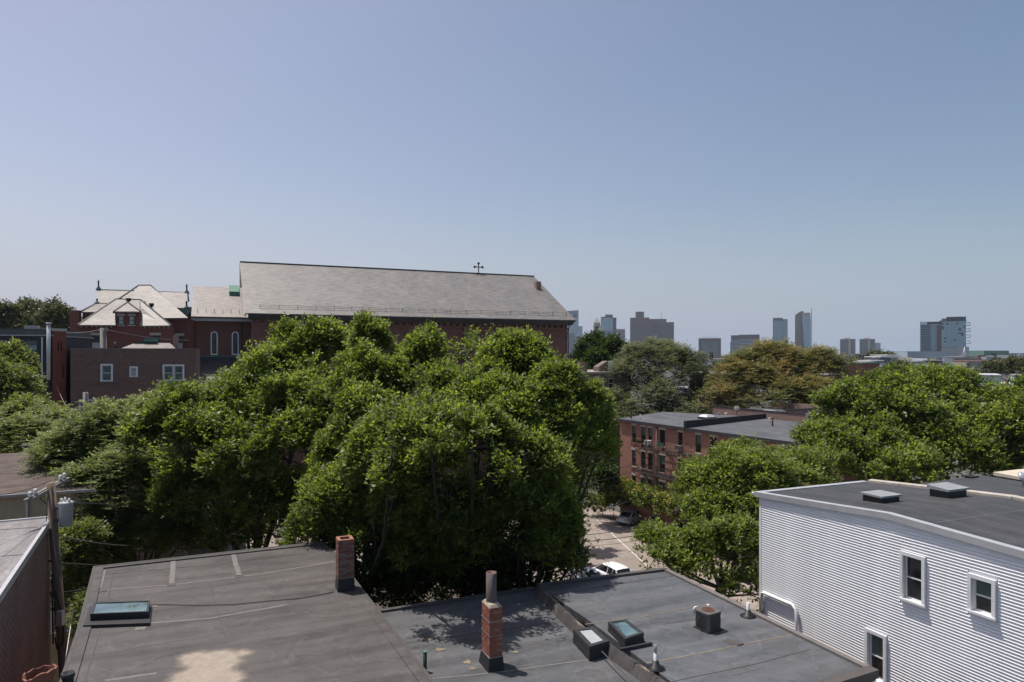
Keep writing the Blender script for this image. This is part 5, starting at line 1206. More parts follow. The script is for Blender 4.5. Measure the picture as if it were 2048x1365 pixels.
c = on(1172, 1172, 0); car('parked_car', 'mauve grey car roof just showing left of the white hatchback', 'car_mauve', (c.x, c.y, .012), R(112))
c = on(588, 1068, 0); car('parked_car', 'white car glimpsed between tree trunks beyond the left roof', 'car_white', (c.x, c.y, .012), R(28), True)
c = on(1490, 1150, 0); car('parked_car', 'teal car glimpsed behind leaves left of the white house', 'car_teal', (c.x, c.y, .012), R(60))
c = on(1196, 1024, 0); t = thing('dirt_bike', 'toppled red and black minibike at the edge of the parking lot', 'motorbike', (c.x, c.y, 0), R(15))
for x in (-.45, .45): w = MB().tube([(x, -.05, .25), (x, .05, .25)], .25, 14).build('wheel', 'tyre', t)
MB().bar((-.4, 0, .3), (.35, 0, .55), .16, .2).build('frame', 'lamp_red', t); MB().bar((-.35, 0, .62), (.1, 0, .6), .18, .1).build('saddle', 'tar', t); MB().bar((.32, -.3, .85), (.32, .3, .85), .05).build('handlebar', 'tar', t)
c = on(1203, 1022, 0); t = thing('traffic_cone', 'orange traffic cone beside the minibike at the lot edge', 'cone', (c.x + .4, c.y, 0)); MB().box(-.2, -.2, 0, .2, .2, .04).build('base', 'tyre', t); MB().tube([(0, 0, .04), (0, 0, .7)], [.15, .03], 12).build('cone_body', 'cone_orange', t)

# ---------------------------------------------------------------- poles and wires
def util_pole(label, base, top, r0, r1, mat, arms=(), extra=None):
    t = thing('utility_pole', label, 'utility pole', base); v = Vector(top) - Vector(base)
    MB().tube([Vector((0, 0, 0)), v * .5 + Vector((0.03, 0, 0)), v], [r0, (r0 + r1) / 2, r1], 14).build('pole', mat, t)
    return t, v
pb = on(122, 1310, 7.5); D0 = 24.6
ptop = at(101, 966, D0); pbot = at(124, 1300, D0); pbot0 = Vector(pbot) + (Vector(pbot) - Vector(ptop)) * ((pbot.z) / (ptop.z - pbot.z))
t, v = util_pole('leaning brown utility pole carrying the grey transformer at the left', pbot0, ptop, .19, .145, 'timber_pole'); B = Vector(t.location)
a1, a2 = at(50, 1003, D0 - 1.2) - B, at(127, 960, D0 + .8) - B
mb = MB(); mb.bar(a1, a2, .10, .12); mb.bar(a1 + Vector((.06, .22, 0)), a2 + Vector((.06, .22, 0)), .10, .12); mb.build('crossarm', 'timber_grey', t)
for f in (.07, .2, .86, .97):
    p = a1.lerp(a2, f) + Vector((0, .1, .06)); MB().tube([p, p + Vector((0, 0, .06)), p + Vector((0, 0, .10)), p + Vector((0, 0, .13)), p + Vector((0, 0, .2))], [.03, .075, .05, .075, .04], 10).build('insulator', 'lamp_clear', t)
mb = MB(); q = v * .985; mb.bar(q + Vector((-.1, -.13, -.5)), a1.lerp(a2, .3) + Vector((0, 0, -.05)), .04); mb.bar(q + Vector((-.1, -.1, -1.3)), q + Vector((-.02, -.15, -.2)), .02); mb.build('brace', 'metal_dark', t)
tcn = at(132, 1052, D0 - .1) - B; tr = MB(); tr.tube([tcn, tcn + Vector((0, 0, .04)), tcn + Vector((0, 0, .76)), tcn + Vector((0, 0, .80)), tcn + Vector((0, 0, .84)), tcn + Vector((0, 0, .88))], [.18, .215, .23, .25, .25, .18], 22); w_ = tr.build('transformer', 'transformer_grey', t)
mb = MB(); 
for dx, dz in ((-.13, 0), (.0, .04), (.14, 0)): mb.tube([tcn + Vector((dx, -.05, .84)), tcn + Vector((dx, -.05, .95)), tcn + Vector((dx, -.05, 1.0 + dz))], [.035, .05, .02], 8)
mb.build('bushing', 'lamp_clear', w_)
mb = MB(); mb.bar(tcn + Vector((-.42, 0, .62)), tcn + Vector((-.2, 0, .62)), .08, .1); mb.bar(tcn + Vector((-.42, 0, .2)), tcn + Vector((-.2, 0, .2)), .08, .1); mb.build('hanger', 'metal_dark', t)
p = at(114, 1245, D0 - .3) - B; mb = MB(); mb.box(p.x + .03, p.y - .1, p.z - .1, p.x + .24, p.y + .08, p.z + .42); mb.build('junction_box', 'metal_pale', t)
mb = MB(); p = at(110, 1180, D0 - .2) - B; mb.tube([p, p + Vector((.1, 0, -.4)), p + Vector((.35, -.05, -1.1)), p + Vector((.32, -.05, -1.9)), p + Vector((.1, -.05, -2.1)), p + Vector((0, 0, -1.7))], .03, 6); mb.tube([p + Vector((-.05, -.1, .6)), p + Vector((.0, -.1, -1.9))], .025, 6)
for yy in (1122, 1190, 1218): q = at(108 + (yy - 1100) * .07, yy, D0) - B; mb.tube([q + Vector((-.2, -.05, 0)), q + Vector((.2, -.05, .02))], .035, 6)
mb.build('cable_loop', 'tar', t)
def wire(label, pts, sag, r, mat='metal_dark', n=14):
    P = []
    for (a, b) in zip(pts[:-1], pts[1:]):
        a, b = Vector(a), Vector(b)
        for i in range(n + 1): f = i / n; P.append(a.lerp(b, f) - Vector((0, 0, sag * 4 * f * (1 - f))))
    o = Vector(pts[0]); mb = MB(); mb.tube([p - o for p in P], r, 5, caps=False); w = mb.build('overhead_wire', mat, None, o); tag(w, label, 'wire', 'overhead wires'); return w
wire('overhead wire running left from the crossarm over the brown shingle roof', [at(60, 999, 23.5), at(-60, 1012, 19)], .1, .011)
wire('upper wire from the pole top to the left over the shingle roof', [at(104, 960, 25), at(-60, 990, 21)], .2, .013)
wire('thin pale wire from the crossarm into the trees on the right', [at(70, 996, 24), at(340, 1008, 40)], .15, .013, 'metal_grey')
wire('twisted service cable from the pole into the trees below the transformer', [at(118, 1072, 24.6), at(340, 1086, 38)], .25, .02, 'metal_grey')
wire('pale lower cable from the pole towards the far left corner of the warm roof', [at(122, 1126, 24.6), at(420, 1132, 44)], .12, .013, 'metal_grey')
wire('thick black cable bundle crossing the alley behind the pole', [at(100, 1186, 24.8), at(176, 1178, 26)], .04, .035, 'tar')
wire('steep guy wire between the leaning pole and the warm roof edge', [at(147, 1215, 24), at(128, 1340, 22)], 0, .012, 'metal_pale')
wire('dark drooping cable at left above the small trees', [at(-40, 845, 42), at(110, 826, 50), at(170, 815, 55)], .25, .03)
wire('thin wire crossing the small trees at far left', [at(-40, 878, 38), at(70, 872, 45)], .1, .015)
b = on(185, 1206, 12.5)
# black cable lying over roof A
mb = MB(); P = [on(x, y, 12.53) for x, y in ((302, 1210), (330, 1209), (400, 1211), (470, 1209), (530, 1203), (600, 1197), (640, 1190), (668, 1184))]; o = Vector(P[0]); mb.tube([p - o for p in P], .012, 5, caps=False)
tag(mb.build('roof_cable', 'tar', None, o), 'thin black cable lying across the warm grey roof from skylight to chimney', 'cable')
# second pole, by the vines
pb = on(1312, 1043, 0); Dp = pb.y; top = at(1314, 910, Dp)
t, v = util_pole('brown utility pole in front of the orange brick block', pb, top, .23, .17, 'timber_pole'); B = Vector(t.location)
q = v + Vector((0, 0, -.1)); mb = MB(); mb.bar(q + Vector((-.55, -.2, -.9)), q + Vector((.6, -.2, -1.1)), .09, .1); mb.build('crossarm', 'timber_grey', t)
for dx, dz in ((-.5, -.8), (.0, .0), (.55, -.95)): MB().tube([q + Vector((dx, -.2, dz)), q + Vector((dx, -.2, dz + .12)), q + Vector((dx, -.2, dz + .2)), q + Vector((dx, -.2, dz + .28))], [.1, .16, .08, .13], 10).build('insulator', 'lamp_clear', t)
p = at(1300, 962, Dp - .6) - B
mb = MB(); mb.bar(q + Vector((-.15, -.1, -2.2)), p + Vector((.3, .1, .3)), .06); mb.build('lamp_arm', 'metal_dark', t)
mb = MB(); mb.hexa([p + Vector(k) for k in ((-.45, -.1, -.5), (.4, -.1, -.62), (.4, .2, -.55), (-.45, .2, -.42))], [p + Vector(k) for k in ((-.5, -.1, .35), (.3, -.1, .5), (.3, .2, .5), (-.5, .2, .38))]); mb.build('floodlight', 'metal_grey', t)
wire('pale service wire running from the brown pole down to the parking lot edge', [at(1310, 975, Dp), at(1195, 1022, 78)], .35, .03, 'metal_pale')
wire('wire crossing the orange facade from the brown pole to the trees on the left', [at(1310, 918, Dp), at(1120, 945, 52)], .4, .025)
wire('second wire crossing the orange facade just below the first', [at(1312, 926, Dp), at(1110, 975, 50)], .4, .022)
wire('wire from the brown pole towards the right hand trees', [at(1312, 918, Dp), at(1560, 900, 50)], .4, .022)
for i, (y0, y1, r_) in enumerate(((1068, 1052, .022), (1081, 1066, .028), (1091, 1077, .012))): wire(('upper', 'middle thick', 'lower thin')[i] + ' black wire of the three above the open part of the parking lot', [at(1120, y0 + 6, 44), at(1300, y1 + 1, 52)], .1, r_)
for i, (x0, x1) in enumerate(((1176, 1224), (1190, 1226))): wire(('left', 'right')[i] + ' thin wire falling from the lot towards the cool grey roof edge', [at(x0, 1040, 50), at(x1, 1150, 27)], .1, .008)
# poles left
t, v = util_pole('grey timber pole with crossarm in front of the lower muntined windows', on(168, 1200, 0) * 0 + Vector((ray(170) * 50, 50, 0)), at(171, 785, 50), .2, .17, 'timber_grey'); a, b_ = at(150, 806, 49.8) - Vector(t.location), at(197, 808, 49.8) - Vector(t.location); MB().bar(a, b_, .12, .15).build('crossarm', 'timber_grey', t)
t, v = util_pole('slim grey pole with bracket standing in front of the dark red school', Vector((ray(207) * 70, 70, 0)), at(206.5, 657, 70), .3, .3, 'timber_grey'); MB().box(-.35, -.2, v.z - .3, .35, .2, v.z + .05).build('crosshead', 'timber_grey', t)
wire('wire from the slim grey pole leftwards past the red end wall', [at(206, 658, 70), at(132, 666, 62)], .15, .03, 'metal_grey'); wire('wire from the slim grey pole sloping right to the church', [at(206, 658, 70), at(380, 681, 92)], .3, .035, 'metal_grey')
wire('steep wire from the red end wall down to the lower left trees', [at(112, 770, 59), at(132, 812, 56)], .1, .02, 'metal_grey')

# ---------------------------------------------------------------- skyline
def tower(name, label, cat, px0, px1, D, py_top, segs=None, base_py=712):
    c = ray((px0 + px1) / 2); q = lambda px: at(px, 700, D * (1 + c * c) / (1 + ray(px) * c)); t, W = face_frame(name, label, cat, q(px0), q(px1)); return t, W
def block(t, W, px0, px1, a, b, ytop, D, mat, depth=30, y=0, name='wall', z0=0, ybot=None):
    f0, f1 = (a - px0) / (px1 - px0), (b - px0) / (px1 - px0); z1 = zf(ytop, D); mb = MB(); mb.box(W * f0, y, z0 if ybot is None else zf(ybot, D), W * f1, y + depth, z1); return mb.build(name, mat, t)
def bands(t, x0, x1, z0, z1, n, mat, frac=.5, y=-.35, th=.3, name='window_band'):
    fh = (z1 - z0) / n; m = MB(); m.box(x0, y, 0, x1, y + th, fh * frac); me = m.mesh(name, [mat])
    for k in range(n): put(name, me, t, (0, 0, z0 + k * fh + fh * (1 - frac) / 2))
def fins(t, x0, x1, z0, z1, n, mat, w=.4, y=-.7, th=.6, name='mullion'):
    m = MB(); m.box(-w / 2, y, z0, w / 2, y + th, z1); me = m.mesh(name, [mat])
    for k in range(n + 1): put(name, me, t, (x0 + (x1 - x0) * k / n, 0, 0))
def gridtower(label, px0, px1, ytop, D, wall, win, floors, cols_, depth=35, frac=.55, fw=.5, zl=0):
    t, W = tower('office_tower', label, 'tower', px0, px1, D, ytop); z1 = zf(ytop, D); zl0 = 25
    MB().box(0, 0, 0, W, depth, z1).build('wall', wall, t)
    bands(t, W * .02, W * .98, zl0, z1 - 4, floors, win, frac); 
    if cols_: fins(t, 0, W, zl0, z1 - 1, cols_, wall, fw)
    return t, W, z1
# far left: two blue glass towers beside the church
t, W, z1 = gridtower('pale blue glass tower with sloping top just right of the church eave', 1134, 1157, 626, 2900, 'tower_frame', 'glass_tower', 30, 6, 40, .7)
mb = MB(); mb.face([(0, 0, z1), (W, 0, z1), (W, 0, z1 + 11), (0, 0, z1 + 7)]); mb.face([(0, 0, z1 + 7), (W, 0, z1 + 11), (W, 40, z1 + 11), (0, 40, z1 + 7)]); mb.face([(W, 0, z1), (W, 40, z1), (W, 40, z1 + 11), (W, 0, z1 + 11)]); mb.face([(0, 0, z1), (0, 0, z1 + 7), (0, 40, z1 + 7), (0, 40, z1)]); mb.build('crown_screen', 'tower_frame', t); MB().box(W * .5, -1, z1 - 18, W * .9, -.4, z1 - 6).build('louvre', 'tower_frame_dark', t)
t, W, z1 = gridtower('lower teal glass tower tucked right of the sloping blue one', 1155, 1165, 653, 2800, 'tower_frame', 'glass_tower', 20, 3, 40, .8)
t, W, z1 = gridtower('violet grey office block low beside the church wall', 1136, 1149, 667, 2700, 'tower_frame', 'glass_tower_dark', 14, 4)
t, W, z1 = gridtower('low beige office block between church and clock tower', 1151, 1172, 678, 2500, 'tower_stone', 'glass_far', 10, 7)
t, W, z1 = gridtower('small bluish block left of the clock tower', 1170, 1181, 667, 2550, 'tower_pale', 'glass_tower', 13, 4)
# clock tower
t, W = tower('clock_tower', 'stone clock tower with pyramid spire among the distant towers', 'tower', 1187, 1201, 2600, 640)
zs = lambda y: zf(y, 2600); k = 2600 / FPX
MB().box(0, 0, 0, W, W, zs(650)).build('shaft', 'tower_stone', t)
MB().box(-1, -1, zs(654), W + 1, W + 1, zs(652.5)).build('cornice', 'tower_stone', t)
MB().box(1.5, 1.5, zs(650), W - 1.5, W - 1.5, zs(646)).build('belfry', 'tower_stone', t)
for i in range(5): x = 2 + i * (W - 4) / 4; MB().box(x - 1, .2, zs(650) + .2, x + 1, 1.4, zs(647)).build('column', 'tower_stone', t)
mb = MB(); mb.hexa([(1, 1, zs(646)), (W - 1, 1, zs(646)), (W - 1, W - 1, zs(646)), (1, W - 1, zs(646))], [(W / 2 - 1.6, W / 2 - 1.6, zs(636)), (W / 2 + 1.6, W / 2 - 1.6, zs(636)), (W / 2 + 1.6, W / 2 + 1.6, zs(636)), (W / 2 - 1.6, W / 2 + 1.6, zs(636))]); mb.build('spire', 'tower_stone', t)
MB().tube([(W / 2, W / 2, zs(636)), (W / 2, W / 2, zs(635)), (W / 2, W / 2, zs(632))], [2, 1.6, .4], 8).build('lantern', 'tower_white', t)
MB().tube([(W / 2, -.3, zs(661)), (W / 2, .1, zs(661))], 5.6, 20).build('clock_face', 'tower_white', t)
mb = MB(); mb.bar((W / 2, -.6, zs(661)), (W / 2 + 2.8, -.6, zs(661) + 1.5), .6); mb.bar((W / 2, -.6, zs(661)), (W / 2 - .5, -.6, zs(661) + 4.6), .5); mb.build('clock_hand', 'tar', t)
for i, (a, b, yt) in enumerate(((1180, 1187, 662), (1201, 1213, 661), (1176, 1180, 668), (1213, 1219, 668))):
    x0, x1 = (a - 1187) / 14 * W, (b - 1187) / 14 * W; MB().box(x0, 3, 0, x1, 30, zs(yt)).build('shoulder_wing', 'tower_stone', t)
m_ = MB(); m_.box(0, -.3, 0, 1.5, .2, 3.4); me = m_.mesh('window', ['glass_far'])
for r_ in range(12):
    for c_ in range(4): put('window', me, t, (2.5 + c_ * (W - 6) / 3.3, 0, zs(668) - r_ * 6.5))
t, W, z1 = gridtower('dark teal faceted glass tower behind the clock tower', 1202, 1226, 634, 2500, 'tower_frame_dark', 'glass_tower', 34, 4, 40, .8, .8)
MB().box(W * .35, 2, z1, W * .98, 38, z1 + 8).build('crown', 'tower_frame_dark', t); MB().box(W + .01, 4, 0, W * 1.28, 40, z1 - 3).build('dark_flank', 'tower_frame_dark', t); MB().box(0, -6, 0, W * .93, -1, zs(664)).build('lower_block', 'glass_tower_dark', t)
for i in range(3): MB().box(W * (.4 + .2 * i), 10, z1 + 8, W * (.4 + .2 * i) + .8, 11, z1 + 13).build('antenna', 'tower_frame_dark', t)
t, W, z1 = gridtower('beige tower with arched crown right of the teal glass tower', 1232, 1250, 660, 2450, 'tower_stone', 'glass_far', 15, 6)
for i in range(4): MB().tube([(W * (i + .5) / 4, 0, z1), (W * (i + .5) / 4, 5, z1)], W / 8, 12).build('arched_crown', 'tower_stone', t)
# big stepped federal block
t, W = tower('office_tower', 'broad stepped purplish brown office block with narrow penthouse', 'tower', 1260, 1348, 2400, 623); zs = lambda y: zf(y, 2400)
X_ = lambda px: (px - 1260) / 88 * W
for nm, a, b, yt, y0 in (('left_slab', 1260, 1299, 635, 12), ('penthouse', 1271, 1288, 623, 16), ('front_slab', 1261, 1308, 651, -8), ('middle_slab', 1271, 1333, 638.5, 0), ('right_slab', 1332, 1348, 645, 4)):
    MB().box(X_(a), y0, 0, X_(b), y0 + 40, zs(yt)).build(nm, 'tower_tan', t)
MB().box(X_(1262), -9.5, zs(651), X_(1297), 0, zs(649.3)).build('terrace_edge', 'brick_far', t); MB().box(X_(1272), -1.5, zs(640.5), X_(1307), -.1, zs(638.4)).build('terrace_edge', 'brick_far', t)
for (a, b, yt, y0, n) in ((1262, 1307, 653, -8, 26), (1310, 1327, 652, -.0, 20), (1334, 1347, 648, 4, 22)):
    fh = (zs(yt) - 30) / n; m = MB(); m.box(X_(a), y0 - .3, 0, X_(b), y0 + .1, fh * .42); me = m.mesh('window_band', ['glass_tower_dark'])
    for i in range(n): put('window_band', me, t, (0, 0, 30 + i * fh))
    m = MB(); m.box(-.9, y0 - .9, 28, .9, y0 + .1, zs(yt)); me = m.mesh('pier', ['tower_tan']); nn = int((b - a) / 1.7)
    for i in range(nn + 1): put('pier', me, t, (X_(a) + (X_(b) - X_(a)) * i / nn, 0, 0))
MB().box(X_(1308), -1.2, zs(654), X_(1328), -.2, zs(651)).build('louvre', 'tower_frame_dark', t); MB().tube([(X_(1323), 20, zs(638)), (X_(1323), 20, zs(625))], .7, 6).build('antenna', 'tower_frame', t)
# concrete block with crown truss
t, W, z1 = gridtower('grey concrete block with pale roof trusses', 1397, 1442, 677, 1900, 'tower_concrete', 'glass_tower_dark', 1, 0, 40, .01)
fins(t, W * .2, W * .86, 15, z1 - 8, 13, 'tower_pale', .9, -.8, .7, 'fin'); MB().box(W * .2, -.4, 14, W * .86, -.01, z1 - 8).build('glazing', 'glass_far', t); MB().box(W * .03, -.5, 14, W * .12, -.01, z1 - 4).build('glazing', 'glass_tower_dark', t)
for i in range(9): x = W * (.2 + .6 * i / 8); MB().bar((x, 2, z1), (x + (3 if i > 4 else -3), 2, z1 + 3.5), .5).build('truss_strut', 'tower_stone', t)
MB().bar((W * .18, 2, z1 + 3.6), (W * .84, 2, z1 + 3.6), .6).build('truss_chord', 'tower_stone', t)
# horizontally striped block
t, W = tower('office_tower', 'broad office block with pale horizontal stripes and dark cap', 'tower', 1462, 1519, 1900, 670); zs = lambda y: zf(y, 1900)
MB().box(W * .28, 0, 0, W, 40, zs(670)).build('right_wall', 'glass_tower_dark', t); MB().box(0, 4, 0, W * .28 - .01, 44, zs(671)).build('left_wall', 'glass_tower_dark', t); MB().box(-2, 8, 0, -.01, 30, zs(684)).build('side_wall', 'tower_concrete', t)
bands(t, W * .28, W, 12, zs(678), 13, 'tower_pale', .45, -.6, .6, 'stripe'); bands(t, 0, W * .275, 12, zs(679), 13, 'tower_pale', .45, 3.4, .6, 'stripe')
MB().box(W * .28, -.6, zs(677.5), W + .3, -.01, zs(670) + .3).build('cap_band', 'tower_concrete', t); MB().box(0, 3.4, zs(678), W * .275, 3.99, zs(671) + .3).build('cap_band', 'tower_concrete', t)
t, W, z1 = gridtower('tall grey green glass tower with notched top', 1546, 1575, 639, 2200, 'tower_frame_dark', 'glass_tower', 36, 8, 40, .75, .9)
MB().box(0, 1, z1, W * .67, 39, z1 + 5).build('crown', 'tower_frame', t); MB().box(-2.5, 4, 0, -.01, 30, zf(674, 2200)).build('low_wing', 'tower_pale', t)
# curved glass tower with fin
t, W = tower('office_tower', 'curved glass tower with tall pale corner fin', 'tower', 1590, 1624, 2200, 622); zs = lambda y: zf(y, 2200)
mb = MB(); n = 8; P = []
for i in range(n + 1): f = i / n; P.append((W * .5 * f, 10 * (1 - math.sin(f * math.pi / 2)), zs(630 - 7.5 * math.sin(f * math.pi / 2))))
mb.prism(P + [(W * .5, 40, zs(622.5)), (0, 40, zs(630))], 0); mb.build('left_shell', 'tower_concrete', t)
mb = MB(); P = [(W * .38, -1.2, zs(635)), (W * .55, -1.5, zs(634)), (W * .95, -1.5, zs(634)), (W * .95, 38, zs(634)), (W * .38, 38, zs(635))]; mb.prism(P, 0); mb.build('right_shell', 'glass_tower', t)
mb = MB(); mb.hexa([(W * .38, -1.6, 0), (W * .62, -1.6, 0), (W * .62, -1.3, 0), (W * .38, -1.3, 0)], [(W * .38, -1.6, zs(634)), (W * .40, -1.6, zs(634)), (W * .40, -1.3, zs(634)), (W * .38, -1.3, zs(634))]); mb.build('dark_edge', 'tower_frame_dark', t)
MB().box(W * .42, 0, zs(634), W * .9, 34, zs(626)).build('plant_storey', 'tower_stone', t)
mb = MB(); mb.hexa([(W * .90, -3, zs(640)), (W, -3, zs(640)), (W, 8, zs(640)), (W * .90, 8, zs(640))], [(W * .965, -1, zs(617)), (W, -1, zs(617)), (W, 4, zs(617)), (W * .965, 4, zs(617))]); mb.box(W * .90, -3, 0, W, 8, zs(640)); mb.build('fin', 'tower_white', t)
fl = MB(); fl.box(W * .42, -1.75, 0, W * .93, -1.45, .9); me = fl.mesh('floor_line', ['tower_frame'])
for i in range(30): put('floor_line', me, t, (0, 0, 12 + i * (zs(634) - 14) / 30))
fl = MB(); fl.box(-.3, 9.4, 0, W * .12, 10.2, 1.0); me = fl.mesh('floor_line', ['tower_frame'])
for i in range(30): put('floor_line', me, t, (0, 0, 12 + i * (zs(634) - 14) / 30))
for i, (a, b, lab) in enumerate(((1680, 1711, 'left one of the twin brown concrete towers with pale roof gear'), (1719, 1750, 'right one of the twin brown concrete towers with pale roof gear'))):
    t, W, z1 = gridtower(lab, a, b, 678.5, 2600, 'tower_concrete', 'glass_tower_dark', 1, 0, 40, .01)
    m = MB(); m.box(0, -.5, 20, W / 30, -.01, z1 - 3); me = m.mesh('window_strip', ['glass_tower_dark'])
    for k in range(13): 
        if k not in (7, 8): put('window_strip', me, t, (W * (.05 + .9 * k / 13), 0, 0))
    MB().box(W * .56, -3, 0, W * .68, -.51, z1 + 1).build('pale_pier', 'tower_stone', t); MB().box(W * .25, 6, z1, W * .7, 30, z1 + 5, taper=1.5).build('roof_plant', 'tower_stone', t)
t, W, z1 = gridtower('small pale stepped tower right of the twin towers', 1750, 1761, 686, 2700, 'tower_pale', 'glass_tower', 10, 2)
# hotel and apartment tower, nearer
t, W, z1 = gridtower('dark glass apartment tower with pale rounded left corner', 1841, 1883, 644, 1150, 'tower_frame_dark', 'glass_tower', 20, 14, 30, .75, .22)
MB().box(0, -.8, z1 - 5, W * .32, -.3, z1 + .3).build('corner_screen', 'tower_white', t); MB().box(-.5, -.9, 0, W * .01, 0, z1).build('corner_post', 'tower_pale', t); MB().box(W * .02, -1.0, 15, W * .48, -.75, z1 - 5).build('dark_bay', 'glass_tower_dark', t)
fl = MB(); fl.box(0, -1.15, 0, W * .48, -1.0, .4); me = fl.mesh('balcony_edge', ['tower_pale'])
for k in range(18): put('balcony_edge', me, t, (0, 0, 16 + k * (z1 - 22) / 18))
MB().box(W * .78, -1.5, 0, W, -.75, z1 - 6).build('tan_bay', 'tower_tan', t)
t, W = tower('apartment_tower', 'wide blue glass tower with overhanging dark roof and corner balconies', 'tower', 1883, 1932, 1050, 634); zs = lambda y: zf(y, 1050)
MB().box(0, 0, zs(695), W, 28, zs(643)).build('wall', 'tower_frame_dark', t); MB().box(0, 0.5, 0, W, 28, zs(695) - .01).build('podium', 'tower_pale', t)
pn = MB(); pw = W / 10; nf = 16; fh = (zs(643) - zs(695)) / nf; pn.box(.12, -.3, .25, pw - .12, -.01, fh - .12); pme_ = [pn.mesh('pane', [g]) for g in ('glass_tower',) * 9 + ('glass_tower_dark',)]
rr = random.Random(4)
for r_ in range(nf):
    for c_ in range(10): put('pane', rr.choice(pme_), t, (c_ * pw, 0, zs(695) + r_ * fh))
MB().box(-3, -3, zs(643) + .01, W + .5, 26, zs(641.5)).build('roof_slab', 'tower_frame_dark', t); MB().box(W * .2, 1, zs(641.5), W, 26, zs(634)).build('plant_storey', 'tower_frame_dark', t); MB().box(W * .0, 1, zs(641.5), W * .2, 20, zs(637)).build('plant_screen', 'tower_frame', t)
for k in range(4):
    zc = zs(649 + k * 12); b_ = MB(); b_.box(W + .01, -1, zc - 2.6, W + 5.5, 9, zc - 2.0); b_.box(W + .01, -1, zc + 1.6, W + 5.5, 9, zc + 2.2); b_.box(W + 5, -1, zc - 2, W + 5.5, 9, zc + 1.6); b_.build('balcony', 'tower_frame_dark', t)
MB().box(W * .62, -5, 0, W * 1.12, 0, zs(694)).build('white_podium', 'tower_pale', t)

# ---------------------------------------------------------------- mid-distance roofscape, right
def house(name, label, a, b, ytop, D, mat, depth=12, wins_=None, D2=None, parapet=None, roof='roof_gravel', group=None, cat='building'):
    c_ = ray((a + b) / 2) * .8; PL, PR = at(a, 700, D), at(b, 700, D2 or D * (1 + ray(a) * c_) / (1 + ray(b) * c_)); t, W = face_frame(name, label, cat, PL, PR, group); z1 = zf(ytop, D); holes = []
    for (p, q, y0, y1) in wins_ or []: holes.append(rect(t, p, q, y0, y1))
    mb = MB(); front_wall(mb, 0, W, 0, z1, holes, rec=.15); mb.face([(W, 0, 0), (W, depth, 0), (W, depth, z1), (W, 0, z1)]); mb.face([(0, 0, 0), (0, 0, z1), (0, depth, z1), (0, depth, 0)]); mb.face([(0, depth, 0), (0, depth, z1), (W, depth, z1), (W, depth, 0)]); mb.build('wall', mat, t)
    MB().box(-.15, -.2, z1 + .002, W + .15, depth + .1, z1 + .3).build('roof', parapet or roof, t)
    for h in holes: window(t, h[0], h[2], h[1] - h[0], h[3] - h[2], rec=.15, fw=.09)
    return t, W, z1
t, W, z1 = house('red_brick_house', 'red brick building with green copper cornice and three windows, far right of centre', 1671, 1707, 727, 190, 'brick_far', 8, [(1676, 1681, 729, 738), (1685.5, 1690.5, 729, 738), (1695, 1700, 729, 738)], 183, 'copper_green')
MB().box(.2, -.4, z1 - .5, W - .1, -.01, z1).build('cornice', 'copper_green', t); 
for k in range(3): MB().box(1.0 + k * 1.35 - .2, -.12, z1 - 1.3, 1.0 + k * 1.35 + .8, -.01, z1 - 1.05).build('lintel', 'limestone', t)
house('red_brick_house', 'blank dark red party wall joined to the copper corniced building', 1707, 1753, 728, 183, 'brick_far', 14, None, 215)
t, W, z1 = house('terrace_block', 'long pale grey block with roof terraces and white fascia', 1753, 1935, 735, 230, 'tower_pale', 18, [(1757, 1764, 740, 752), (1766, 1773, 740, 752)], 238, 'tower_white')
X_ = lambda px: W * (px - 1753) / 182; zs = lambda y: zf(y, 233)
for (a, b, yt, yb, mt, y0) in ((1762, 1785, 723, 733, 'glass_tower_dark', 5), (1784, 1806, 716, 733, 'tower_frame_dark', 6), (1806, 1830, 713, 727, 'tower_pale', 8), (1830, 1862, 715, 726, 'stucco_cream', 9), (1862, 1900, 718, 733, 'tower_white', 9), (1900, 1912, 717, 733, 'tower_concrete', 6), (1912, 1932, 717, 735, 'tower_pale', 5)):
    MB().box(X_(a), y0, zs(735), X_(b), y0 + 7, zs(yt)).build('penthouse', mt, t)
for (a, b, y_, y0) in ((1760, 1787, 722.5, 4.5), (1783, 1832, 715, 5), (1820, 1860, 724.5, 3), (1862, 1905, 722, 4), (1805, 1835, 711.5, 7.5)): MB().box(X_(a), y0, zs(y_), X_(b), y0 + 8, zs(y_) + .25).build('canopy', 'tower_white', t)
for px in (1787, 1806, 1822, 1845, 1862, 1871): MB().box(X_(px), 2.9, zs(735), X_(px) + .15, 3.1, zs(724)).build('post', 'tower_white', t)
rp = MB(); rp.box(0, -.05, 0, .07, .05, 1.1); rpm = rp.mesh('baluster', ['tower_white'])
for k in range(48): put('baluster', rpm, t, (.3 + k * .45, .2, z1 + .3))
MB().box(.2, .12, z1 + 1.35, 21.8, .28, z1 + 1.45).build('handrail', 'tower_white', t)
for i, (px, w_) in enumerate(((1818, 1.3), (1848, 1.6), (1866, 1.5), (1888, 3.0))):
    MB().box(X_(px), 1.6, z1 + .3, X_(px) + w_, 2.6, z1 + 1.2).build('terrace_furniture', 'tar' if i < 3 else 'stucco_brown', t)
mb = MB(); mb.face([(X_(1832), 1.0, zs(733)), (X_(1852), 1.0, zs(733)), (X_(1856), 4, zs(725)), (X_(1836), 4, zs(725))]); mb.build('awning', 'screen_green', t)
wl = [(1972 + k * 1, 0, 0, 0) for k in range(0)]
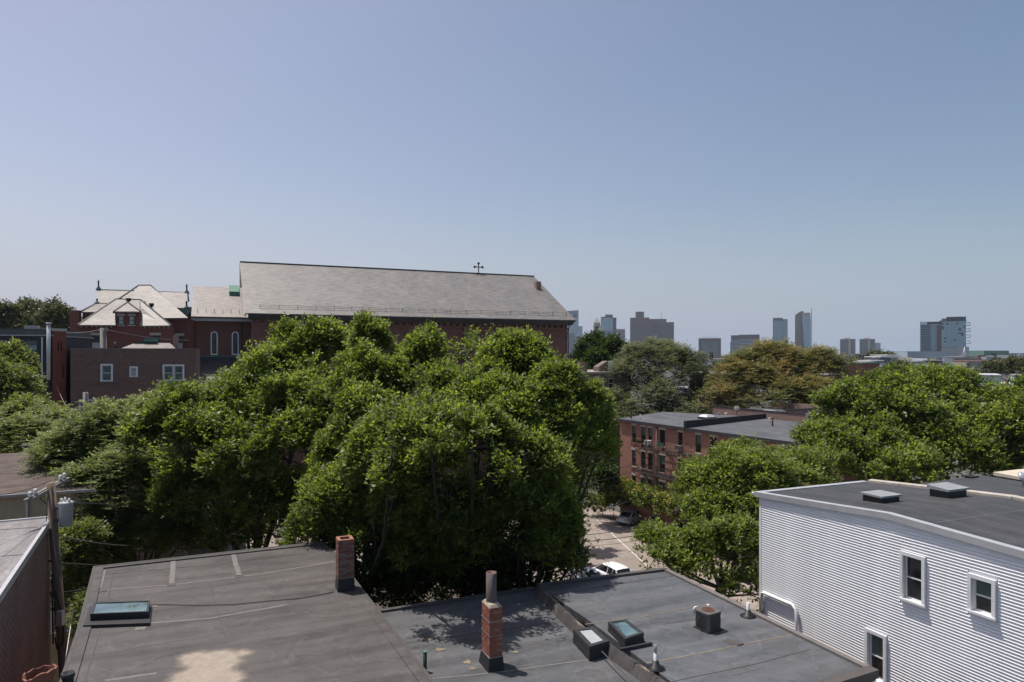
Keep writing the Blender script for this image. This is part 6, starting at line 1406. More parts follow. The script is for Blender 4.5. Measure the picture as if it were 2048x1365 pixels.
t, W, z1 = house('classical_block', 'long grey classical block with rows of paired windows at far right', 1932, 2075, 723, 330, 'tower_stone', 20, [(a, a + 6, 727, 733) for a in (1935,)] + [(a + d, a + d + 2.3, y0, y0 + 7) for a in (1956, 1967.5, 1971.5, 1982, 1993, 2004, 2016, 2028) for d in (0, 3.4) for y0 in (727,)] + [(a + d, a + d + 2.3, 741, 747) for a in (1938, 1950, 1956, 1967.5, 1982, 1993) for d in (0, 3.4)], 345, 'brick_far')
MB().box(0, -.5, z1 - 10.8 + 5.5, W, -.01, z1 - 4.9).build('string_course', 'tower_stone', t); MB().box(-.2, -.7, z1 - .6, W, -.21, z1 + .1).build('cornice', 'tower_stone', t)
t, W, z1 = house('mint_house', 'small mint green house with two dark windows behind the big right hand tree', 1952, 2002, 752, 150, 'stucco_mint', 9, [(1960, 1967, 757, 765), (1979, 1984, 758, 763)], None, 'tower_white')
t, W, z1 = house('white_house', 'low white house at the right edge beyond the trees', 2030, 2075, 753, 150, 'tower_white', 9, [(2042, 2049, 762, 768)])
t, W, z1 = house('brick_rowhouse', 'row of brick chimneys and roof edge behind the big right hand tree', 1718, 1790, 768, 140, 'brick_far', 8)
for px, w_, h_ in ((1724, .9, 3), (1737, 1.1, 2.6), (1747, .9, 2), (1768, 1.2, 1.8)): x = xf(px, t); MB().box(x - w_ / 2, 1, z1, x + w_ / 2, 2, z1 + h_).build('chimney', 'brick_far', t)
MB().box(-.2, -1.5, z1 - 1.3, W * .4, -.01, z1 - .9).build('ledge', 'tower_white', t)
t, W, z1 = house('low_roof_house', 'dark low roofed house with white edge at far right beyond the big tree', 1965, 2060, 777, 130, 'stucco_brown', 9, [(1979, 1984, 783, 790)], None, 'roof_mid'); MB().box(W * .15, -.3, z1 - .7, W * .7, -.01, z1 - .3).build('edge_board', 'tower_white', t)
# house with roof hatch beyond the ash trees
t, W, z1 = house('brown_house', 'dull brown house with chimney and slanted roof hatch between church and grey green tree', 1160, 1262, 748, 105, 'stucco_brown', 14, [(1194, 1206, 758, 778), (1217, 1228, 757, 777), (1194, 1206, 790, 806), (1217, 1228, 790, 806)], 108, 'limestone')
x = xf(1168, t); MB().box(x - .5, .4, z1 + .3, x + .45, 1.4, z1 + 1.75).build('chimney', 'party_brick', t); MB().box(x + .46, .4, z1 + .3, x + .75, 1.4, z1 + 1.75).build('flue', 'stucco_brown', t)
xa, xb = xf(1204, t), xf(1233, t); mb = MB(); xc = xa + (xb - xa) * .62; mb.hexa([(xa, 1, z1 + .3), (xc, 1, z1 + .3), (xc, 3, z1 + .3), (xa, 3, z1 + .3)], [(xa, 1, z1 + 1.0), (xc, 1, z1 + 1.9), (xc, 3, z1 + 1.9), (xa, 3, z1 + 1.0)]); mb.build('roof_hatch', 'stucco_brown', t); MB().box(xc + .01, 1, z1 + .3, xb, 3, z1 + 1.9).build('hatch_door', 'tower_white', t); mb = MB(); mb.bar((xa - .1, .95, z1 + 1.05), (xc, .95, z1 + 1.97), .1, .06); mb.build('hatch_edge', 'tar', t)
t, W, z1 = house('cream_block', 'pale cream house corner visible right beside the church wall', 1132, 1152, 727, 150, 'stucco_cream', 8); MB().box(W * .3, -.3, z1 - 1, W * .7, -.01, z1 + 2).build('chimney', 'tower_concrete', t)
# rooftops behind the grey green and rust tinted trees
t, W, z1 = house('dark_roof_row', 'dark roofed row with black chimney and pale canopy between the two middle distance trees', 1392, 1500, 734, 170, 'stucco_brown', 12, None, None, 'roof_dark')
zs = lambda y: zf(y, 172)
for (a, b, yt, yb, mt, y0) in ((1396, 1410, 706, 734, 'brick_far', 3), (1421, 1428, 706, 720, 'tar', 5), (1425, 1463, 720, 722, 'tower_pale', 2), (1450, 1463, 720, 734, 'roof_dark', 6), (1427, 1449, 722, 734, 'glass_tower_dark', 6), (1458, 1468, 730, 738, 'tower_pale', 1), (1398, 1405, 712, 728, 'tower_pale', 1), (1416, 1424, 727, 736, 'tower_white', 1)):
    x0, x1 = xf(a, t), xf(b, t); MB().box(x0, y0, zs(yb), x1, y0 + 2.5, zs(yt)).build('roof_structure', mt, t)
house('low_brick_row', 'low brick strip of wall below the pale canopy, behind the trees', 1380, 1480, 749, 140, 'brick_far', 10, None, None, 'tower_pale')
house('purple_brick_block', 'dull brick block seen through the rust tinted tree', 1590, 1680, 752, 130, 'brick_far', 10, [(1600, 1606, 760, 772), (1618, 1624, 760, 772), (1636, 1642, 760, 772)])
# rooftop ironwork left of terrace block
t = thing('roof_truss', 'dark skeletal roof ironwork above the copper corniced building', 'roof frame', at(1706, 724, 260)); mb = MB(); s = 260 / FPX
for k in range(6): mb.bar((k * 7 * s, 0, 0), ((k * 7 + 9) * s, 0, 12 * s), .4)
mb.bar((0, 0, 0), (50 * s, 0, 0), .4); mb.bar((9 * s, 0, 12 * s), (42 * s, 0, 12 * s), .4); mb.build('struts', 'tar', t); MB().box(2 * s, 1, -20, 48 * s, 6, -.3).build('base_block', 'brick_far', t)
# far white steeple
t = thing('steeple', 'tiny white church steeple in front of the wide glass tower', 'steeple', at(1929, 720, 700) * 1); b = t.location.copy(); t.location = (b.x, b.y, 0); s = 700 / FPX
MB().box(-2.6, -2.6, 0, 2.6, 2.6, zf(712, 700)).build('tower_base', 'tower_white', t); MB().tube([(0, 0, zf(712, 700)), (0, 0, zf(694, 700))], [2.0, .1], 8).build('spire', 'tower_white', t)
# carpet of far low-rise blocks, each one an object
rr = random.Random(21); mats_ = ['brick_far', 'tower_stone', 'stucco_brown', 'tower_concrete', 'tower_pale', 'house_grey', 'house_grey', 'brick_far', 'tower_tan', 'tower_white', 'brick_far']; WM = {}
LM = ((1130, 'between church and brown house'), (1200, 'behind the dark bushy tree'), (1395, 'behind the rust tinted tree'), (1640, 'right of the curved glass tower'), (1690, 'below the twin brown towers'), (1760, 'right of the small pale stepped tower'), (1830, 'below the dark glass apartment tower'), (1890, 'below the wide blue glass tower'), (1945, 'right of the white steeple'), (1985, 'under the green roofed hall'), (2020, 'close to the right picture edge'))
CN = {'brick_far': 'red brick', 'tower_stone': 'pale stone', 'stucco_brown': 'dull brown', 'tower_concrete': 'grey concrete', 'tower_pale': 'pale grey', 'house_grey': 'mid grey', 'stucco_cream': 'cream', 'tower_tan': 'tan', 'tower_white': 'white'}
SEEN = set()
def far_block(px, D, w, d, h, mt, gi):
    c = at(px, 708, D); wp = w / D * FPX; pc = px + wp / 2; zone = [n for x, n in LM if x <= pc][-1]; dist = 'on the horizon' if D > 1100 else 'in the far roofscape' if D > 420 else 'nearer the trees' if D > 240 else 'just beyond the trees'
    lab = ('wide ' if wp > 55 else 'narrow ' if wp < 26 else '') + CN[mt] + ' low block ' + dist + ' ' + zone
    if lab in SEEN: return
    SEEN.add(lab); t = thing('low_rise', lab, 'building', (c.x, c.y, 0), TH + rr.choice([0, 0, .35]), 'low blocks of the far roofscape')
    MB().box(0, 0, 0, w, d, h).build('wall', mt, t); MB().box(-.2, -.2, h + .01, w + .2, d + .2, h + .5).build('roof', rr.choice(['roof_gravel', 'tower_pale', 'roof_mid', 'roof_dark', 'tower_white']), t)
    for q in range(rr.choice([0, 1, 1, 2, 3])): a = rr.uniform(.05, .8) * w; MB().box(a, 2, h + .5, a + w * rr.uniform(.05, .2), 5, h + rr.uniform(1.4, 3.2)).build('roof_structure', rr.choice(['tower_pale', 'tar', 'brick_far', 'tower_concrete', 'metal_grey']), t)
    if D < 900:
        if 'w' not in WM: m = MB(); m.box(0, -.12, 0, 1.1, 0, 1.7); WM['w'] = m.mesh('window', ['glass_far'])
        f = 0
        for f in (int(h / 3.3) - 1, int(h / 3.3) - 2):
            for k in range(min(9, int(w / 3.2))):
                if f > 0 and rr.random() < .85: put('window', WM['w'], t, (1 + k * 3.2, 0, f * 3.3 + .6))
for i in range(110):
    D = rr.uniform(420, 2200); px = rr.uniform(1640, 2060) if i % 8 else rr.uniform(1400, 1470); h = rr.uniform(9, 17.5); far_block(px, D, rr.uniform(12, 36) * (1 + D / 2500), rr.uniform(12, 30), h, rr.choice(mats_), 0)
for i in range(30):
    D = rr.uniform(150, 400); px = rr.uniform(1680, 2060) if i > 4 else rr.uniform(1390, 1480); h = rr.uniform(7.5, 12.0) if D < 260 else rr.uniform(9, 14.0); far_block(px, D, rr.uniform(8, 16), rr.uniform(9, 14), h, rr.choice(mats_), 1)
for i in range(14):
    D = rr.uniform(250, 1500); px = rr.uniform(1130, 1245); far_block(px, D, rr.uniform(10, 20), rr.uniform(10, 20), rr.uniform(8, 16), rr.choice(['brick_far', 'stucco_brown', 'house_grey', 'tower_concrete']), 2)
for (a, b, y, D, mt, lab) in ((1940, 1985, 703.5, 1500, 'siding_blue', 'long bluish shed roof on the horizon right of the glass towers'), (1968, 2018, 702, 1300, 'copper_green', 'green roofed hall on the horizon at right'), (1760, 1800, 704, 1600, 'tower_pale', 'pale low hall on the horizon right of the twin towers'), (1815, 1905, 703.5, 900, 'siding_blue', 'long grey blue shed below the dark glass tower'), (2020, 2070, 707, 1400, 'tower_pale', 'pale flat block on the horizon at the far right')):
    t, W, z1 = house('low_hall', lab, a, b, y, D, mt, 40, None, D + 5, mt)
# ---------------------------------------------------------------- trees
def leaf_mesh(name, P, Dv, S, L, Wd, tint, mat, parent):
    """N folded leaf quads"""
    n = len(P); Nn = np.cross(Dv, S); V = np.empty((n, 4, 3), np.float32)
    Lc = L[:, None]; Wc = Wd[:, None] * .5
    V[:, 0] = P; V[:, 1] = P + Dv * Lc * .5 + S * Wc + Nn * Wc * .35; V[:, 2] = P + Dv * Lc - Nn * Lc * .10; V[:, 3] = P + Dv * Lc * .5 - S * Wc + Nn * Wc * .35
    me = bpy.data.meshes.new(name); me.vertices.add(4 * n); me.vertices.foreach_set('co', V.ravel()); me.loops.add(4 * n); me.loops.foreach_set('vertex_index', np.arange(4 * n, dtype=np.int32))
    me.polygons.add(n); me.polygons.foreach_set('loop_start', np.arange(0, 4 * n, 4, dtype=np.int32)); me.polygons.foreach_set('loop_total', np.full(n, 4, np.int32))
    me.update(calc_edges=True); at_ = me.attributes.new('tint', 'FLOAT', 'POINT'); at_.data.foreach_set('value', np.repeat(tint, 4).astype(np.float32))
    me.materials.append(M[mat]); o = bpy.data.objects.new(name, me); COL.objects.link(o); o.parent = parent; return o
def unit(v): return v / np.maximum(np.linalg.norm(v, axis=1, keepdims=True), 1e-6)
LEAVES = 0
def tree(name, label, base, lobes, nleaf, L=.24, W_=.10, mat='leaf_ash', seed=1, style='tuft', blob=(.09, .27), nblob=64, vs=1.0, spire=.4, trunk=.28, cat='tree', bark='bark', limbs=True, group=None, shell=.45, dead=0, tk=9, flat=1.0):
    """lobes: (cx,cy,cz,rx,ry,rz) in world metres"""
    global LEAVES
    rs = np.random.RandomState(seed); t = thing(name, label, cat, (base[0], base[1], 0), 0, group); o = np.array([base[0], base[1], 0.0])
    C, Rr, Lo, Lr = [], [], [], []
    vol = np.array([l[3] * l[5] for l in lobes]); 
    for l, v in zip(lobes, vol):
        c = np.array(l[:3]); r = np.array(l[3:]); k = max(8, int(nblob * (0.5 + 0.5 * v / vol.mean())))
        d = unit(rs.normal(size=(k, 3))); d[:, 2] = np.where(d[:, 2] < -.45, -d[:, 2], d[:, 2]); f = rs.uniform(.42, .97, k)[:, None]
        C.append(c + d * r * f); Rr.append(rs.uniform(blob[0], blob[1], k) * r.mean()); Lo.append(np.repeat(c[None], k, 0)); Lr.append(np.repeat(r[None], k, 0))
    C = np.concatenate(C); Rr = np.concatenate(Rr); Lo = np.concatenate(Lo); Lr = np.concatenate(Lr); nb = len(C)
    btint = rs.uniform(-.20, .20, nb); oz = unit((C - Lo) / Lr)[:, 2]; vsb = np.where((oz > .25) & (rs.rand(nb) < spire), rs.uniform(1.5, 2.3, nb), vs * rs.uniform(.75, 1.2, nb)); C[:, 2] += np.where(vsb > 1.45, Rr * .5, 0)
    pr = Rr ** 2; pr /= pr.sum(); nt = nleaf // tk; bi = rs.choice(nb, nt * 2, p=pr)
    d = unit(rs.normal(size=(len(bi), 3))); d[:, 2] = np.where(rs.rand(len(bi)) < .55, np.abs(d[:, 2]), d[:, 2]); d = unit(d)
    out = unit((C[bi] - Lo[bi]) / Lr[bi]); ok = (d * out).sum(1) > -.35; bi = bi[ok]; d = d[ok]; out = out[ok]
    q = rs.uniform(shell, 1.08, len(bi)) ** .8; T = C[bi] + d * (Rr[bi] * q)[:, None] * np.stack([np.ones(len(bi)), np.ones(len(bi)), vsb[bi]], 1); T[:, 2] -= (rs.rand(len(T)) ** 2) * Rr[bi] * .5
    # drop twigs buried deep in some lobe
    keep = np.ones(len(T), bool)
    for l in lobes:
        dd = (((T - np.array(l[:3])) / np.array(l[3:])) ** 2).sum(1); keep &= ~((dd < .36) & (rs.rand(len(T)) < .9))
    if vs >= .8 and limbs and L < .3:      # open pockets and valleys through the crown
        kv = rs.normal(size=(5, 3)); kv = kv / np.linalg.norm(kv, axis=1, keepdims=True) * rs.uniform(1.6, 3.4, (5, 1)) * np.array([1, 1, .55]); ph = rs.uniform(0, 6.28, 5)
        fld = np.sin(T @ kv.T * (9.0 / max(9.0, L * 40)) + ph).sum(1); keep &= ~((fld < -.95) & (rs.rand(len(T)) < .95))
    T, bi, d, out = T[keep][:nt], bi[keep][:nt], d[keep][:nt], out[keep][:nt]; nt = len(T)
    up = np.array([0, 0, 1.0]); ax = unit(d * .7 + out * .35 + up * (.45 if style != 'pinnate' else .1) + rs.normal(size=(nt, 3)) * .35)
    tl = rs.uniform(.8, 1.5, nt) * L * (2.1 if style == 'tuft' else 3.0)
    k = tk; j = np.tile(np.arange(k), nt); ti = np.repeat(np.arange(nt), k)
    if style == 'tuft':
        s = rs.rand(nt * k) ; P = T[ti] + ax[ti] * (tl[ti] * s)[:, None] + rs.normal(size=(nt * k, 3)) * L * .22
        Dv = unit((ax[ti] * .5 + rs.normal(size=(nt * k, 3)) * .62) * np.array([1, 1, .62])); S = unit(np.cross(Dv, up + rs.normal(size=(nt * k, 3)) * .55))
        Ls = rs.uniform(.65, 1.2, nt * k) * L; Ws = Ls * W_ / L
    else:
        s = (j // 2 + .5) / (k / 2); side = np.where(j % 2, 1.0, -1.0)[:, None]; droop = -0.5 * s ** 2
        axh = ax[ti]; lat = unit(np.cross(axh, up)); P = T[ti] + axh * (tl[ti] * s)[:, None] + up * (droop * tl[ti] * .7)[:, None]
        Dv = unit(lat * side + axh * .45 + up * -.15 + rs.normal(size=(nt * k, 3)) * .16); S = unit(np.cross(Dv, up + rs.normal(size=(nt * k, 3)) * .2)); Ls = rs.uniform(.8, 1.2, nt * k) * L * (1 - .35 * s); Ws = Ls * W_ / L
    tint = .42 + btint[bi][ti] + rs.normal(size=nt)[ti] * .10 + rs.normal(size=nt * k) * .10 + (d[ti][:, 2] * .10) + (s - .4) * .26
    crown = leaf_mesh('crown', (P - o).astype(np.float32), Dv, S, Ls, Ws, np.clip(tint, 0, 1), mat, t); crown['kind'] = 'stuff'; LEAVES += nt * k
    # trunk and limbs
    mb = MB(); ztk = min(l[2] - l[5] * .3 for l in lobes); cx = np.mean([l[0] for l in lobes]); cy = np.mean([l[1] for l in lobes]); topz = max(l[2] for l in lobes)
    fork = Vector((cx * .35 - o[0] * .35 + 0, cy * .35 - o[1] * .35, max(2.0, ztk * .8)))
    mb.tube([(0, 0, -.1), (0.1 * trunk, 0, fork.z * .5), fork], [trunk * 1.25, trunk, trunk * .85], 9)
    mb.build('trunk', bark, t)
    if limbs:
        mb = MB()
        for l in lobes:
            c = Vector((l[0] - o[0], l[1] - o[1], l[2])); mid = fork.lerp(c, .5) + Vector((rs.uniform(-.5, .5), rs.uniform(-.5, .5), -.3)); mb.tube([fork, mid, c, c + Vector((0, 0, l[5] * .5))], [trunk * .42, trunk * .26, trunk * .14, trunk * .05], 6)
        sel = rs.choice(nb, min(nb, 160), replace=False)
        for b in sel:
            a = Vector(Lo[b] - o); e = Vector(C[b] - o); e2 = e + (e - a) * .25; mid = a.lerp(e, .5) + Vector(rs.normal(size=3) * .25); mb.tube([a, mid, e, e2], [trunk * .17, trunk * .11, trunk * .06, .012], 4, caps=False)
        lb = mb.build('limbs', bark, t)
    for q_ in range(dead):
        b = rs.choice(nb); 
    return t
def lob(px, py, rx, rz, D, ry=None):
    c = at(px, py, D); s = D / FPX; return (c.x, c.y, c.z, rx * s, (ry or (rx + rz) / 2) * s, rz * s)
def base_at(px, D): return (ray(px) * D, D)
TW = [  # row of ash trees between the near roofs and the street
 ('ash_tree', 'broad ash tree left of centre with domed crown in front of the brown brick block', (500, 34), [lob(595, 728, 58, 60, 38), lob(648, 700, 44, 46, 38), lob(560, 785, 86, 66, 36.5), lob(485, 848, 106, 64, 35), lob(592, 835, 72, 66, 34), lob(350, 880, 92, 66, 33), lob(440, 920, 110, 66, 32.5), lob(565, 915, 86, 66, 32), lob(400, 1000, 90, 60, 33), lob(520, 1010, 90, 66, 33), lob(610, 1030, 66, 50, 34), lob(460, 1070, 70, 40, 34)], 190000, 11),
 ('ash_tree', 'narrow upright ash with pointed tuft rising before the church wall', (720, 28), [lob(737, 692, 34, 50, 32), lob(722, 775, 62, 62, 30.5), lob(785, 775, 36, 46, 30), lob(665, 840, 40, 60, 33), lob(735, 845, 56, 50, 27.5), lob(790, 880, 50, 50, 25), lob(740, 925, 56, 54, 25), lob(672, 925, 40, 56, 31), lob(790, 855, 50, 44, 21.6), lob(800, 940, 46, 44, 23.4), lob(690, 1010, 84, 60, 28), lob(760, 1060, 70, 66, 27.5), lob(640, 1070, 60, 44, 29)], 165000, 12),
 ('ash_tree', 'largest central ash tree in front of the right half of the church', (930, 28), [lob(858, 735, 56, 58, 32), lob(935, 722, 44, 48, 32), lob(1035, 728, 68, 52, 31), lob(808, 740, 24, 36, 32), lob(985, 775, 50, 50, 30.5), lob(1092, 745, 38, 36, 31), lob(880, 810, 92, 62, 29), lob(1000, 835, 96, 66, 27), lob(1115, 795, 50, 50, 28), lob(850, 880, 80, 60, 25.4), lob(960, 900, 90, 60, 24.4), lob(870, 950, 80, 50, 23.2), lob(980, 960, 70, 46, 23.6), lob(860, 880, 58, 44, 21.2), lob(945, 895, 54, 40, 21.7), lob(900, 1030, 100, 60, 25.5), lob(820, 1020, 66, 60, 26)], 240000, 13),
 ('ash_tree', 'ash tree with right hand branches hanging over the parking lot', (1040, 28), [lob(1172, 842, 44, 54, 29), lob(1120, 880, 70, 56, 27.5), lob(1050, 925, 76, 52, 25.2), lob(1135, 960, 46, 44, 27.5), lob(1095, 900, 40, 50, 30), lob(1060, 1000, 84, 56, 25.2), lob(1040, 1060, 92, 56, 26), lob(1110, 1060, 54, 50, 26.5), lob(1115, 1120, 50, 26, 26.6), lob(950, 1090, 100, 50, 26.5), lob(1156, 1108, 24, 16, 26.5), lob(860, 1100, 84, 50, 27), lob(1200, 900, 26, 44, 28.5), lob(1172, 935, 26, 36, 27.5)], 215000, 14)]
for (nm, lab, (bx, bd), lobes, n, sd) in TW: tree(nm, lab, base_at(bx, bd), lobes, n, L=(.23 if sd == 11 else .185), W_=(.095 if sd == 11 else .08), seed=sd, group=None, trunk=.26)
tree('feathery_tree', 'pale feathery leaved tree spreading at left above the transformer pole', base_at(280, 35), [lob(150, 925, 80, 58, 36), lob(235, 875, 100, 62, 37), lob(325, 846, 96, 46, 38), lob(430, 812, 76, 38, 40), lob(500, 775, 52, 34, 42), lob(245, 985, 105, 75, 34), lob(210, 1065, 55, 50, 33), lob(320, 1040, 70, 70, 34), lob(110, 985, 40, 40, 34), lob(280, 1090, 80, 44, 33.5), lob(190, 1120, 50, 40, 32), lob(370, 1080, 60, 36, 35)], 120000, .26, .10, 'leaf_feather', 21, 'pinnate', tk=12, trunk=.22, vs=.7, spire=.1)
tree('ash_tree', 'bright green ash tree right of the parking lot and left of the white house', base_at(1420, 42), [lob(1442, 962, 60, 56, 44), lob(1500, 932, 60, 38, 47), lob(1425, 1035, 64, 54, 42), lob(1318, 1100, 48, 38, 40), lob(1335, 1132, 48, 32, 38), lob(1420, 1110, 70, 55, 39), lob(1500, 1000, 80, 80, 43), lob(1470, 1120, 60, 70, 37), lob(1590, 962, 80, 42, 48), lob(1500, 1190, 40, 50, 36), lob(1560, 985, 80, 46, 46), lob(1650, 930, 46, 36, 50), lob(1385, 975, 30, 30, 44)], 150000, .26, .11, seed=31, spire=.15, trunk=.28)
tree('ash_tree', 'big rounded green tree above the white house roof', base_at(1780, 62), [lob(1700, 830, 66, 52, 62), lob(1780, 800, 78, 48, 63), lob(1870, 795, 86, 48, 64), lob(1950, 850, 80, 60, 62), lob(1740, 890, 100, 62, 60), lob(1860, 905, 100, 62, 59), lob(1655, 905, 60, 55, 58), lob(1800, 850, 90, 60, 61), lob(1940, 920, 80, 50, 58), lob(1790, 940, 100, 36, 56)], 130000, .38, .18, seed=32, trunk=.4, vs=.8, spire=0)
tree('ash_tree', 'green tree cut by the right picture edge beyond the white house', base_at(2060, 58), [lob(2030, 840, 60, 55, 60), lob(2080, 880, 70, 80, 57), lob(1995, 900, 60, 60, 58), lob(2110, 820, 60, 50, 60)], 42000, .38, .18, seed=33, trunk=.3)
tree('spreading_tree', 'grey green spreading tree behind the orange brick block', base_at(1310, 110), [lob(1312, 732, 84, 46, 110), lob(1262, 768, 52, 50, 108), lob(1362, 755, 60, 56, 107), lob(1300, 805, 84, 44, 105), lob(1390, 800, 40, 40, 106), lob(1290, 850, 90, 40, 103), lob(1372, 850, 70, 40, 101)], 80000, .48, .19, 'leaf_grey', 41, 'pinnate', tk=8, trunk=.4, vs=.8, spire=0)
tree('spreading_tree', 'rust tinted spreading tree right of the grey green one', base_at(1560, 100), [lob(1560, 738, 96, 48, 100), lob(1480, 762, 70, 44, 98), lob(1636, 748, 60, 50, 98), lob(1545, 800, 110, 44, 95), lob(1440, 805, 46, 34, 94), lob(1640, 800, 50, 50, 92)], 66000, .48, .20, 'leaf_rusty', 42, 'pinnate', tk=8, nblob=60, trunk=.4, vs=.6, spire=0)
tree('dark_tree', 'dark bushy tree below the clock tower', base_at(1200, 125), [lob(1175, 712, 24, 28, 125), lob(1192, 700, 14, 28, 125), lob(1222, 708, 22, 26, 124), lob(1200, 735, 40, 24, 122), lob(1243, 715, 14, 22, 124)], 26000, .5, .2, 'leaf_deep', 43, trunk=.3)
for i, (px, D, lb_, lab, n) in enumerate(((15, 150, [(5, 650, 36, 34), (32, 672, 32, 30)], 'leftmost olive tree on the hill behind the navy block', 15000), (68, 155, [(60, 645, 28, 34), (85, 665, 28, 30)], 'second olive tree on the left hill', 14000), (115, 150, [(108, 650, 26, 34), (130, 668, 26, 32), (145, 700, 22, 40)], 'olive tree on the left hill nearest the school', 17000))):
    tree('hill_tree', lab, base_at(px, D), [lob(a, b, c, d, D) for a, b, c, d in lb_], n, .62, .3, 'leaf_far', 50 + i, group=None, trunk=.35)
tree('young_tree', 'light green young tree before the navy block at the left edge', base_at(15, 50), [lob(15, 745, 40, 40, 52), lob(-20, 790, 50, 50, 50), lob(35, 790, 36, 36, 50), lob(60, 840, 44, 30, 47)], 36000, .3, .13, 'leaf_feather', 61, trunk=.2)
tree('young_tree', 'bushy young tree at left between the navy block and shingle roof', base_at(40, 44), [lob(20, 860, 60, 34, 45), lob(100, 865, 50, 32, 45), lob(-30, 890, 50, 40, 43), lob(60, 890, 70, 30, 42), lob(140, 860, 30, 28, 46)], 40000, .28, .12, 'leaf_feather', 62, 'pinnate', tk=10, trunk=.2)
tree('park_tree', 'round green treetop in front of the terrace block', base_at(1800, 190), [lob(1800, 748, 28, 13, 190)], 6000, .6, .3, 'leaf_far', 71, trunk=.3)
tree('park_tree', 'green treetop left of the terrace block under the twin towers', base_at(1755, 270), [lob(1755, 722, 20, 9, 270), lob(1775, 722, 16, 8, 275)], 5000, .8, .4, 'leaf_far', 72, trunk=.3)
tree('park_tree', 'row of treetops before the classical block at the right edge', base_at(2010, 240), [lob(1990, 745, 28, 11, 240), lob(2030, 738, 26, 12, 240), lob(2060, 742, 30, 14, 238)], 11000, .75, .4, 'leaf_far', 73, trunk=.4)
# ivy, hedge, undergrowth
def shrub(name, label, cat, lobes, n, L, W_, mat, seed): return tree(name, label, (lobes[0][0], lobes[0][1] + .3), lobes, n, L, W_, mat, seed, trunk=.03, cat=cat, limbs=False, nblob=20, blob=(.3, .5), spire=0)
shrub('vine_hedge', 'yellow green vine mound at the left foot of the orange brick block', 'vine', [lob(1228, 978, 16, 17, 83), lob(1246, 985, 18, 18, 82.5), lob(1266, 994, 20, 18, 81), lob(1238, 1004, 18, 14, 83)], 12000, .3, .22, 'leaf_vine', 81)
shrub('vine_hedge', 'green vines on the fence between the brick block and the parked cars', 'vine', [lob(1290, 998, 20, 17, 78.5), lob(1310, 1006, 20, 17, 76.5), lob(1335, 1014, 22, 18, 74.5), lob(1365, 1022, 24, 20, 72), lob(1400, 1030, 26, 22, 69.5)], 16000, .3, .2, 'leaf_vine', 82)
shrub('weeds', 'tall pale green weeds at the back edge of the parking lot', 'weeds', [lob(1206, 1010, 12, 6, 84), lob(1190, 1012, 10, 5, 84)], 2500, .5, .08, 'leaf_vine', 83)
shrub('yard_shrub', 'dark shrubs under the ash trees left of the parking lot', 'shrub', [lob(1165, 985, 26, 30, 70), lob(1200, 960, 24, 34, 80), lob(1130, 1010, 30, 28, 64)], 15000, .34, .2, 'leaf_deep', 84)
shrub('yard_shrub', 'sunlit shrubs across the side street behind the tree trunks', 'shrub', [lob(560, 1005, 50, 26, 84), lob(650, 1000, 46, 24, 84), lob(480, 1010, 50, 26, 84), lob(760, 1000, 60, 26, 86), lob(880, 1000, 60, 26, 88)], 22000, .45, .25, 'leaf_feather', 85)
shrub('yard_shrub', 'low undergrowth in the yard behind the near roofs', 'shrub', [(U2 * a + U1 * b)[:2] + (z, 2.6, 2.2, 1.8) for a, b, z in ((-8, 33, 1.2), (-3, 35, 1.0), (2, 33, 1.2), (8, 33, .8), (13, 31, 1.0), (20, 30, .8))], 24000, .3, .15, 'leaf_deep', 86) if 0 else None
UL = []
for a, b, z in ((-8, 34, 2.6), (-3, 36, 2.2), (2, 34, 2.4), (8, 34, 2.0), (4, 30, 3.0), (9, 28, 2.4), (13, 32, 1.6), (14, 27, 2.0), (19, 31, 1.6)): p = U2 * a + U1 * b; UL.append((p.x, p.y, z, 3.0, 2.4, 2.6))
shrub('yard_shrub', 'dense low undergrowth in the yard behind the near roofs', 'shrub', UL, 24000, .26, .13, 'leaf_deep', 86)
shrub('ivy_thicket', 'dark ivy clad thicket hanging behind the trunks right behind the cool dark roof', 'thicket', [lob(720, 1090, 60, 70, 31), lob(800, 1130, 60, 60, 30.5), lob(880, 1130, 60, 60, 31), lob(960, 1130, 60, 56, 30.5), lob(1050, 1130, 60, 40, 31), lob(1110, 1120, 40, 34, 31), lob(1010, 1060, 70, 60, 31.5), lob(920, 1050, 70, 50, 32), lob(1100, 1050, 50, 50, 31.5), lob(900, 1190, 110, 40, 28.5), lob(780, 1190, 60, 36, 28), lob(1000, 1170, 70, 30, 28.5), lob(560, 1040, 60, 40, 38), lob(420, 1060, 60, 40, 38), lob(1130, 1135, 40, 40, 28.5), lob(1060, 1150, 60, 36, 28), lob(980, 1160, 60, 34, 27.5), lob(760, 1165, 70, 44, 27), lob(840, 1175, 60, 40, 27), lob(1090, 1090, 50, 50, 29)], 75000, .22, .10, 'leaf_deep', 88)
shrub('creeper', 'green creeper clothing the tan house behind the leaning pole', 'vine', [lob(165, 1090, 34, 30, 30.5), lob(145, 1180, 18, 50, 30), lob(168, 1150, 22, 40, 30.5), lob(175, 1235, 14, 40, 29)], 16000, .2, .08, 'leaf_feather', 87)
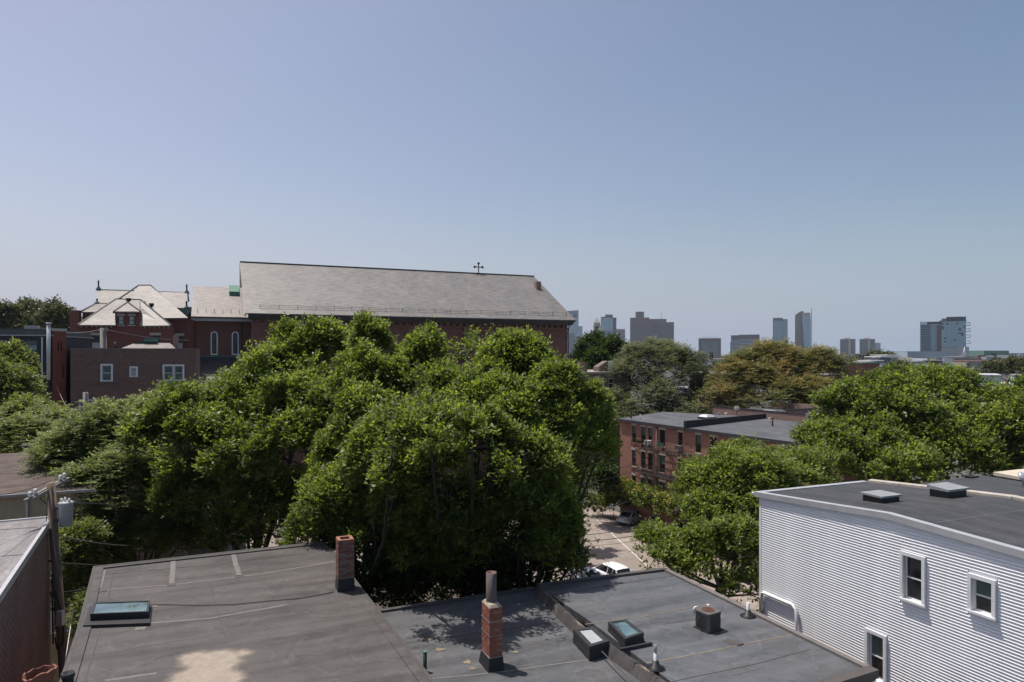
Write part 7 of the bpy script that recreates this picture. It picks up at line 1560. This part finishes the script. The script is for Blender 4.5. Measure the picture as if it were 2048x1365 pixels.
# bare dead branches in the central ash
def dead_branch(label, px, py, D, n, seed, spread=1.3, up=.5):
    r = random.Random(seed); c = at(px, py, D); t = thing('dead_branch', label, 'branch', c); mb = MB()
    root = Vector((-.6, .6, -1.6))
    for k in range(n):
        a = root.lerp(Vector((0, 0, 0)), r.uniform(.2, 1)); d_ = Vector((r.uniform(-1, 1), r.uniform(-1, .3), r.uniform(-.3, 1) * up * 2)).normalized(); L_ = r.uniform(.6, spread)
        b = a + d_ * L_ * .5 + Vector((0, 0, .05)); e = b + (d_ + Vector((r.uniform(-.5, .5), r.uniform(-.5, .5), r.uniform(-.2, .4)))).normalized() * L_ * .5
        mb.tube([a, b, e], [.014, .009, .004], 4, caps=False)
        for q in range(3): f = a.lerp(b, r.uniform(.3, 1)); g = f + (d_ + Vector((r.uniform(-.8, .8), r.uniform(-.8, .8), r.uniform(-.4, .6)))) * .3; mb.tube([f, g], [.006, .003], 3, caps=False)
    mb.tube([root, root * .5 + Vector((.1, 0, 0)), (0, 0, 0)], [.04, .03, .02], 6); mb.build('twigs', 'bark_dead', t)
dead_branch('bare grey twigs in the middle of the central ash tree', 1035, 850, 25.2, 16, 5, .7); dead_branch('lower bare twigs in the right part of the central ash tree', 1052, 905, 24.0, 12, 6, .6)
dead_branch('bare twigs high in the left part of the central ash', 945, 755, 30.6, 12, 7, .8); dead_branch('dead pale twigs at the top left of the ash canopy by the church wing', 500, 725, 41, 20, 8, 1.6, .9)
dead_branch('bare grey twigs before the lower fire escape', 1372, 985, 46, 18, 9, 1.8)
tot = sum(len(o.data.polygons) for o in bpy.data.objects if o.type == 'MESH'); print('leaves', LEAVES, 'objects', len(bpy.data.objects), 'faces', tot)

# ---------------------------------------------------------------- air
hz = MB(); hz.box(-3500, -120, -1.0, 3500, 4300, 260); haze = hz.build('haze', [])
hm = bpy.data.materials.new('haze_air'); hm.use_nodes = True; nt = hm.node_tree; nt.nodes.clear()
pv = nt.nodes.new('ShaderNodeVolumePrincipled'); pv.inputs['Color'].default_value = (0.78, 0.86, 1.0, 1); pv.inputs['Density'].default_value = 0.00007; pv.inputs['Anisotropy'].default_value = 0.2
ho = nt.nodes.new('ShaderNodeOutputMaterial'); nt.links.new(pv.outputs[0], ho.inputs['Volume']); haze.data.materials.append(hm); haze['kind'] = 'stuff'
